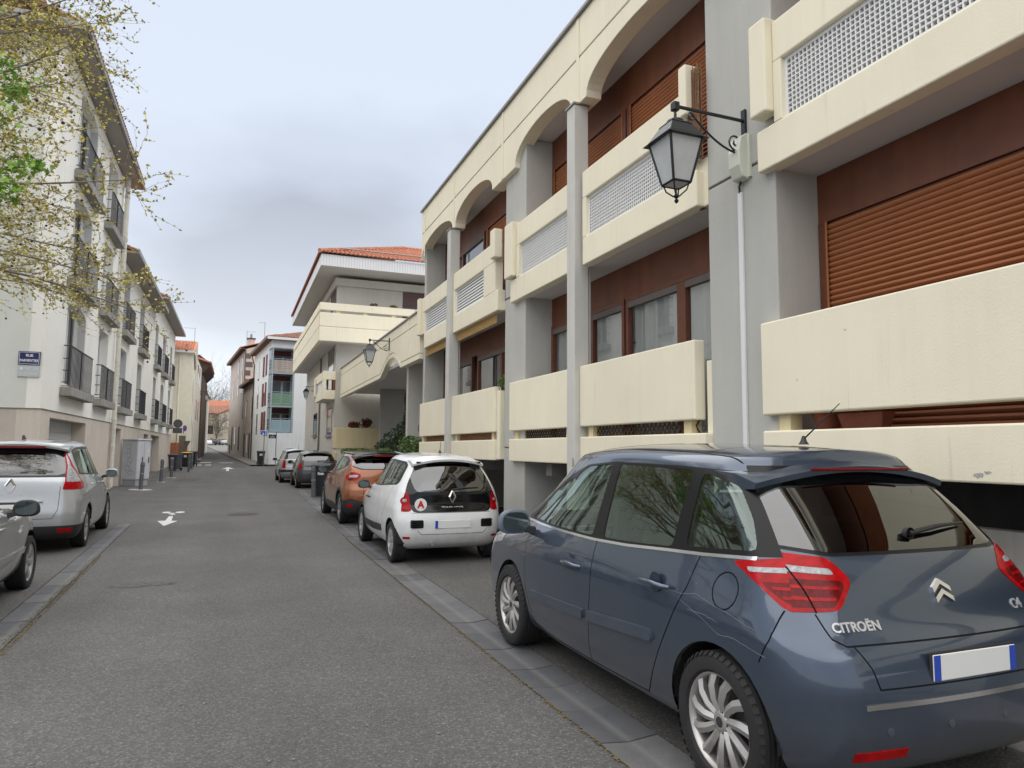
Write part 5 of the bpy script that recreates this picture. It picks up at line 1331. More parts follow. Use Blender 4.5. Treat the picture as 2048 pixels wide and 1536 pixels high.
def wheel(parent, x, y, r, w, style, side, hub_m=ALLOY):
    """wheel whose outer face looks to side (-1 left, +1 right)"""
    s = side; rim = r*.70
    pr = [(rim, -w*.42), (rim+.012, -w*.49), (r*.90, -w*.5), (r*.97, -w*.44), (r, -w*.32)]
    for k in range(5):
        c = -w*.26+w*.52*k/4; pr += [(r, c-w*.035), (r-.007, c-w*.03), (r-.007, c+w*.03), (r, c+w*.035)]
    pr += [(r, w*.32), (r*.97, w*.44), (r*.90, w*.5), (rim+.012, w*.49), (rim, w*.42)]
    t = MB().lathe(pr, (0, 0, 0), 48, ax='x', cap=False)
    # shoulder blocks
    for k in range(48):
        a0 = 2*math.pi*k/48; a1 = a0+2*math.pi/48*.62
        for q in (-1, 1):
            v = []
            for aa in (a0, a1):
                for rr, xx in ((r*.935, q*w*.492), (r*.992, q*w*.40)): v.append((xx+q*.004, (rr+.004)*math.cos(aa), (rr+.004)*math.sin(aa)))
            t.add(v, [(0, 1, 3, 2) if q > 0 else (2, 3, 1, 0)])
    to = t.build('wheel', RUBBER, None, smooth=35)
    to.parent = parent; to.location = (x, y, r-.004)
    o = w*.5*s
    d = MB().lathe([(rim, -o*.84), (rim*.93, -o*.7), (rim*.9, o*.55), (rim*.97, o*.84), (rim, o*.86)] if True else [], (0, 0, 0), 40, ax='x', cap=False)
    ro = d.build('rim', hub_m, None, smooth=50); ro.parent = to
    bk = MB().lathe([(0.0, 0), (rim*.9, 0)], (0, 0, 0), 32, ax='x', cap=False).build('brake_disc', ALLOYD, None); bk.parent = to; bk.location = (o*.1, 0, 0)
    sp = MB(); n, w0, w1, tw = style
    for k in range(n):
        a = 2*math.pi*k/n
        rows = []
        for t_ in (0, .35, .7, 1):
            rr = rim*(.18+.78*t_); ww = (w0+(w1-w0)*t_); aa = a+tw*t_*t_; bul = o*(.62+.2*math.sin(math.pi*min(1, t_*.9)))
            cy, cz = rr*math.cos(aa), rr*math.sin(aa); ty, tz = -math.sin(aa), math.cos(aa)
            rows.append([(bul, cy-ty*ww*.5, cz-tz*ww*.5), (bul+s*.012, cy, cz), (bul, cy+ty*ww*.5, cz+tz*ww*.5), (bul-s*.03, cy+ty*ww*.35, cz+tz*ww*.35), (bul-s*.03, cy-ty*ww*.35, cz-tz*ww*.35)])
        b = len(sp.v)
        for rw in rows: sp.v += rw
        for i in range(3):
            for j in range(5):
                f = (b+i*5+j, b+i*5+(j+1) % 5, b+(i+1)*5+(j+1) % 5, b+(i+1)*5+j); sp.f.append(f if s > 0 else f[::-1])
    so = sp.build('spokes', hub_m, None, smooth=40); so.parent = to
    hb = MB().lathe([(rim*.24, o*.45), (rim*.24, o*.68), (rim*.2, o*.74), (rim*.13, o*.76), (0.0, o*.77)], (0, 0, 0), 20, ax='x', cap=False).build('hub', hub_m, None, smooth=40); hb.parent = to
    cp = MB().lathe([(rim*.11, o*.77), (0, o*.79)], (0, 0, 0), 14, ax='x', cap=False).build('hub_cap', ALLOYD, None, smooth=40); cp.parent = to
    nt = MB()
    for k in range(5):
        a = 2*math.pi*(k+.5)/5; nt.lathe([(.011, o*.6), (.011, o*.72), (0, o*.73)], (0, rim*.19*math.cos(a)*1.0, rim*.19*math.sin(a)), 6, ax='x', cap=False)
    no = nt.build('wheel_nuts', ALLOYD, None); no.parent = to
    return to
def arch_liner(parent, x0, x1, y, z, r):
    mb = MB(); n = 20
    for i in range(n):
        a, b = math.pi*i/n, math.pi*(i+1)/n
        mb.add([(x0, y+r*math.cos(a), z+r*math.sin(a)), (x0, y+r*math.cos(b), z+r*math.sin(b)), (x1, y+r*math.cos(b), z+r*math.sin(b)), (x1, y+r*math.cos(a), z+r*math.sin(a))], [(0, 1, 2, 3)])
        mb.add([(x1, y, z-.1), (x1, y+r*math.cos(a), z+r*math.sin(a)), (x1, y+r*math.cos(b), z+r*math.sin(b))], [(0, 1, 2)])
    o = mb.build('wheel_arch', UNDER, None); o.parent = parent
def mirror(parent, x, y, z, side, shell, s=1.0):
    """door mirror: shell bulging forward, glass looking back"""
    bm = bmesh.new(); bmesh.ops.create_uvsphere(bm, u_segments=20, v_segments=12, radius=1)
    for v in bm.verts:
        c = v.co
        sx = math.copysign(abs(c.x)**.7, c.x); sz = math.copysign(abs(c.z)**.75, c.z); yy_ = c.y
        if yy_ < 0: yy_ = yy_*.12
        v.co = Vector((x+side*(.13*s)+sx*.115*s*(1-.12*sz), y+yy_*.115*s, z+sz*.082*s))
    me = bpy.data.meshes.new('mirror'); bm.to_mesh(me); bm.free()
    me.polygons.foreach_set('use_smooth', [True]*len(me.polygons))
    mo = add_obj('mirror', me, shell, parent)
    g = MB(); cx_ = x+side*.13*s; n = 20; vs_ = []
    for k in range(n):
        a = 2*math.pi*k/n; ca, sa = math.cos(a), math.sin(a)
        vs_.append((cx_+math.copysign(abs(ca)**.7, ca)*.092*s, y-.0165*s, z+math.copysign(abs(sa)**.75, sa)*.064*s))
    g.add(vs_, [tuple(range(n))]); go = g.build('mirror_glass', mat('mirror_face', (.10, .12, .12), .05, metal=.8), None); go.parent = mo
    MB().prism([(x-side*.03, z-.10*s), (x+side*.09*s, z-.06*s), (x+side*.07*s, z-.02*s), (x-side*.03, z-.04*s)], 'y', y-.01, y+.07*s).build('mirror_arm', BLACKP, None, bevel=.008).parent = mo
    return mo
def seat(parent, x, y, z, w=.48, h=.62, m=None, head=True):
    m = m or mat('seat_cloth', (.035, .036, .04), .9)
    MB().box(x-w/2, x+w/2, y-.05, y+.45, z-.18, z).build('seat', m, None, bevel=.05).parent = parent
    so = MB().prism([(y-.16, z-.1), (y-.02, z-.1), (y-.08, z+h), (y-.22, z+h)], 'x', x-w/2, x+w/2).build('seat_back', m, None, bevel=.045); so.parent = parent
    if head: MB().box(x-.13, x+.13, y-.24, y-.14, z+h+.05, z+h+.24).build('headrest', m, None, bevel=.04, seg=3).parent = so
def car(name, label, loc, rz, S):
    root = thing(name, label, 'car', loc, rz, local=True, group=S.get('group'))
    L, hw = S['L'], S['hw']
    bm = body_bmesh(S['levels'], S.get('sub', 5), S['ktop'], S.get('kbot', 2))
    # label numbers
    names = {}; nxt = [10]
    def lid(k):
        if k not in names: names[k] = nxt[0]; nxt[0] += 1
        return names[k]
    for (view, k, poly) in S['cuts']: knife(bm, view, poly, lid(k))
    for pts in S.get('gaps_s', []):
        for q in strip(pts, S.get('gw', .007)): knife(bm, 'S', q, lid('gap'))
    for pts in S.get('gaps_r', []):
        for q in strip(pts, S.get('gw', .007)): knife(bm, 'R', q, lid('gap'))
    for pts in S.get('gaps_t', []):
        for q in strip(pts, S.get('gw', .007)): knife(bm, 'T', q, lid('gap'))
    for (yw, zw, rw) in S['arches']: knife(bm, 'S', arch_poly(yw, zw, rw), lid('hole'))
    lab = bm.faces.layers.int['lab']; reg = bm.faces.layers.int['reg']
    for f in bm.faces:
        if f[reg] == 4: f[lab] = lid('under')
    # lower faces inside the wheel wells
    for f in list(bm.faces):
        if f[lab] == lid('under'):
            c = f.calc_center_median()
            if any(abs(c.y-yw) < rw*.95 and abs(c.x) > hw-.3 for yw, zw, rw in S['arches']): f[lab] = lid('hole')
    bm.normal_update()
    used = {lid('hole')}
    for k, (nm, m, push, wall, isl) in S['parts'].items():
        if k in names:
            part_from(bm, {lid(k)}, nm, m, root, push, wall, isl); used.add(lid(k))
    part_from(bm, {lid('gap')}, 'panel_gap', GAP, root, -.006, 0, False); used.add(lid('gap'))
    part_from(bm, {lid('under')}, 'underbody', UNDER, root); used.add(lid('under'))
    rest = {f[lab] for f in bm.faces}-used
    body = part_from(bm, rest, 'body', S['paint'], root)[0]
    # inner lining: what one sees through the windows
    gl = {names[k] for k in names if 'glass' in k}
    mp = {}; vs_ = []; fc = []
    zl = S.get('zline', .5)
    for f in bm.faces:
        if f[lab] in gl or f[lab] == lid('hole') or f[reg] == 4: continue
        if f.calc_center_median().z < zl or f.calc_center_median().y > S['cowl']+.2: continue
        idx = []
        for v in f.verts:
            if v not in mp: mp[v] = len(vs_); vs_.append(tuple(v.co-v.normal*.025))
            idx.append(mp[v])
        fc.append(idx[::-1])
    me = bpy.data.meshes.new('lining'); me.from_pydata(vs_, [], fc); me.validate(); me.update(); me.polygons.foreach_set('use_smooth', [True]*len(me.polygons))
    add_obj('interior_lining', me, LINER, root)
    bm.free()
    fl = MB().box(-hw+.1, hw-.1, S.get('boot', .35), S['cowl'], .34, .40).build('cabin_floor', LINER, None); fl.parent = root
    MB().prism([(S['cowl']-.75, .72), (S['cowl']-.7, .90), (S['cowl']-.1, .93), (S['cowl']+.1, .6), (S['cowl']-.4, .45)], 'x', -hw+.14, hw-.14).build('dashboard', LINER, None, bevel=.04).parent = root
    ys1 = S['cowl']-1.45; sz = S.get('seatz', .62)
    seat(root, -.37, ys1, sz); seat(root, .37, ys1, sz)
    y2 = S.get('rear_seat', ys1-.95); MB().box(-.62, .62, y2-.05, y2+.4, sz-.2, sz).build('rear_bench', MATS['seat_cloth'], None, bevel=.05).parent = root
    rb = MB().prism([(y2-.16, sz-.1), (y2-.02, sz-.1), (y2-.06, sz+.5), (y2-.2, sz+.5)], 'x', -.62, .62).build('rear_backrest', MATS['seat_cloth'], None, bevel=.045); rb.parent = root
    for xx in (-.4, 0, .4): MB().box(xx-.12, xx+.12, y2-.2, y2-.11, sz+.53, sz+.68).build('headrest', MATS['seat_cloth'], None, bevel=.035, seg=3).parent = rb
    st = MB(); c = (-.37, S['cowl']-.82, .98)
    st.tube([(c[0]+.18*math.cos(a), c[1]-.18*math.sin(a)*.4, c[2]+.18*math.sin(a)) for a in [2*math.pi*k/20 for k in range(21)]], .014, 6).tube([(c[0]-.17, c[1], c[2]), (c[0]+.17, c[1], c[2])], .016, 5)
    st.build('steering_wheel', BLACKP, None, smooth=40).parent = root
    for (yw, zw, rw) in S['arches']:
        for s in (-1, 1): arch_liner(root, s*(S['hw']-.05), s*(S['hw']-.34), yw, zw, rw+.005)
    for yw in (S['arches'][0][0], S['arches'][1][0]):
        for s in (-1, 1): wheel(root, s*(hw-S.get('inset', .125)), yw, S['wr'], S['ww'], S['wstyle'], s, S.get('hub', ALLOY))
    mz = S['mirror']
    for s in (-1, 1): mirror(root, s*mz[0], mz[1], mz[2], s, S.get('mshell', S['paint']), mz[3] if len(mz) > 3 else 1.0)
    if 'ant' in S:
        ax_, ay_, az_, al, aa = S['ant']
        an = MB().lathe([(.03, 0), (.018, .02), (.008, .05)], (ax_, ay_, az_), 10).build('antenna', BLACKP, None, smooth=40); an.parent = root
        MB().tube([(ax_, ay_, az_+.03), (ax_, ay_-al*math.sin(aa), az_+.03+al*math.cos(aa))], [.005, .0025], 5).build('rod', BLACKP, None).parent = an
    if 'extra' in S: S['extra'](root)
    return root
def pbox(parent, nm, m, *b, bevel=.004, rot=None):
    o = MB().box(*b).build(nm, m, None, bevel=bevel); o.parent = parent; return o
def badge_text(parent, nm, s, size, m, loc, rot=FACE_MY, ext=.003, **k):
    o = text_obj(nm, s, size, m, None, loc, rot, ext, **k); o.parent = parent; return o
def wiper(parent, x0, z0, x1, z1, y0, y1, m=BLACKP):
    o = MB().tube([(x0, y0-.02, z0), ((x0+x1)/2, (y0+y1)/2-.03, (z0+z1)/2+.012), (x1, y1-.012, z1)], [.014, .011, .006], 6).build('rear_wiper', m, None, smooth=40); o.parent = parent
    MB().lathe([(.028, -.03), (.024, 0), (.0, .01)], (x0, y0-.0, z0), 12, ax='y', cap=False).build('wiper_hub', m, None, smooth=40).parent = o
def mirrored(poly): return [(-x, z) for x, z in poly]
def gen_levels(L, hw, H, zb, rake, cowl, wst, roofy=None, tum=.22, hood=.86, rr=.30, front_drop=.12):
    """rake: rear y at z=.58,.74,.84, shoulder, belt, mid glass, roof rail"""
    y5, y6, y7, y8, y9, y10, y11 = rake; zr = H-.085; zm = (zb+zr)/2; hr = hw-.06-tum*.83
    rt = [(y11-.2, zr-.065), (y11+.55, zr-.018), (y11+(wst-y11)*.55, zr), (wst-.35, zr-.035), (wst+.15, zr-.11)]
    if roofy: rt = roofy
    up = lambda d: [(a, b+d) for a, b in rt]
    return [(.22, 0, .6, L-.6, 0, 0, .01, .01, .01, .01, 0, 0),
        (.19, hw-.29, .40, L-.32, 0, .05, .15, .15, .2, .2, .02, .04),
        (.205, hw-.11, .20, L-.19, .05, .1, .25, .2, .3, .3, .03, .08),
        (.30, hw-.037, .05, L-.07, .07, .14, rr, .28, .36, .36, .03, .08),
        (.45, hw-.01, .0, L-.01, .08, .16, rr+.02, .30, .40, .40, .03, .09),
        (.58, hw, y5, L, .08, .16, rr+.02, .30, .40, .42, .03, .09),
        (.74, hw, y6, L-.03, .08, .17, rr, .30, .42, .45, .03, .10),
        (.84, hw-.007, y7, L-.09, .07, .18, rr, .28, .44, .5, .035, .11),
        ([(0, zb-.07), (L*.45, zb-.09), (L*.78, zb-.10), (L-.2, hood-.06)], hw-.03, y8, L-.22, .08, .2, rr, .26, .45, .5, .05, .14),
        ([(0, zb+.06), (L*.25, zb+.03), (L*.45, zb), (L*.72, zb-.01), (cowl+.1, zb-.05)], hw-.06, y9, cowl, .09, .35, rr, .3, .5, .6, .06, .12),
        ([(0, zm+.01), (L*.4, zm), (cowl, zm-.05)], hw-.06-tum*.36, y10, cowl*.42+wst*.58, .08, .3, rr-.03, .28, .4, .5, .06, .10),
        (rt, hr, y11, wst, .07, .25, .22, .25, .35, .4, .05, .07),
        (up(.04), hr-.075, y11+.02, wst-.05, .06, .22, .2, .22, .3, .35, .04, .05),
        (up(.074), hr*.5, y11+.03, wst-.07, .03, .1, .15, .15, .2, .2, .02, .02),
        (up(.085), 0, y11+.03, wst-.08, 0, 0, .01, .01, .01, .01, 0, 0)]
STD_PARTS = {'pillar': ('window_surround', mat('satin_black', (.008, .008, .009), .3, spec=.25), 0.0, 0, False), 'glass_s': ('side_window', CARGL, -.003, 0, True), 'glass_r': ('rear_window', CARGD, .001, 0, True),
    'glass_f': ('windscreen', CARGL, 0, 0, True), 'chrome': ('chrome_strip', CHROME, .005, .008, True), 'lamp': ('tail_lamp', RED, .004, .012, True), 'lampd': ('tail_lamp_lens', REDD, .0045, .01, True),
    'lampb': ('tail_lamp_bar', RED, .006, .008, True), 'clear': ('lamp_lens', CLEAR, .006, .01, True), 'mould': ('side_moulding', None, .014, .018, True), 'bumper': ('bumper', BLACKP, .002, .004, True), 'refl': ('reflector', RED, .005, .01, True),
    'clad': ('wheel_arch_trim', BLACKP, .008, .014, True), 'head': ('headlamp', CLEAR, .003, .01, True), 'roof': ('roof_panel', GLOSSB, .001, 0, True), 'black': ('black_panel', GLOSSB, .0, 0, True), 'vent': ('air_vent', BLACKP, -.004, 0, True)}
def std(**ov):
    d = dict(STD_PARTS); d.update(ov); return d
def handle(parent, x, y0, y1, z, m, s=-1):
    o = MB().tube([(x, y0, z-.004), (x+s*.03, y0+.025, z), (x+s*.034, (y0+y1)/2, z+.004), (x+s*.03, y1-.02, z+.002), (x, y1, z)], [.012, .014, .015, .014, .012], 8).build('door_handle', m, None, smooth=50); o.parent = parent
def spoiler(parent, hwid, y0, y1, zc, drop, m, th=.03, curve=.10):
    mb = MB(); n = 14; b = 0
    for i in range(n+1):
        x = -hwid+2*hwid*i/n; q = (x/hwid)**2; z = zc-curve*q; ya = y0+.05*q*q
        mb.v += [(x, y1, z+.004), (x, (y0+y1)/2, z-drop*.35+.01), (x, ya, z-drop), (x, ya+.01, z-drop-th), (x, y1-.1, z-drop-th*1.6)]
    for i in range(n):
        for j in range(5):
            a = i*5+j; c = i*5+(j+1) % 5; mb.f.append((a+5, c+5, c, a))
    mb.f.append((4, 3, 2, 1, 0)); e = n*5; mb.f.append((e, e+1, e+2, e+3, e+4))
    o = mb.build('spoiler', m, None, smooth=40); o.parent = parent; return o

# ---- blue-grey people carrier, nearest on the right
paint('blue_moulding', (.050, .066, .092), metal=.2, rough=.42, coat=.3)
BLUE = paint('blue_grey_metallic', (.050, .071, .108), metal=.5, rough=.28, dirt=.06)
def spec_blue():
    L, hw = 4.47, .915
    lv = gen_levels(L, hw, 1.66, 1.04, (.0, .035, .11, .16, .22, .43, .67), 3.92, 3.05)
    lv = [l_[:2]+(l_[2]+.08,)+l_[3:] for l_ in lv]
    lampR = rnd_poly([(-.97, 1.165), (-.56, 1.125), (-.485, 1.03), (-.60, .915), (-.97, .90)], .03)
    lampS = rnd_poly([(.70, 1.075), (-.07, 1.205), (-.07, .90), (.35, .905), (.48, .985)], .03)
    lampDR = rnd_poly([(-.97, 1.045), (-.545, 1.032), (-.535, 1.01), (-.62, .928), (-.97, .92)], .015)
    dlo = [(3.44, 1.035), (3.0, 1.03), (2.0, 1.032), (1.6, 1.045), (1.2, 1.07), (.9, 1.085), (.50, 1.115), (-.2, 1.17), (-.2, 1.52), (.88, 1.50), (1.3, 1.52), (2.0, 1.53), (2.45, 1.50), (2.75, 1.42), (3.1, 1.26)]
    belt = [(3.44, 1.035), (3.0, 1.03), (2.0, 1.032), (1.6, 1.045), (1.2, 1.07), (.9, 1.085), (.56, 1.11)]
    c = [('S', 'pillar', dlo),
         ('S', 'glass_s', rnd_poly([(3.28, 1.05), (3.0, 1.05), (2.62, 1.395), (2.74, 1.385), (3.0, 1.28)], .02)),
         ('S', 'glass_s', rnd_poly([(2.96, 1.045), (2.045, 1.047), (2.02, 1.512), (2.42, 1.49), (2.57, 1.435)], .03)),
         ('S', 'glass_s', rnd_poly([(1.90, 1.05), (1.6, 1.06), (1.17, 1.085), (1.17, 1.498), (1.92, 1.514)], .03)),
         ('S', 'glass_s', rnd_poly([(1.06, 1.10), (.57, 1.135), (.66, 1.27), (.82, 1.43), (1.09, 1.488)], .04)),
         ('R', 'pillar', rnd_poly([(-.84, 1.175), (-.54, 1.128), (.54, 1.128), (.84, 1.175), (.66, 1.53), (-.66, 1.53)], .03)),
         ('R', 'glass_r', rnd_poly([(-.80, 1.185), (-.52, 1.143), (.52, 1.143), (.80, 1.185), (.61, 1.475), (-.61, 1.475)], .05)),
         ('F', 'glass_f', [(-.72, 1.05), (.72, 1.05), (.56, 1.49), (-.56, 1.49)]),
         ('R', 'lamp', lampR), ('R', 'lamp', mirrored(lampR)), ('S', 'lamp', lampS),
         ('S', 'clear', rnd_poly([(.60, 1.062), (-.07, 1.115), (-.07, 1.09), (.58, 1.042)], .01)),
         ('R', 'clear', rnd_poly([(-.97, 1.105), (-.575, 1.08), (-.565, 1.055), (-.97, 1.075)], .01)), ('R', 'clear', mirrored(rnd_poly([(-.97, 1.105), (-.575, 1.08), (-.565, 1.055), (-.97, 1.075)], .01))),
         ('R', 'lampd', lampDR), ('R', 'lampd', mirrored(lampDR)),
         ('S', 'lampd', rnd_poly([(.50, 1.01), (-.07, 1.05), (-.07, .925), (.34, .925)], .02)),
         ('S', 'lampb', [(.44, .996), (-.07, 1.022), (-.07, 1.008), (.43, .984)]), ('S', 'lampb', [(.39, .962), (-.07, .972), (-.07, .958), (.38, .95)])]+[('R', 'lampb', q_) for p_ in ([(-.97, 1.018), (-.575, 1.008), (-.57, .996), (-.97, 1.004)], [(-.97, .970), (-.60, .966), (-.605, .953), (-.97, .956)]) for q_ in (p_, mirrored(p_))]+[
         ('S', 'mould', rnd_poly([(2.98, .475), (2.98, .535), (2.055, .577), (2.055, .515)], .015)), ('S', 'mould', rnd_poly([(2.0, .518), (2.0, .58), (1.27, .632), (1.25, .57)], .015)),
         ('R', 'chrome', [(-.62, .545), (.62, .545), (.62, .567), (-.62, .567)]),
         ('R', 'refl', [(-.66, .335), (-.40, .335), (-.40, .375), (-.66, .375)]), ('R', 'refl', [(.40, .335), (.66, .335), (.66, .375), (.40, .375)]),
         ('S', 'head', [(4.4, .80), (3.75, .90), (3.8, .80), (4.4, .68)])]
    for a, b in zip(belt, belt[1:]): c.append(('S', 'chrome', [a, b, (b[0], b[1]-.016), (a[0], a[1]-.016)]))
    gs = [[(3.10, 1.01), (3.12, .87), (3.08, .5), (2.96, .29), (2.90, .245)], [(1.96, 1.02), (1.97, .7), (2.03, .31), (2.04, .245)], [(.93, 1.06), (.98, .9), (1.12, .67), (1.27, .42), (1.33, .31), (1.37, .265)], [(2.9, .245), (2.04, .245), (1.37, .262)],
          [(.365, .905), (.39, .78), (.44, .68)], disc(.70, .935, .085)+[disc(.70, .935, .085)[0]], [(3.55, .95), (3.85, .86), (4.2, .78)]]
    gr = [[(-.735, 1.15), (-.705, .91)], [(.735, 1.15), (.705, .91)], [(-.71, .90), (-.685, .81), (-.64, .785), (.64, .785), (.685, .81), (.71, .90)], [(-.61, .785), (-.56, .70), (-.54, .62), (.54, .62), (.56, .70), (.61, .785)]]
    def extra(r):
        sp = spoiler(r, .655, .65, 1.08, 1.585, .055, BLUE, curve=.085)
        MB().box(-.34, .34, .647, .665, 1.505, 1.522).build('brake_light', REDD, None, bevel=.006).parent = sp
        for s in (-1, 1):
            handle(r, s*.905, 2.12, 2.36, .835, BLUE, s); handle(r, s*.905, 1.10, 1.36, .885, BLUE, s)
            for yy_ in (2.24, 1.23):
                MB().lathe([(.055, 0), (.05, .004)], (s*.903, yy_, .84 if yy_ > 2 else .89), 16, ax='x').build('handle_recess', mat('blue_recess', (.02, .03, .05), .4), None).parent = r
        # emblem, lettering
        def ry(x, z): return rear_y(lv, x, z)
        for dz in (0, -.042):
            ch = MB()
            for sg_ in (-1, 1):
                q = [(0, 1.02+dz), (sg_*.056, .985+dz), (sg_*.056, .963+dz), (0, .998+dz)]
                f = [(x, ry(x, z)-.014, z) for x, z in q]; bk = [(x, ry(x, z)+.002, z) for x, z in q]
                fs = [(0, 3, 2, 1), (0, 1, 5, 4), (2, 3, 7, 6), (1, 2, 6, 5)]; ch.add(f+bk, fs if sg_ > 0 else [t[::-1] for t in fs])
            ch.build('emblem', CHROME, None).parent = r
        rear_text(r, lv, 'CITROËN', .058, mat('badge_silver', (.62, .62, .63), .3, metal=.6), -.545, .850, .245, offset=.0015)
        rear_text(r, lv, 'C4', .065, MATS['badge_silver'], .50, .875, .085, offset=.0015)
        for i, ch_ in enumerate('Picasso'):
            yy_ = 3.36-.026*i; badge_text(r, 'letter', ch_, .05, CHROME, (-surf(lv, yy_, .93)-.002, yy_, .93), rot=(R_(84), 0, R_(-90)), shear=.2)
        z1 = 1.215; wiper(r, -.02, z1, .44, z1+.03, ry(-.02, z1)-.012, ry(.44, z1+.03)-.012)
        pbox(r, 'number_plate', PLATE, -.26, .26, ry(.0, .68)-.012, ry(.0, .68)-.004, .63, .74, bevel=.004); pbox(r, 'plate_frame', BLACKP, -.27, .27, ry(.0, .68)-.0035, ry(.0, .68)+.004, .62, .75); pbox(r, 'plate_band', PLATEB, -.259, -.22, ry(.0, .68)-.0135, ry(.0, .68)-.0122, .632, .738, bevel=0); pbox(r, 'plate_band', PLATEB, .22, .259, ry(.0, .68)-.0135, ry(.0, .68)-.0122, .632, .738, bevel=0)
        for x in (-.5, -.17, .17, .5): MB().lathe([(.018, .006), (.018, -.002), (.012, -.003)], (x, ry(x, .45), .45), 12, ax='y').build('parking_sensor', MATS['blue_moulding'], None).parent = r
        # key scratches on the rear wing
        rn = random.Random(3)
        SCR = mat('scratch', (.26, .29, .33), .6)
        for pts in ([(1.25, .865), (1.0, .87), (.9, .885), (.6, .83), (.45, .80)], [(1.02, .84), (.8, .77), (.72, .735), (.6, .74), (.36, .70)], [(.95, .80), (.8, .80), (.7, .78)], [(1.0, .99), (.9, .93), (.86, .87)]):
            p3 = []
            for k in range(len(pts)-1):
                for t in range(6):
                    y = pts[k][0]+(pts[k+1][0]-pts[k][0])*t/6; z = pts[k][1]+(pts[k+1][1]-pts[k][1])*t/6
                    p3.append((y, z+rn.uniform(-.003, .003)))
            r_['scr'].append(p3)
        for p3 in r_['scr']:
            v = [(-surf(lv, y, z)-.0008, y, z) for y, z in p3]; mb = MB()
            for a, b in zip(v, v[1:]): mb.add([(a[0], a[1], a[2]-.0008), (b[0], b[1], b[2]-.0008), (b[0], b[1], b[2]+.0008), (a[0], a[1], a[2]+.0008)], [(0, 1, 2, 3)])
            mb.build('scratch', SCR, None).parent = r
    r_ = {'scr': []}
    return dict(L=L, hw=hw, levels=lv, sub=6, ktop=11, cuts=c, gaps_s=gs, gaps_r=gr, gaps_t=[[(-.575, .72), (-.605, 1.6), (-.60, 2.2), (-.56, 2.85)], [(.575, .72), (.605, 1.6), (.60, 2.2), (.56, 2.85)], [(-.575, 1.18), (0, 1.13), (.575, 1.18)]], arches=[(.74, .31, .375), (3.45, .31, .375)], wr=.322, ww=.215, wstyle=(11, .036, .058, .2), paint=BLUE,
        parts=std(mould=('side_moulding', paint('blue_moulding', (.055, .08, .122), metal=.2, rough=.42, coat=.3), .022, .026, True)), cowl=3.75, mirror=(.86, 3.03, 1.045, 1.15), mshell=mat('mirror_shell', (.10, .125, .16), .35, coat=.5), ant=(0, 1.05, 1.645, .33, .95), extra=extra, seatz=.68, rear_seat=1.35, boot=.4)
def rear_y(lv, x, z):
    """y of the rear face of a level stack at (x, z)"""
    K = len(lv); zs = []; ys_ = []
    for l in lv:
        pts = outline(*l[1:])[:NR+NC]; yy_ = float(np.interp(abs(x), [p[0] for p in pts], [p[1] for p in pts]))
        zs.append(l[0] if not isinstance(l[0], (list, tuple)) else float(np.interp(yy_, [p[0] for p in l[0]], [p[1] for p in l[0]]))); ys_.append(yy_)
    t = np.linspace(2, K-3, 400); zz = pchip(np.arange(K), np.array(zs), t); yv = pchip(np.arange(K), np.array(ys_), t)
    return float(yv[int(np.argmin(abs(zz-z)))])
def rear_text(parent, lv, s, size, m, x, z, w, ext=.003, **k):
    """letters one by one on the curved tailgate"""
    wd = [{'I': .4, 'M': 1.2, 'N': 1.05, 'O': 1.1, 'C': 1.05}.get(c_, 1.0) for c_ in s]; tot = sum(wd); acc = 0
    for i, ch in enumerate(s):
        xx = x+w*((acc+wd[i]/2)/tot-.5); acc += wd[i]; y = rear_y(lv, xx, z); dz = rear_y(lv, xx, z+.03)-rear_y(lv, xx, z-.03); dx = rear_y(lv, xx+.03, z)-rear_y(lv, xx-.03, z)
        o = text_obj('letter', ch, size, m, None, (xx, y-.002, z), (R_(90)-math.atan(dz/.06), 0, math.atan(dx/.06)), ext, **k); o.parent = parent
def surf(lv, y, z):
    """half-width of a level stack at (y, z)"""
    K = len(lv); o = [outline(*l[1:]) for l in lv]; zs = []; xs = []
    for l, pts in zip(lv, o):
        zz = l[0] if not isinstance(l[0], (list, tuple)) else float(np.interp(y, [p[0] for p in l[0]], [p[1] for p in l[0]]))
        side = pts[NR:NR+NC+NS+NC]; yy_ = [p[1] for p in side]
        zs.append(zz); xs.append(float(np.interp(y, yy_, [p[0] for p in side])))
    t = np.linspace(2, K-1, 300); zz = pchip(np.arange(K), np.array(zs), t); xx = pchip(np.arange(K), np.array(xs), t)
    return float(xx[int(np.argmin(abs(zz-z)))])
car('people_carrier', 'dark blue grey people carrier with a scratched rear wing parked nearest on the right', (3.075, 2.12, 0), R_(0), spec_blue())

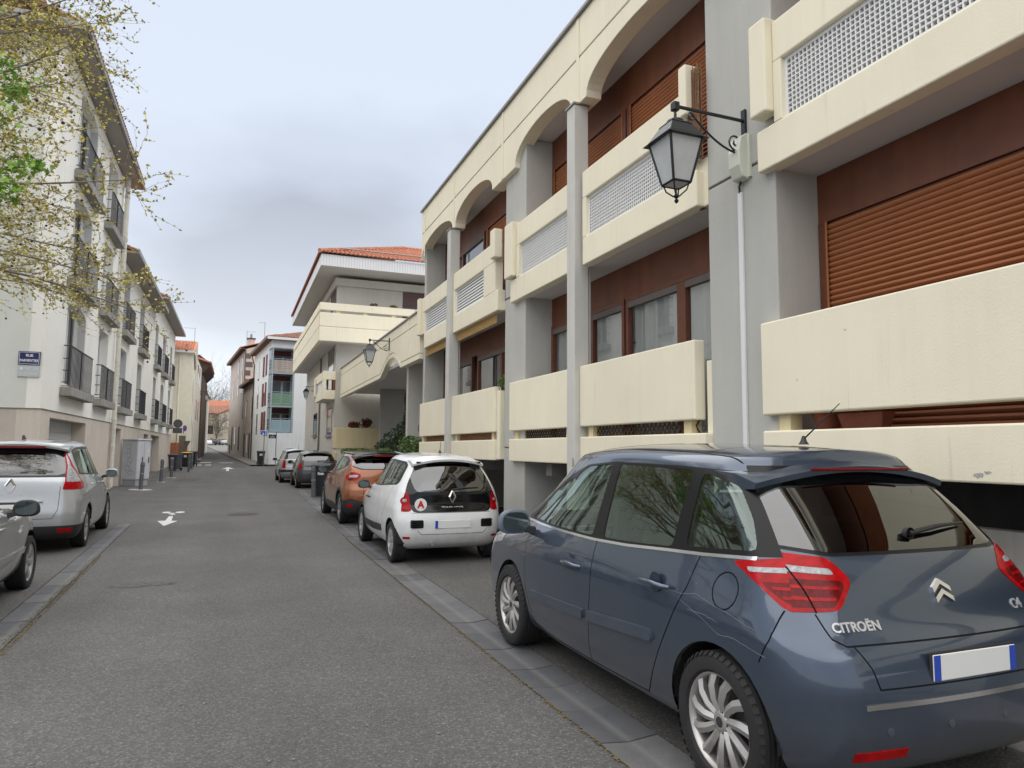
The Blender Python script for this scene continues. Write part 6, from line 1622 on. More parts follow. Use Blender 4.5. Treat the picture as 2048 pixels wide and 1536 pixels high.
# ---- small white hatchback
WHITEC = paint('white_car_paint', (.72, .73, .73), metal=0, rough=.4, dirt=.06)
def spec_white():
    L, hw = 3.6, .82
    lv = gen_levels(L, hw, 1.56, 1.05, (.0, .03, .06, .07, .10, .17, .29), 3.0, 2.35, tum=.25, hood=.95, rr=.34)
    lampR = rnd_poly([(-.92, 1.0), (-.70, 1.035), (-.615, .985), (-.58, .745), (-.66, .73), (-.92, .76)], .03)
    lampS = rnd_poly([(-.15, 1.03), (.20, .93), (.22, .88), (.14, .78), (-.15, .74)], .03)
    dlo = rnd_poly([(2.55, 1.02), (1.35, 1.04), (.48, 1.09), (.40, 1.14), (.46, 1.36), (.62, 1.42), (1.3, 1.455), (1.75, 1.43), (2.1, 1.30)], .03)
    c = [('S', 'pillar', dlo), ('S', 'glass_s', rnd_poly([(2.45, 1.045), (1.38, 1.06), (1.34, 1.425), (1.72, 1.405), (2.0, 1.30)], .03)), ('S', 'glass_s', rnd_poly([(1.26, 1.065), (.53, 1.11), (.52, 1.34), (.66, 1.395), (1.24, 1.425)], .04)),
         ('R', 'black', rnd_poly([(-.56, .72), (.56, .72), (.66, .90), (.63, 1.2), (.56, 1.43), (-.56, 1.43), (-.63, 1.2), (-.66, .90)], .05)),
         ('R', 'glass_r', rnd_poly([(-.52, 1.0), (.52, 1.0), (.58, 1.2), (.53, 1.40), (-.53, 1.40), (-.58, 1.2)], .06)),
         ('F', 'glass_f', [(-.66, 1.06), (.66, 1.06), (.52, 1.40), (-.52, 1.40)]),
         ('R', 'lamp', lampR), ('R', 'lamp', mirrored(lampR)), ('S', 'lamp', lampS),
         ('R', 'clear', [(-.92, .90), (-.64, .905), (-.64, .87), (-.92, .86)]), ('R', 'clear', [(.64, .905), (.92, .90), (.92, .86), (.64, .87)]),
         ('R', 'lampd', rnd_poly([(-.78, .98), (-.66, .98), (-.645, .925), (-.78, .92)], .01)), ('R', 'lampd', rnd_poly([(.66, .98), (.78, .98), (.78, .92), (.645, .925)], .01)),
         ('S', 'mould', rnd_poly([(2.62, .36), (2.62, .45), (1.72, .46), (1.72, .35)], .02)), ('S', 'mould', rnd_poly([(1.68, .35), (1.68, .46), (1.10, .475), (1.08, .38)], .02)),
         ('R', 'vent', rnd_poly([(-.60, .505), (-.42, .505), (-.42, .62), (-.60, .62)], .02)), ('R', 'vent', rnd_poly([(.42, .505), (.60, .505), (.60, .62), (.42, .62)], .02)),
         ('R', 'refl', [(-.80, .36), (-.60, .36), (-.60, .39), (-.80, .39)]), ('R', 'refl', [(.60, .36), (.80, .36), (.80, .39), (.60, .39)])]
    gs = [[(2.48, 1.0), (2.50, .7), (2.46, .36), (2.4, .25)], [(1.30, 1.03), (1.31, .7), (1.44, .40), (1.5, .25)], [(.62, 1.06), (.72, .90), (.98, .62)], [(2.4, .25), (1.5, .25)]]
    def extra(r):
        sp = spoiler(r, .53, .215, .62, 1.505, .045, WHITEC, curve=.07)
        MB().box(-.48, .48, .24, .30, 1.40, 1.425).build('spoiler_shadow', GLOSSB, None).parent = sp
        o = MB(); cy = .058
        ring = [(0, .085), (.045, 0), (0, -.085), (-.045, 0)]
        for a, b in zip(ring, ring[1:]+ring[:1]): o.tube([(a[0], cy, .93+a[1]), (b[0], cy, .93+b[1])], .013, 5)
        o.build('emblem', CHROME, None).parent = r
        badge_text(r, 'lettering', 'TWINGO', .066, mat('silver_letter', (.6, .6, .6), .4), (0, .048, .775), sx=1.15, offset=.001)
        MB().lathe([(.088, 0), (.088, -.003)], (-.46, .052, .83), 24, ax='y').build('learner_disc', mat('sticker_white', (.8, .8, .8), .5), None).parent = r
        badge_text(r, 'lettering', 'A', .13, mat('sticker_red', (.55, .01, .02), .5), (-.46, .046, .828), ext=.001, offset=.006)
        wiper(r, -.02, 1.03, .40, 1.06, .085, .10)
        pbox(r, 'number_plate', PLATE, -.26, .26, -.006, .004, .50, .61); pbox(r, 'plate_band', PLATEB, -.261, -.22, -.008, -.0062, .502, .608, bevel=0)
        for s in (-1, 1):
            x0, x1 = (-.60, -.42) if s < 0 else (.42, .60)
            for k in range(4): pbox(r, 'vent_slat', GLOSSB, x0+.01, x1-.01, .012, .05, .52+.026*k, .529+.026*k, bevel=0)
            handle(r, s*.81, 2.02, 2.18, .83, BLACKP, s)
        MB().tube([(-.3, .1, .30), (-.3, -.01, .29)], .025, 8).build('exhaust', ZINC, None).parent = r
    return dict(L=L, hw=hw, levels=lv, sub=6, ktop=11, cuts=c, gaps_s=gs, gaps_r=[[(-.57, .715), (.57, .715)], [(-.5, .47), (-.45, .42), (.45, .42), (.5, .47)]], arches=[(.50, .29, .335), (2.99, .29, .335)], wr=.292, ww=.19, wstyle=(7, .075, .10, .1), hub=HUBS, paint=WHITEC,
        parts=std(mould=('side_moulding', BLACKP, .012, .016, True)), cowl=2.95, mirror=(.76, 2.28, 1.02, .85), mshell=BLACKP, ant=(0, .75, 1.545, .24, .35), extra=extra, seatz=.62, rear_seat=.85, boot=.35)
car('small_hatchback', 'small white hatchback with a red letter A disc on its black tailgate', (2.92, 9.62, 0), 0, spec_white())

# ---- orange crossover with black roof
ORNG = paint('copper_orange', (.27, .076, .017), metal=.45, rough=.36, dirt=.1)
def spec_orange():
    L, hw = 4.12, .885
    lv = gen_levels(L, hw, 1.575, 1.10, (.0, .02, .06, .09, .15, .32, .52), 3.35, 2.6, tum=.26, hood=1.0)
    lampR = rnd_poly([(-.95, 1.10), (-.62, 1.11), (-.48, 1.05), (-.60, .93), (-.95, .92)], .06)
    lampS = rnd_poly([(-.15, 1.11), (.22, 1.08), (.32, 1.02), (.22, .93), (-.15, .92)], .05)
    dlo = rnd_poly([(2.98, 1.08), (1.5, 1.10), (.85, 1.16), (.55, 1.24), (.72, 1.36), (1.1, 1.43), (1.9, 1.46), (2.3, 1.40), (2.7, 1.22)], .04)
    c = [('S', 'pillar', dlo), ('S', 'glass_s', rnd_poly([(2.85, 1.105), (1.75, 1.115), (1.72, 1.43), (2.2, 1.395), (2.6, 1.23)], .03)), ('S', 'glass_s', rnd_poly([(1.64, 1.12), (.92, 1.18), (.75, 1.24), (.85, 1.36), (1.2, 1.41), (1.64, 1.435)], .03)),
         ('R', 'black', rnd_poly([(-.74, 1.24), (-.5, 1.155), (.5, 1.155), (.74, 1.24), (.62, 1.44), (-.62, 1.44)], .05)), ('R', 'glass_r', rnd_poly([(-.66, 1.24), (-.46, 1.175), (.46, 1.175), (.66, 1.24), (.56, 1.41), (-.56, 1.41)], .05)),
         ('F', 'glass_f', [(-.7, 1.1), (.7, 1.1), (.55, 1.42), (-.55, 1.42)]), ('R', 'lamp', lampR), ('R', 'lamp', mirrored(lampR)), ('S', 'lamp', lampS),
         ('R', 'lampd', disc(-.74, 1.015, .085)), ('R', 'lampd', disc(.74, 1.015, .085)), ('R', 'clear', rnd_poly([(-.80, 1.045), (-.56, 1.05), (-.58, 1.0), (-.80, .995)], .02)), ('R', 'clear', mirrored(rnd_poly([(-.80, 1.045), (-.56, 1.05), (-.58, 1.0), (-.80, .995)], .02))),
         ('R', 'bumper', [(-1, .15), (1, .15), (1, .52), (.7, .56), (.5, .50), (-.5, .50), (-.7, .56), (-1, .52)]), ('S', 'bumper', [(-.2, .15), (.40, .15), (.40, .52), (-.2, .54)]),
         ('R', 'refl', rnd_poly([(-.84, .38), (-.68, .38), (-.68, .45), (-.84, .45)], .02)), ('R', 'refl', rnd_poly([(.68, .38), (.84, .38), (.84, .45), (.68, .45)], .02)),
         ('S', 'clad', [(3.0, .17), (1.0, .17), (1.0, .36), (1.3, .40), (2.0, .42), (2.7, .40), (3.0, .36)]), ('S', 'clad', arch_poly(.70, .33, .445)), ('S', 'clad', arch_poly(3.31, .33, .445)),
         ('T', 'roof', [(-1, .4), (1, .4), (1, 2.75), (-1, 2.75)])]
    gs = [[(2.85, 1.05), (2.86, .75), (2.75, .43)], [(1.68, 1.08), (1.70, .7), (1.74, .43)], [(.80, 1.13), (.90, .9), (1.16, .62)]]
    def extra(r):
        sp = spoiler(r, .60, .36, .85, 1.52, .05, GLOSSB, curve=.08); MB().box(-.2, .2, .35, .37, 1.435, 1.455).build('brake_light', RED, None).parent = sp
        pbox(r, 'number_plate', PLATE, -.26, .26, .018, .026, .66, .77)
        wiper(r, 0, 1.19, .4, 1.21, .14, .18)
        for s in (-1, 1): handle(r, s*.875, 2.0, 2.2, .93, ORNG, s)
        for s in (-1, 1): MB().tube([(s*.56, .8, 1.50), (s*.60, 1.7, 1.53), (s*.57, 2.4, 1.47)], .016, 6).build('roof_rail', CHROME, None).parent = r
    return dict(L=L, hw=hw, levels=lv, sub=5, ktop=11, cuts=c, gaps_s=gs, gaps_r=[[(-.46, 1.0), (-.46, .62), (-.40, .53), (.40, .53), (.46, .62), (.46, 1.0)]], arches=[(.70, .33, .385), (3.31, .33, .385)], wr=.335, ww=.205, wstyle=(5, .05, .11, .0), hub=mat('two_tone_alloy', (.30, .30, .31), .35, metal=.6, var=.5, vscale=11), paint=ORNG,
        parts=std(), cowl=3.2, mirror=(.82, 2.72, 1.10, 1.05), mshell=GLOSSB, ant=(.0, .95, 1.56, .2, .5), extra=extra, seatz=.68, rear_seat=1.1, boot=.4)
car('crossover', 'copper orange crossover with black roof parked behind the white hatchback', (3.04, 14.98, 0), R_(1), spec_orange())

# ---- plainer hatchbacks
def spec_hatch(L, hw,  H, zb, rake, cowl, wst, ro, wb, wr, pnt, lampR, lampS, rg, gate, kind, hub=HUBS, mshell=None, tum=.22, style=(5, .06, .09, 0.0), extra2=None, ant=True, mz=None, black=False, hood=.93, more=()):
    lv = gen_levels(L, hw, H, zb, rake, cowl, wst, tum=tum, hood=hood)
    yb = rake[4]; zr = H-.085
    q0 = yb+.38
    B_ = (wst+cowl)/2-1.15
    A1 = lambda t: (cowl-.28-(cowl-wst)*t*.92, zb+.0+(zr-.06-zb)*t)
    dlo = rnd_poly([(cowl-.22, zb-.005), (B_, zb+.005), (q0, zb+.06), (q0+.14, zr-.10), (q0+.5, zr-.05), (wst-.5, zr-.03), A1(.8), A1(.4)], .03)
    c = [('S', 'pillar', dlo), ('S', 'glass_s', rnd_poly([(cowl-.4, zb+.02), (B_+.05, zb+.025), (B_+.05, zr-.07), (wst-.42, zr-.07), (A1(.75)[0]-.05, A1(.75)[1]-.03)], .03)), ('S', 'glass_s', rnd_poly([(B_-.05, zb+.028), (q0+.08, zb+.08), (q0+.2, zr-.12), (q0+.5, zr-.085), (B_-.05, zr-.075)], .03)),
         ('R', 'glass_r', rg), ('F', 'glass_f', [(-hw+.15, zb+.03), (hw-.15, zb+.03), (hw-.33, zr-.06), (-hw+.33, zr-.06)]),
         ('R', 'lamp', lampR), ('R', 'lamp', mirrored(lampR)), ('S', 'lamp', lampS), ('S', 'head', [(L, .80), (L-.62, .82), (L-.7, .74), (L, .60)])]
    c += list(more)
    if black: c.insert(1, ('R', 'black', [(-hw+.08, zb+.03), (hw-.08, zb+.03), (hw-.22, zr-.02), (-hw+.22, zr-.02)]))
    if kind == 'trim': c += [('R', 'bumper', [(-1, .50), (1, .50), (1, .62), (-1, .62)]), ('S', 'bumper', [(-.2, .50), (.36, .50), (.36, .62), (-.2, .62)])]
    if kind == 'dark': c += [('R', 'bumper', [(-1, .15), (1, .15), (1, .42), (-1, .42)]), ('S', 'bumper', [(-.2, .15), (ro-wr-.03, .15), (ro-wr-.03, .42), (-.2, .42)]), ('R', 'refl', [(-.86, .32), (-.62, .32), (-.62, .38), (-.86, .38)]), ('R', 'refl', [(.62, .32), (.86, .32), (.86, .38), (.62, .38)])]
    if kind == 'mould': c += [('S', 'mould', rnd_poly([(3.0, .44), (3.0, .50), (1.2, .52), (1.2, .46)], .02))]
    gs = [[(cowl-.62, zb-.02), (cowl-.6, .7), (cowl-.72, .40), (cowl-.8, .25)], [(B_, zb-.01), (B_+.01, .7), (B_+.08, .4), (B_+.08, .25)], [(q0+.3, zb+.02), (q0+.42, .8), (ro+wr+.22, .5), (ro+wr+.3, .27)], [(cowl-.8, .25), (ro+wr+.3, .26)]]
    def extra(r):
        spoiler(r, hw-.27, rake[6]-.10, rake[6]+.35, H-.045, .05, pnt, curve=.08)
        pbox(r, 'number_plate', PLATE, -.26, .26, gate[0]-.008, gate[0], gate[1], gate[1]+.11)
        pbox(r, 'plate_band', PLATEB, -.262, -.225, gate[0]-.010, gate[0]-.0085, gate[1]+.002, gate[1]+.108, bevel=0)
        for s in (-1, 1): handle(r, s*(hw-.012), B_+.1, B_+.3, zb-.13, pnt, s); handle(r, s*(hw-.012), q0+.45, q0+.65, zb-.11, pnt, s)
        if extra2: extra2(r)
    return dict(L=L, hw=hw, levels=lv, sub=4, ktop=11, cuts=c, gaps_s=gs, gaps_r=[[(-hw+.27, .92), (-hw+.30, .70), (hw-.30, .70), (hw-.27, .92)]] if kind != 'dark' else [[(-hw+.30, 1.0), (-hw+.31, .66), (-hw+.38, .53), (hw-.38, .53), (hw-.31, .66), (hw-.30, 1.0)]], arches=[(ro, wr, wr+.055), (ro+wb, wr, wr+.055)], wr=wr, ww=.195, wstyle=style, hub=hub, paint=pnt,
        parts=std(mould=('side_moulding', pnt, .013, .018, True)), cowl=cowl-.15, mirror=mz or (hw-.06, cowl-.75, zb+.0, 1.0), mshell=mshell or pnt, extra=extra, seatz=.62, rear_seat=rake[4]+.95, boot=.4, **({'ant': (0, rake[6]+.25, H-.02, .25, .1)} if ant else {}))
GRAPH = paint('graphite', (.055, .056, .062), metal=.5, rough=.36, dirt=.1)
SILV = paint('silver', (.40, .405, .415), metal=.6, rough=.34, dirt=.08)
SILV2 = paint('silver_warm', (.37, .37, .36), metal=.6, rough=.36, dirt=.12)
SILV3 = paint('silver_pale', (.46, .47, .48), metal=.55, rough=.34, dirt=.08)
def plate_txt(s, y, z):
    def f(r): badge_text(r, 'lettering', s, .085, mat('plate_black', (.01, .01, .012), .5), (-.15, y, z+.055), ext=.001)
    return f
def ya_x(r):
    plate_txt('BQ', -.0095, .47)(r); wiper(r, 0, 1.10, .38, 1.12, .10, .13)
car('compact_hatchback', 'dark graphite compact hatchback behind the dustbin on the right', (3.2, 29.35, 0), R_(0), spec_hatch(3.75, .8475, 1.53, 1.03, (.0, .02, .05, .07, .12, .25, .42), 3.05, 2.3, .62, 2.46, .30, GRAPH,
    rnd_poly([(-.92, 1.06), (-.66, 1.06), (-.60, .80), (-.70, .76), (-.92, .80)], .03), rnd_poly([(-.15, 1.05), (.24, .97), (.12, .80), (-.15, .79)], .03), rnd_poly([(-.68, 1.10), (.68, 1.10), (.56, 1.41), (-.56, 1.41)], .08), (-.001, .47), 'plain', extra2=ya_x))
car('mini_people_carrier', 'silver mini people carrier farthest away in the right hand row', (2.86, 34.2, 0), R_(1), spec_hatch(3.73, .845, 1.62, 1.08, (.0, .02, .04, .05, .08, .16, .26), 3.1, 2.35, .66, 2.32, .31, SILV,
    rnd_poly([(-.92, 1.06), (-.60, 1.06), (-.60, .68), (-.78, .70), (-.92, .82)], .03), rnd_poly([(-.15, 1.06), (.06, 1.04), (.05, .80), (-.15, .78)], .02), rnd_poly([(-.66, 1.12), (.66, 1.12), (.58, 1.48), (-.58, 1.48)], .06), (-.001, .75), 'trim', black=True))
def sc_x(r):
    z = 1.02
    o = MB(); ring = [(0, .10), (.06, 0), (0, -.10), (-.06, 0)]
    for a, b in zip(ring, ring[1:]+ring[:1]): o.tube([(a[0], .05, z+a[1]), (b[0], .05, z+b[1])], .018, 5)
    o.build('emblem', CHROME, None).parent = r
    for sg_ in (-1, 1): pass
    badge_text(r, 'lettering', 'SCENIC', .075, CHROME, (-.0, .042, .86), sx=1.3); badge_text(r, 'lettering', 'dCi', .07, CHROME, (.44, .042, .68))
    pbox(r, 'handle_bar', SILV3, -.42, .42, .0, .04, .775, .80); pbox(r, 'plate_recess', BLACKP, -.36, .36, .012, .03, .62, .77)
    badge_text(r, 'lettering', 'eco2', .07, mat('eco_green', (.05, .4, .2), .6), (.34, .155, 1.20), ext=.0005)
    MB().box(-.36, .36, .30, .33, 1.575, 1.605).build('brake_light', REDD, None).parent = r
    MB().prism([(.62, 1.70), (.80, 1.715), (.66, 1.775)], 'x', -.015, .015).build('roof_fin', BLACKP, None).parent = r
lR = rnd_poly([(-1, 1.54), (-.585, 1.53), (-.655, 1.3), (-.675, 1.08), (-.65, .955), (-1, .94)], .02)
lC = [(-1, 1.50), (-.61, 1.49), (-.675, 1.3), (-.69, 1.07), (-1, 1.06)]
car('family_carrier', 'silver family carrier with tall boomerang tail lamps parked on the left', (-3.03, 12.3, 0), R_(2.2), spec_hatch(4.5, .925, 1.73, 1.11, (.0, .02, .035, .05, .08, .22, .42), 3.75, 2.85, .93, 2.77, .325, SILV3,
    lR, rnd_poly([(-.15, 1.56), (.47, 1.53), (.37, 1.3), (.43, 1.12), (.56, 1.04), (.53, .955), (-.15, .945)], .03), rnd_poly([(-.70, 1.17), (.70, 1.17), (.66, 1.50), (-.66, 1.50)], .12), (.008, .64), 'dark', black=True, extra2=sc_x, more=[('R', 'clear', lC), ('R', 'clear', mirrored(lC)), ('S', 'clear', [(-.15, 1.5), (.42, 1.48), (.32, 1.29), (.36, 1.13), (.45, 1.07), (-.15, 1.06)])], tum=.24, style=(7, .05, .07, .0), hub=ALLOY, ant=False))
car('silver_saloon', 'silver grey hatchback cut off by the left edge of the picture', (-2.85, 6.45, 0), R_(1.0), spec_hatch(3.85, .83, 1.42, .93, (.0, .02, .05, .08, .14, .30, .50), 3.0, 2.2, .62, 2.49, .295, SILV2,
    rnd_poly([(-.92, .95), (-.66, .95), (-.62, .70), (-.92, .70)], .03), rnd_poly([(-.15, .95), (.2, .93), (.15, .72), (-.15, .70)], .03), rnd_poly([(-.66, 1.0), (.66, 1.0), (.52, 1.30), (-.52, 1.30)], .06), (-.001, .52), 'mould', mshell=BLACKP, mz=(.77, 2.25, .96, 1.05), hood=.80))
# far parked cars at the top of the street: plain bodies of the small silver kind
def far_car(label, loc, rz, pnt):
    S = spec_hatch(3.9, .85, 1.46, .96, (.0, .02, .05, .08, .14, .30, .50), 3.0, 2.2, .62, 2.49, .30, pnt,
        [(-.92, .95), (-.62, .95), (-.62, .70), (-.92, .70)], [(-.15, .95), (.2, .93), (.15, .72), (-.15, .70)], [(-.66, 1.02), (.66, 1.02), (.52, 1.34), (-.52, 1.34)], (-.001, .52), 'plain')
    S['sub'] = 3; S['gaps_s'] = []; S['gaps_r'] = []; S['group'] = 'cars at the top of the street'
    return car('far_car', label, loc, rz, S)
FAR = far_car('white car parked across the far end of the street', (-4.6, 150, 2.0), R_(28), WHITEC)
def recolour(root, m):
    for c_ in root.children:
        if c_.name.startswith('body'): c_.material_slots[0].link = 'OBJECT'; c_.material_slots[0].material = m
recolour(dup_tree(FAR, (-3.2, 158, 2.15), R_(80), 'dark car half hidden behind the far white car'), GRAPH)
recolour(dup_tree(FAR, (-1.9, 158, 2.15), R_(20), 'pale car nearest the far street corner'), SILV)
# ------------------------------------------------------------------ street furniture
BOLL = mat('bollard_grey', (.11, .112, .12), .55, var=.15)
PALE = mat('pale_concrete', (.42, .41, .40), .9, var=.12)
def bollard(label, x, y, h=1.02, base=True, tilt=0.0):
    z = base_z(y); r = thing('bollard', label, 'bollard', (x, y, z), 0, 'grey bollards')
    MB().lathe([(.075, 0), (.072, h-.16), (.085, h-.15), (.085, h-.1), (.07, h-.09), (.07, h-.03), (.05, h), (0, h+.012)], (x, y, z), 14).build('post', BOLL, r, smooth=35)
    MB().lathe([(.0755, h-.45), (.0755, h-.42)], (x, y, z), 14, cap=False).build('band', mat('bollard_band', (.3, .3, .31), .5), r)
    if base: MB().lathe([(base, .004), (base*.96, .016), (0, .018)], (x, y, z), 20, cap=False).build('footing', PALE, r)
    r.rotation_euler = (0, tilt, 0)
bollard('grey bollard with a wide pale footing nearest on the left', -3.21, 29.9, 1.05, .42, .03)
bollard('second grey bollard on the left in front of the garage', -3.06, 36.0, 1.05, .2, .03)
bollard('grey bollard directly in front of the nearest dustbin', -2.97, 40.5, 1.0, .25, .02)
bollard('left of the pair of grey bollards beyond the dustbins', -2.52, 47.3, 1.05, .12)
bollard('right of the pair of grey bollards beyond the dustbins', -2.55, 51.1, 1.05, .12)
bollard('grey bollard beside the dustbin on the right behind the orange car', 2.52, 24.2, 1.0, None, -.04)
# telecom cabinet
cabr = thing('street_cabinet', 'pale grey telecom cabinet with graffiti beside the white block', 'cabinet', (-3.98, 33.0, 0), R_(-34), local=True)
CABM = mat('cabinet_grey', (.56, .57, .60), .5, var=.06, vscale=3, streak=.08)
MB().box(-.33, .33, -.03, .67, .0, .26).build('plinth', mat('cabinet_plinth', (.36, .37, .40), .7, var=.1), cabr, bevel=.01)
MB().box(-.36, .36, -.06, .70, .262, 1.88).build('housing', CABM, cabr, bevel=.012)
MB().box(-.40, .40, -.10, .74, 1.882, 1.95).build('lid', CABM, cabr, bevel=.015)
for y0, y1 in ((-.04, .31), (.33, .68)):
    d = MB().box(.361, .375, y0, y1, .29, 1.85).build('door', CABM, cabr, bevel=.004)
    MB().box(.376, .39, y1-.1, y1-.06, .95, 1.2).build('lock', DARK, d)
MB().box(.376, .378, .42, .58, 1.1, 1.62).build('poster', mat('torn_paper', (.62, .62, .6), .9, var=.3, vscale=9), cabr)
GRAF = mat('graffiti_ink', (.26, .23, .30), .8)
rnd = random.Random(14); g = MB(); zz = 1.72
for k in range(7):
    cx_ = rnd.uniform(-.08, .08); pts = []
    for i in range(9): a = i*.9+rnd.uniform(0, .4); pts.append((cx_+.14*math.cos(a)*rnd.uniform(.5, 1.2), -.063, zz-.09+.10*math.sin(a)))
    g.tube(pts, .006, 4); zz -= .18
g.build('graffiti', GRAF, cabr)
# dustbins
def dustbin(label, x, y, rz, body, lid, h=1.06, w=.58, d=.70, sticker=True):
    r = thing('dustbin', label, 'dustbin', (x, y, base_z(y)+(.1 if x > 1.4 and y > 57.3 else 0)), rz, 'wheeled dustbins', local=True)
    a, b = w*.5, d*.5; t = .82
    MB().add([(-a*t, -b*t, .10), (a*t, -b*t, .10), (a*t, b*t, .10), (-a*t, b*t, .10), (-a, -b, h-.1), (a, -b, h-.1), (a, b, h-.1), (-a, b, h-.1)], [(0, 3, 2, 1), (4, 5, 6, 7), (0, 1, 5, 4), (1, 2, 6, 5), (2, 3, 7, 6), (3, 0, 4, 7)]).build('tub', body, r, bevel=.03)
    MB().box(-a-.02, a+.02, -b-.02, b+.02, h-.13, h-.07).build('rim', body, r, bevel=.01)
    MB().prism([(-b-.04, h-.068), (b+.03, h-.068), (b+.03, h-.02), (.1, h), (-b*.8, h-.015)], 'x', -a-.03, a+.03).build('lid', lid, r, bevel=.015)
    MB().tube([(-a+.04, b+.09, h-.1), (a-.04, b+.09, h-.1)], .016, 6).build('handle', lid, r)
    for s in (-1, 1): MB().lathe([(.03, -.025), (.10, -.03), (.10, .03), (.03, .025)], (s*(a*.86), b*.9, .10), 16, ax='x').build('wheel', RUBBER, r, smooth=40)
    MB().box(-a*.7, a*.7, -b*t-.01, -b*t+.1, .02, .1).build('foot', body, r)
    if sticker: MB().box(-.1, .1, -b*.96-.006, -b*.96-.001, h-.38, h-.22).build('label_sticker', mat('sticker_pale', (.6, .62, .62), .6), r)
NAVYB = mat('bin_navy', (.012, .018, .034), .5, var=.1)
YLID = mat('lid_yellow', (.62, .36, .02), .5)
dustbin('slate grey dustbin standing behind the grey bollard on the left', -3.45, 49.5, R_(-25), BIN_G, BIN_G)
dustbin('black dustbin with a yellow lid beside the cream house', -3.15, 56.2, R_(-15), BIN_D, YLID)
dustbin('navy dustbin just right of the yellow lidded one', -2.85, 57.3, R_(-10), NAVYB, NAVYB, h=1.1)
dustbin('dark dustbin against the white corner house on the right', 1.95, 57.6, R_(0), BIN_D, BIN_D)
dustbin('black dustbin between the orange and the graphite cars', 2.86, 24.7, R_(-20), BIN_D, BIN_D, h=1.1)
dustbin('small dark dustbin far up the street at the old houses', -.28, 92, R_(0), BIN_D, BIN_D, h=1.08)
# signs
SGN_B = mat('sign_back', (.10, .105, .105), .6, metal=.3, var=.1)
POLE = mat('sign_pole', (.16, .15, .145), .6, metal=.3, var=.2)
SBLUE = mat('sign_blue', (.012, .08, .42), .4); SRED = mat('sign_red', (.5, .02, .025), .4); SWHT = mat('sign_white', (.75, .75, .75), .4)
def pole(r, x, y, z1, lean=0, rad=.03): MB().tube([(x-lean, y, base_z(y)), (x, y, z1)], rad, 7).build('pole', POLE, r, smooth=40)
s = thing('road_sign', 'round and rectangular road signs seen from behind on one pole', 'road sign', (-3.8, 55, .2))
pole(s, -3.77, 55.0, 3.5, .12)
MB().lathe([(.30, 0), (.30, .012)], (-3.77, 54.95, 3.29), 24, ax='y').build('round_plate', SGN_B, s); MB().box(-4.08, -3.48, 54.94, 54.95, 2.61, 2.99).build('rectangular_plate', SGN_B, s)
s = thing('road_sign', 'red rimmed no stopping sign turned edge on near the cream house', 'road sign', (-3.36, 55.6, .2))
pole(s, -3.42, 55.6, 3.2, .04)
for rr, m, dx in ((.22, SRED, 0), (.17, SBLUE, .004)):
    o = MB().lathe([(rr, 0), (rr, .008)], (0, 0, 0), 22, ax='y').build('disc', m, None); o.parent = s; o.location = (.02, -.06-dx, 2.78); o.rotation_euler = (0, 0, R_(55))
MB().box(-3.5, -3.28, 55.5, 55.51, 2.45, 2.62).build('plate', SWHT, s)
s = thing('road_sign', 'triangular sign seen from behind low on the orange base wall', 'road sign', (-3.27, 57.6, .2))
pole(s, -3.3, 57.6, 2.1); MB().prism([(-3.58, 2.1), (-3.02, 2.1), (-3.3, 1.55)], 'y', 57.5, 57.51).build('plate', SGN_B, s)
s = thing('road_sign', 'blue parking information sign on a pole before the white corner house', 'road sign', (2.1, 57, .3))
pole(s, 2.12, 57.0, 2.95)
MB().box(1.83, 2.35, 56.94, 56.96, 2.5, 2.95).build('border_plate', SWHT, s, bevel=.01); MB().box(1.86, 2.32, 56.932, 56.938, 2.53, 2.92).build('face_plate', SBLUE, s)
MB().box(2.2, 2.25, 56.926, 56.931, 2.55, 2.9).build('bar', SWHT, s)
MB().lathe([(.022, 0), (.022, .004)], (2.02, 56.924, 2.83), 10, ax='y').build('figure', SWHT, s); MB().box(2.0, 2.04, 56.926, 56.931, 2.68, 2.80).build('figure', SWHT, s); MB().lathe([(.07, 0), (.07, .004)], (2.05, 56.925, 2.66), 14, ax='y').build('figure', SWHT, s)
MB().box(1.85, 2.0, 56.92, 56.925, 2.52, 2.6).build('torn_sticker', SWHT, s)
s = thing('street_sign', 'dark navy street name plate on a post beside the white corner house', 'street sign', (3.0, 57, .3))
pole(s, 3.0, 57.0, 2.85); MB().box(2.44, 2.97, 56.96, 56.98, 2.36, 2.66).build('plate', mat('plate_navy_dark', (.012, .018, .045), .4), s)
for k, w_ in enumerate((.10, .30, .34)): MB().box(2.72-w_*.5, 2.72+w_*.5, 56.952, 56.958, 2.57-.075*k, 2.605-.075*k).build('lettering', mat('dim_white', (.4, .42, .45), .6), s)
s = thing('road_sign', 'far no entry sign below blue direction boards', 'road sign', (-.7, 110, 1.25))
MB().tube([(-.66, 110, 1.2), (-.66, 110, 6.0)], .04, 6).build('pole', POLE, s)
MB().box(-1.0, -.42, 109.9, 109.91, 4.72, 5.32).build('backing', SWHT, s); MB().lathe([(.26, 0), (.26, .01)], (-.7, 109.88, 5.02), 20, ax='y').build('disc', SRED, s); MB().box(-.86, -.54, 109.86, 109.87, 4.98, 5.06).build('bar', SWHT, s)
for k in range(3): MB().box(-.9, -.1, 109.9, 109.92, 5.45+.28*k, 5.66+.28*k).build('direction_board', SBLUE, s)
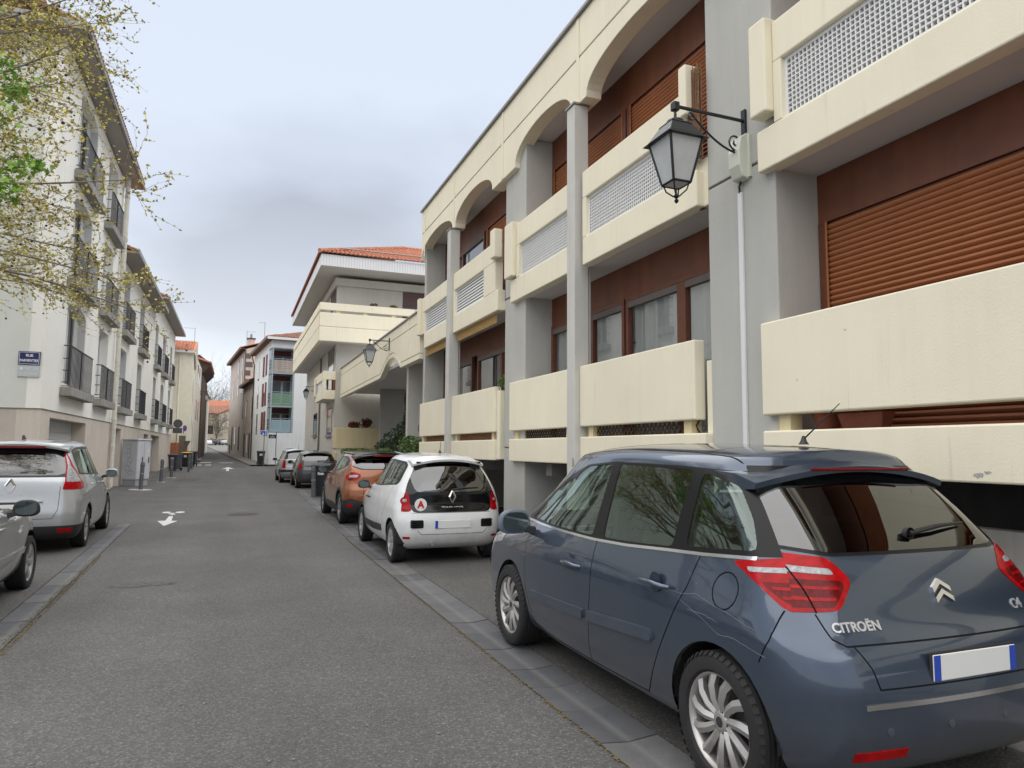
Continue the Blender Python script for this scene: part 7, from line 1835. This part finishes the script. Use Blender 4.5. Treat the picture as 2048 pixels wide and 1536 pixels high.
# ------------------------------------------------------------------ trees
BARK = mat('plane_bark', (.23, .20, .165), .9, var=.35, vscale=6, bump=.4, bscale=25)
TWIG = mat('twig_bark', (.21, .165, .12), .9, var=.3, vscale=8)
YLEAF = mat('young_leaf', (.52, .45, .12), .7, var=.45, vscale=4)
GLEAF = mat('fresh_leaf', (.19, .34, .035), .6, var=.35, vscale=5)
BALL = mat('seed_ball', (.07, .036, .022), .95, var=.3)
def grow(mb, p, d, length, r, rnd, segs, bend, up, out):
    """one branch; returns nodes [(point, direction, radius)]"""
    pts, rs, nodes = [p.copy()], [r], []
    for i in range(segs):
        d = (d+Vector((rnd.gauss(0, bend), rnd.gauss(0, bend), rnd.gauss(0, bend)+up))).normalized()
        p = p+d*(length/segs); rr = r*(1-.82*(i+1)/segs)
        pts.append(p.copy()); rs.append(rr); nodes.append((p.copy(), d.copy(), rr))
    out.append((pts, rs)); return nodes
def side_dir(d, ang, rnd, flat=1.0):
    a = d.orthogonal().normalized(); b = d.cross(a); t = rnd.uniform(0, 6.283)
    s_ = (a*math.cos(t)+b*math.sin(t)); s_.z *= flat
    return (d*math.cos(ang)+s_.normalized()*math.sin(ang)).normalized()
def plane_tree(label, base, H, limbs, seed):
    rnd = random.Random(seed); root = thing('plane_tree', label, 'tree', base)
    B = Vector(base)
    trunk = MB().tube([B, B+Vector((.05, .02, 1.5)), B+Vector((.0, .1, 3.2)), B+Vector((.1, .05, 6)), B+Vector((.0, 0, H*.8)), B+Vector((.1, .1, H))], [.33, .27, .24, .19, .11, .03], 14)
    trunk.build('trunk', BARK, root, smooth=60)
    big, small = [], []; leafn = []; ballp = []
    for (z, az, el, ln, r) in limbs:
        d = Vector((math.cos(R_(az))*math.cos(R_(el)), math.sin(R_(az))*math.cos(R_(el)), math.sin(R_(el))))
        nd = grow(None, B+Vector((0, 0, z)), d, ln, r, rnd, 11, .05, -.006+.012*rnd.random(), big)
        for i, (p, dd, rr) in enumerate(nd):
            if i < 1: continue
            for k in range(rnd.choice((2, 2, 3) if i > 2 else (1, 2))):
                l2 = ln*(.30-.012*i)*rnd.uniform(.6, 1.15)
                n2 = grow(None, p, side_dir(dd, R_(rnd.uniform(22, 52)), rnd, .75), l2, max(rr*.4, .0055), rnd, 7, .07, .012, small)
                for j, (p2, d2, r2) in enumerate(n2):
                    if j < 1: continue
                    if rnd.random() < .92:
                        l3 = rnd.uniform(.16, .55)
                        n3 = grow(None, p2, side_dir(d2, R_(rnd.uniform(25, 60)), rnd), l3, .0036, rnd, 4, .12, .02, small)
                        leafn += [(q, e) for q, e, _ in n3]
                        if rnd.random() < .07: ballp.append(n3[-1][0]+Vector((0, 0, -.1)))
                    leafn.append((p2, d2))
            leafn.append((p, dd))
    mb = MB()
    for pts, rs in big: mb.tube(pts, rs, 7, cap=False)
    mb.build('limbs', BARK, root, smooth=70)
    mb = MB()
    for pts, rs in small: mb.tube(pts, [max(q, .0016) for q in rs], 3, cap=False)
    o = mb.build('twigs', TWIG, root); o['kind'] = 'stuff'
    mb = MB()
    for q, e in leafn:
        for k in range(rnd.choice((1, 2, 2, 3))):
            a = Vector((rnd.gauss(0, 1), rnd.gauss(0, 1), rnd.gauss(.3, .7))).normalized(); s_ = rnd.uniform(.016, .046)
            w_ = a.cross(Vector((rnd.gauss(0, 1), rnd.gauss(0, 1), rnd.gauss(0, 1)))).normalized()*s_*.55; p = q+a*s_*.4
            mb.add([p-a*s_*.6, p+w_, p+a*s_, p-w_], [(0, 1, 2, 3)])
    o = mb.build('young_leaves', YLEAF, root); o['kind'] = 'stuff'
    mb = MB()
    for q in ballp:
        mb.tube([q+Vector((0, 0, .1)), q], .0015, 3, cap=False); mb.sphere(q, .021, 8, 5)
    o = mb.build('seed_balls', BALL, root); o['kind'] = 'stuff'
    return root
rl = random.Random(5); LIMBS = []
for i in range(44):
    z = 4.6+i*.15; t = i/43
    LIMBS.append((z, rl.uniform(-50, 62), -6+t*52+rl.uniform(-6, 6), rl.uniform(3.8, 5.3)*(1-.08*t), .042-.014*t))
for i in range(12):
    z = 4+i*.5; LIMBS.append((z, rl.uniform(100, 280), 5+i*3+rl.uniform(-5, 5), rl.uniform(3.2, 4.6), .06))
plane_tree('plane tree at the left edge with bare limbs and tiny yellow young leaves', (-6.5, 13.4, 0), 12.5, LIMBS, 23)
# maple twigs reaching in from the left edge
def maple(label, base, clumps, seed):
    rnd = random.Random(seed); root = thing('maple_tree', label, 'tree', base); B = Vector(base)
    top = B+Vector((.1, .1, 6.2)); MB().tube([B, B+Vector((.05, 0, 2.5)), top], [.09, .07, .03], 8).build('trunk', BARK, root, smooth=60)
    lb, lf = MB(), MB()
    for (x, y, z, r) in clumps:
        c = Vector((x, y, z)); s_ = B+Vector((.05, .05, max(2.0, z-1.2))); m_ = s_.lerp(c, .55)+Vector((0, 0, .15)); lb.tube([s_, m_, c], [.03, .018, .006], 6, cap=False)
        for k in range(int(r*330)):
            q = c+Vector((rnd.gauss(0, r*.45), rnd.gauss(0, r*.45), rnd.gauss(0, r*.4)))
            a = Vector((rnd.gauss(0, 1), rnd.gauss(0, 1), rnd.gauss(-.5, .6))).normalized(); w_ = a.cross(Vector((rnd.gauss(0, 1), rnd.gauss(0, 1), rnd.gauss(0, 1)))).normalized(); s2 = rnd.uniform(.03, .055)
            pts = []
            for i in range(10):                                   # five-lobed leaf
                rr = s2*(1.0 if i % 2 == 0 else .5); th = math.pi*(i/9*1.7-.35); pts.append(q+(w_*math.cos(th)+a*math.sin(th))*rr)
            lf.add(pts, [tuple(range(10))])
    lb.build('branches', TWIG, root, smooth=60); o = lf.build('leaves', GLEAF, root); o['kind'] = 'stuff'
maple('young maple with fresh green leaf clusters at the left picture edge', (-4.9, 9.6, 0), [(-2.80, 9.75, 6.2, .2), (-2.62, 9.8, 5.95, .2), (-2.8, 9.6, 5.5, .24), (-2.6, 9.9, 5.0, .26), (-2.38, 9.9, 5.05, .14), (-2.8, 9.7, 4.75, .3), (-2.64, 9.75, 4.6, .2), (-3.0, 9.6, 6.9, .2), (-3.3, 9.5, 5.6, .35), (-3.4, 9.6, 4.9, .35)], 3)
# bare trees beyond the end of the street
def bare_tree(label, base, H, seed, m):
    rnd = random.Random(seed); root = thing('bare_tree', label, 'tree', base, 0, 'bare trees at the end of the street'); B = Vector(base); out = []; tw = []
    nd = grow(None, B, Vector((0, 0, 1)), H*.62, H*.022, rnd, 8, .05, 0, out)
    for p, d, r in nd[2:]:
        for k in range(4):
            n2 = grow(None, p, side_dir(d, R_(rnd.uniform(30, 65)), rnd), H*rnd.uniform(.28, .45), r*.6, rnd, 7, .12, .05, out)
            for p2, d2, r2 in n2[1:]:
                for j in range(2):
                    n3 = grow(None, p2, side_dir(d2, R_(rnd.uniform(25, 60)), rnd), H*rnd.uniform(.10, .2), max(r2*.5, .02), rnd, 4, .15, .04, tw)
                    for p3, d3, r3 in n3[1:]: grow(None, p3, side_dir(d3, R_(40), rnd), H*.06, .016, rnd, 2, .15, .02, tw)
    mb = MB()
    for pts, rs in out: mb.tube(pts, rs, 5, cap=False)
    mb.build('trunk', m, root, smooth=60); mb = MB()
    for pts, rs in tw: mb.tube(pts, [max(q, .012) for q in rs], 3, cap=False)
    o = mb.build('twigs', m, root); o['kind'] = 'stuff'
GB = mat('far_bark', (.13, .115, .105), .95)
bare_tree('tall bare tree rising left above the red end roofs', (-6.5, 205, 2.3), 22, 1, GB)
bare_tree('bare tree rising right above the red end roofs', (.5, 215, 2.3), 19, 2, GB)
bare_tree('bare tree in the middle behind the red end roofs', (-3.0, 225, 2.3), 17, 5, GB)
bare_tree('small leafless tree in front of the straw coloured end house', (-3.6, 158, 2.1), 6.5, 3, GB)
bare_tree('brown leafless tree at the left of the end house', (-6.6, 156, 2.1), 7.5, 4, mat('brown_twig', (.10, .07, .05), .95))
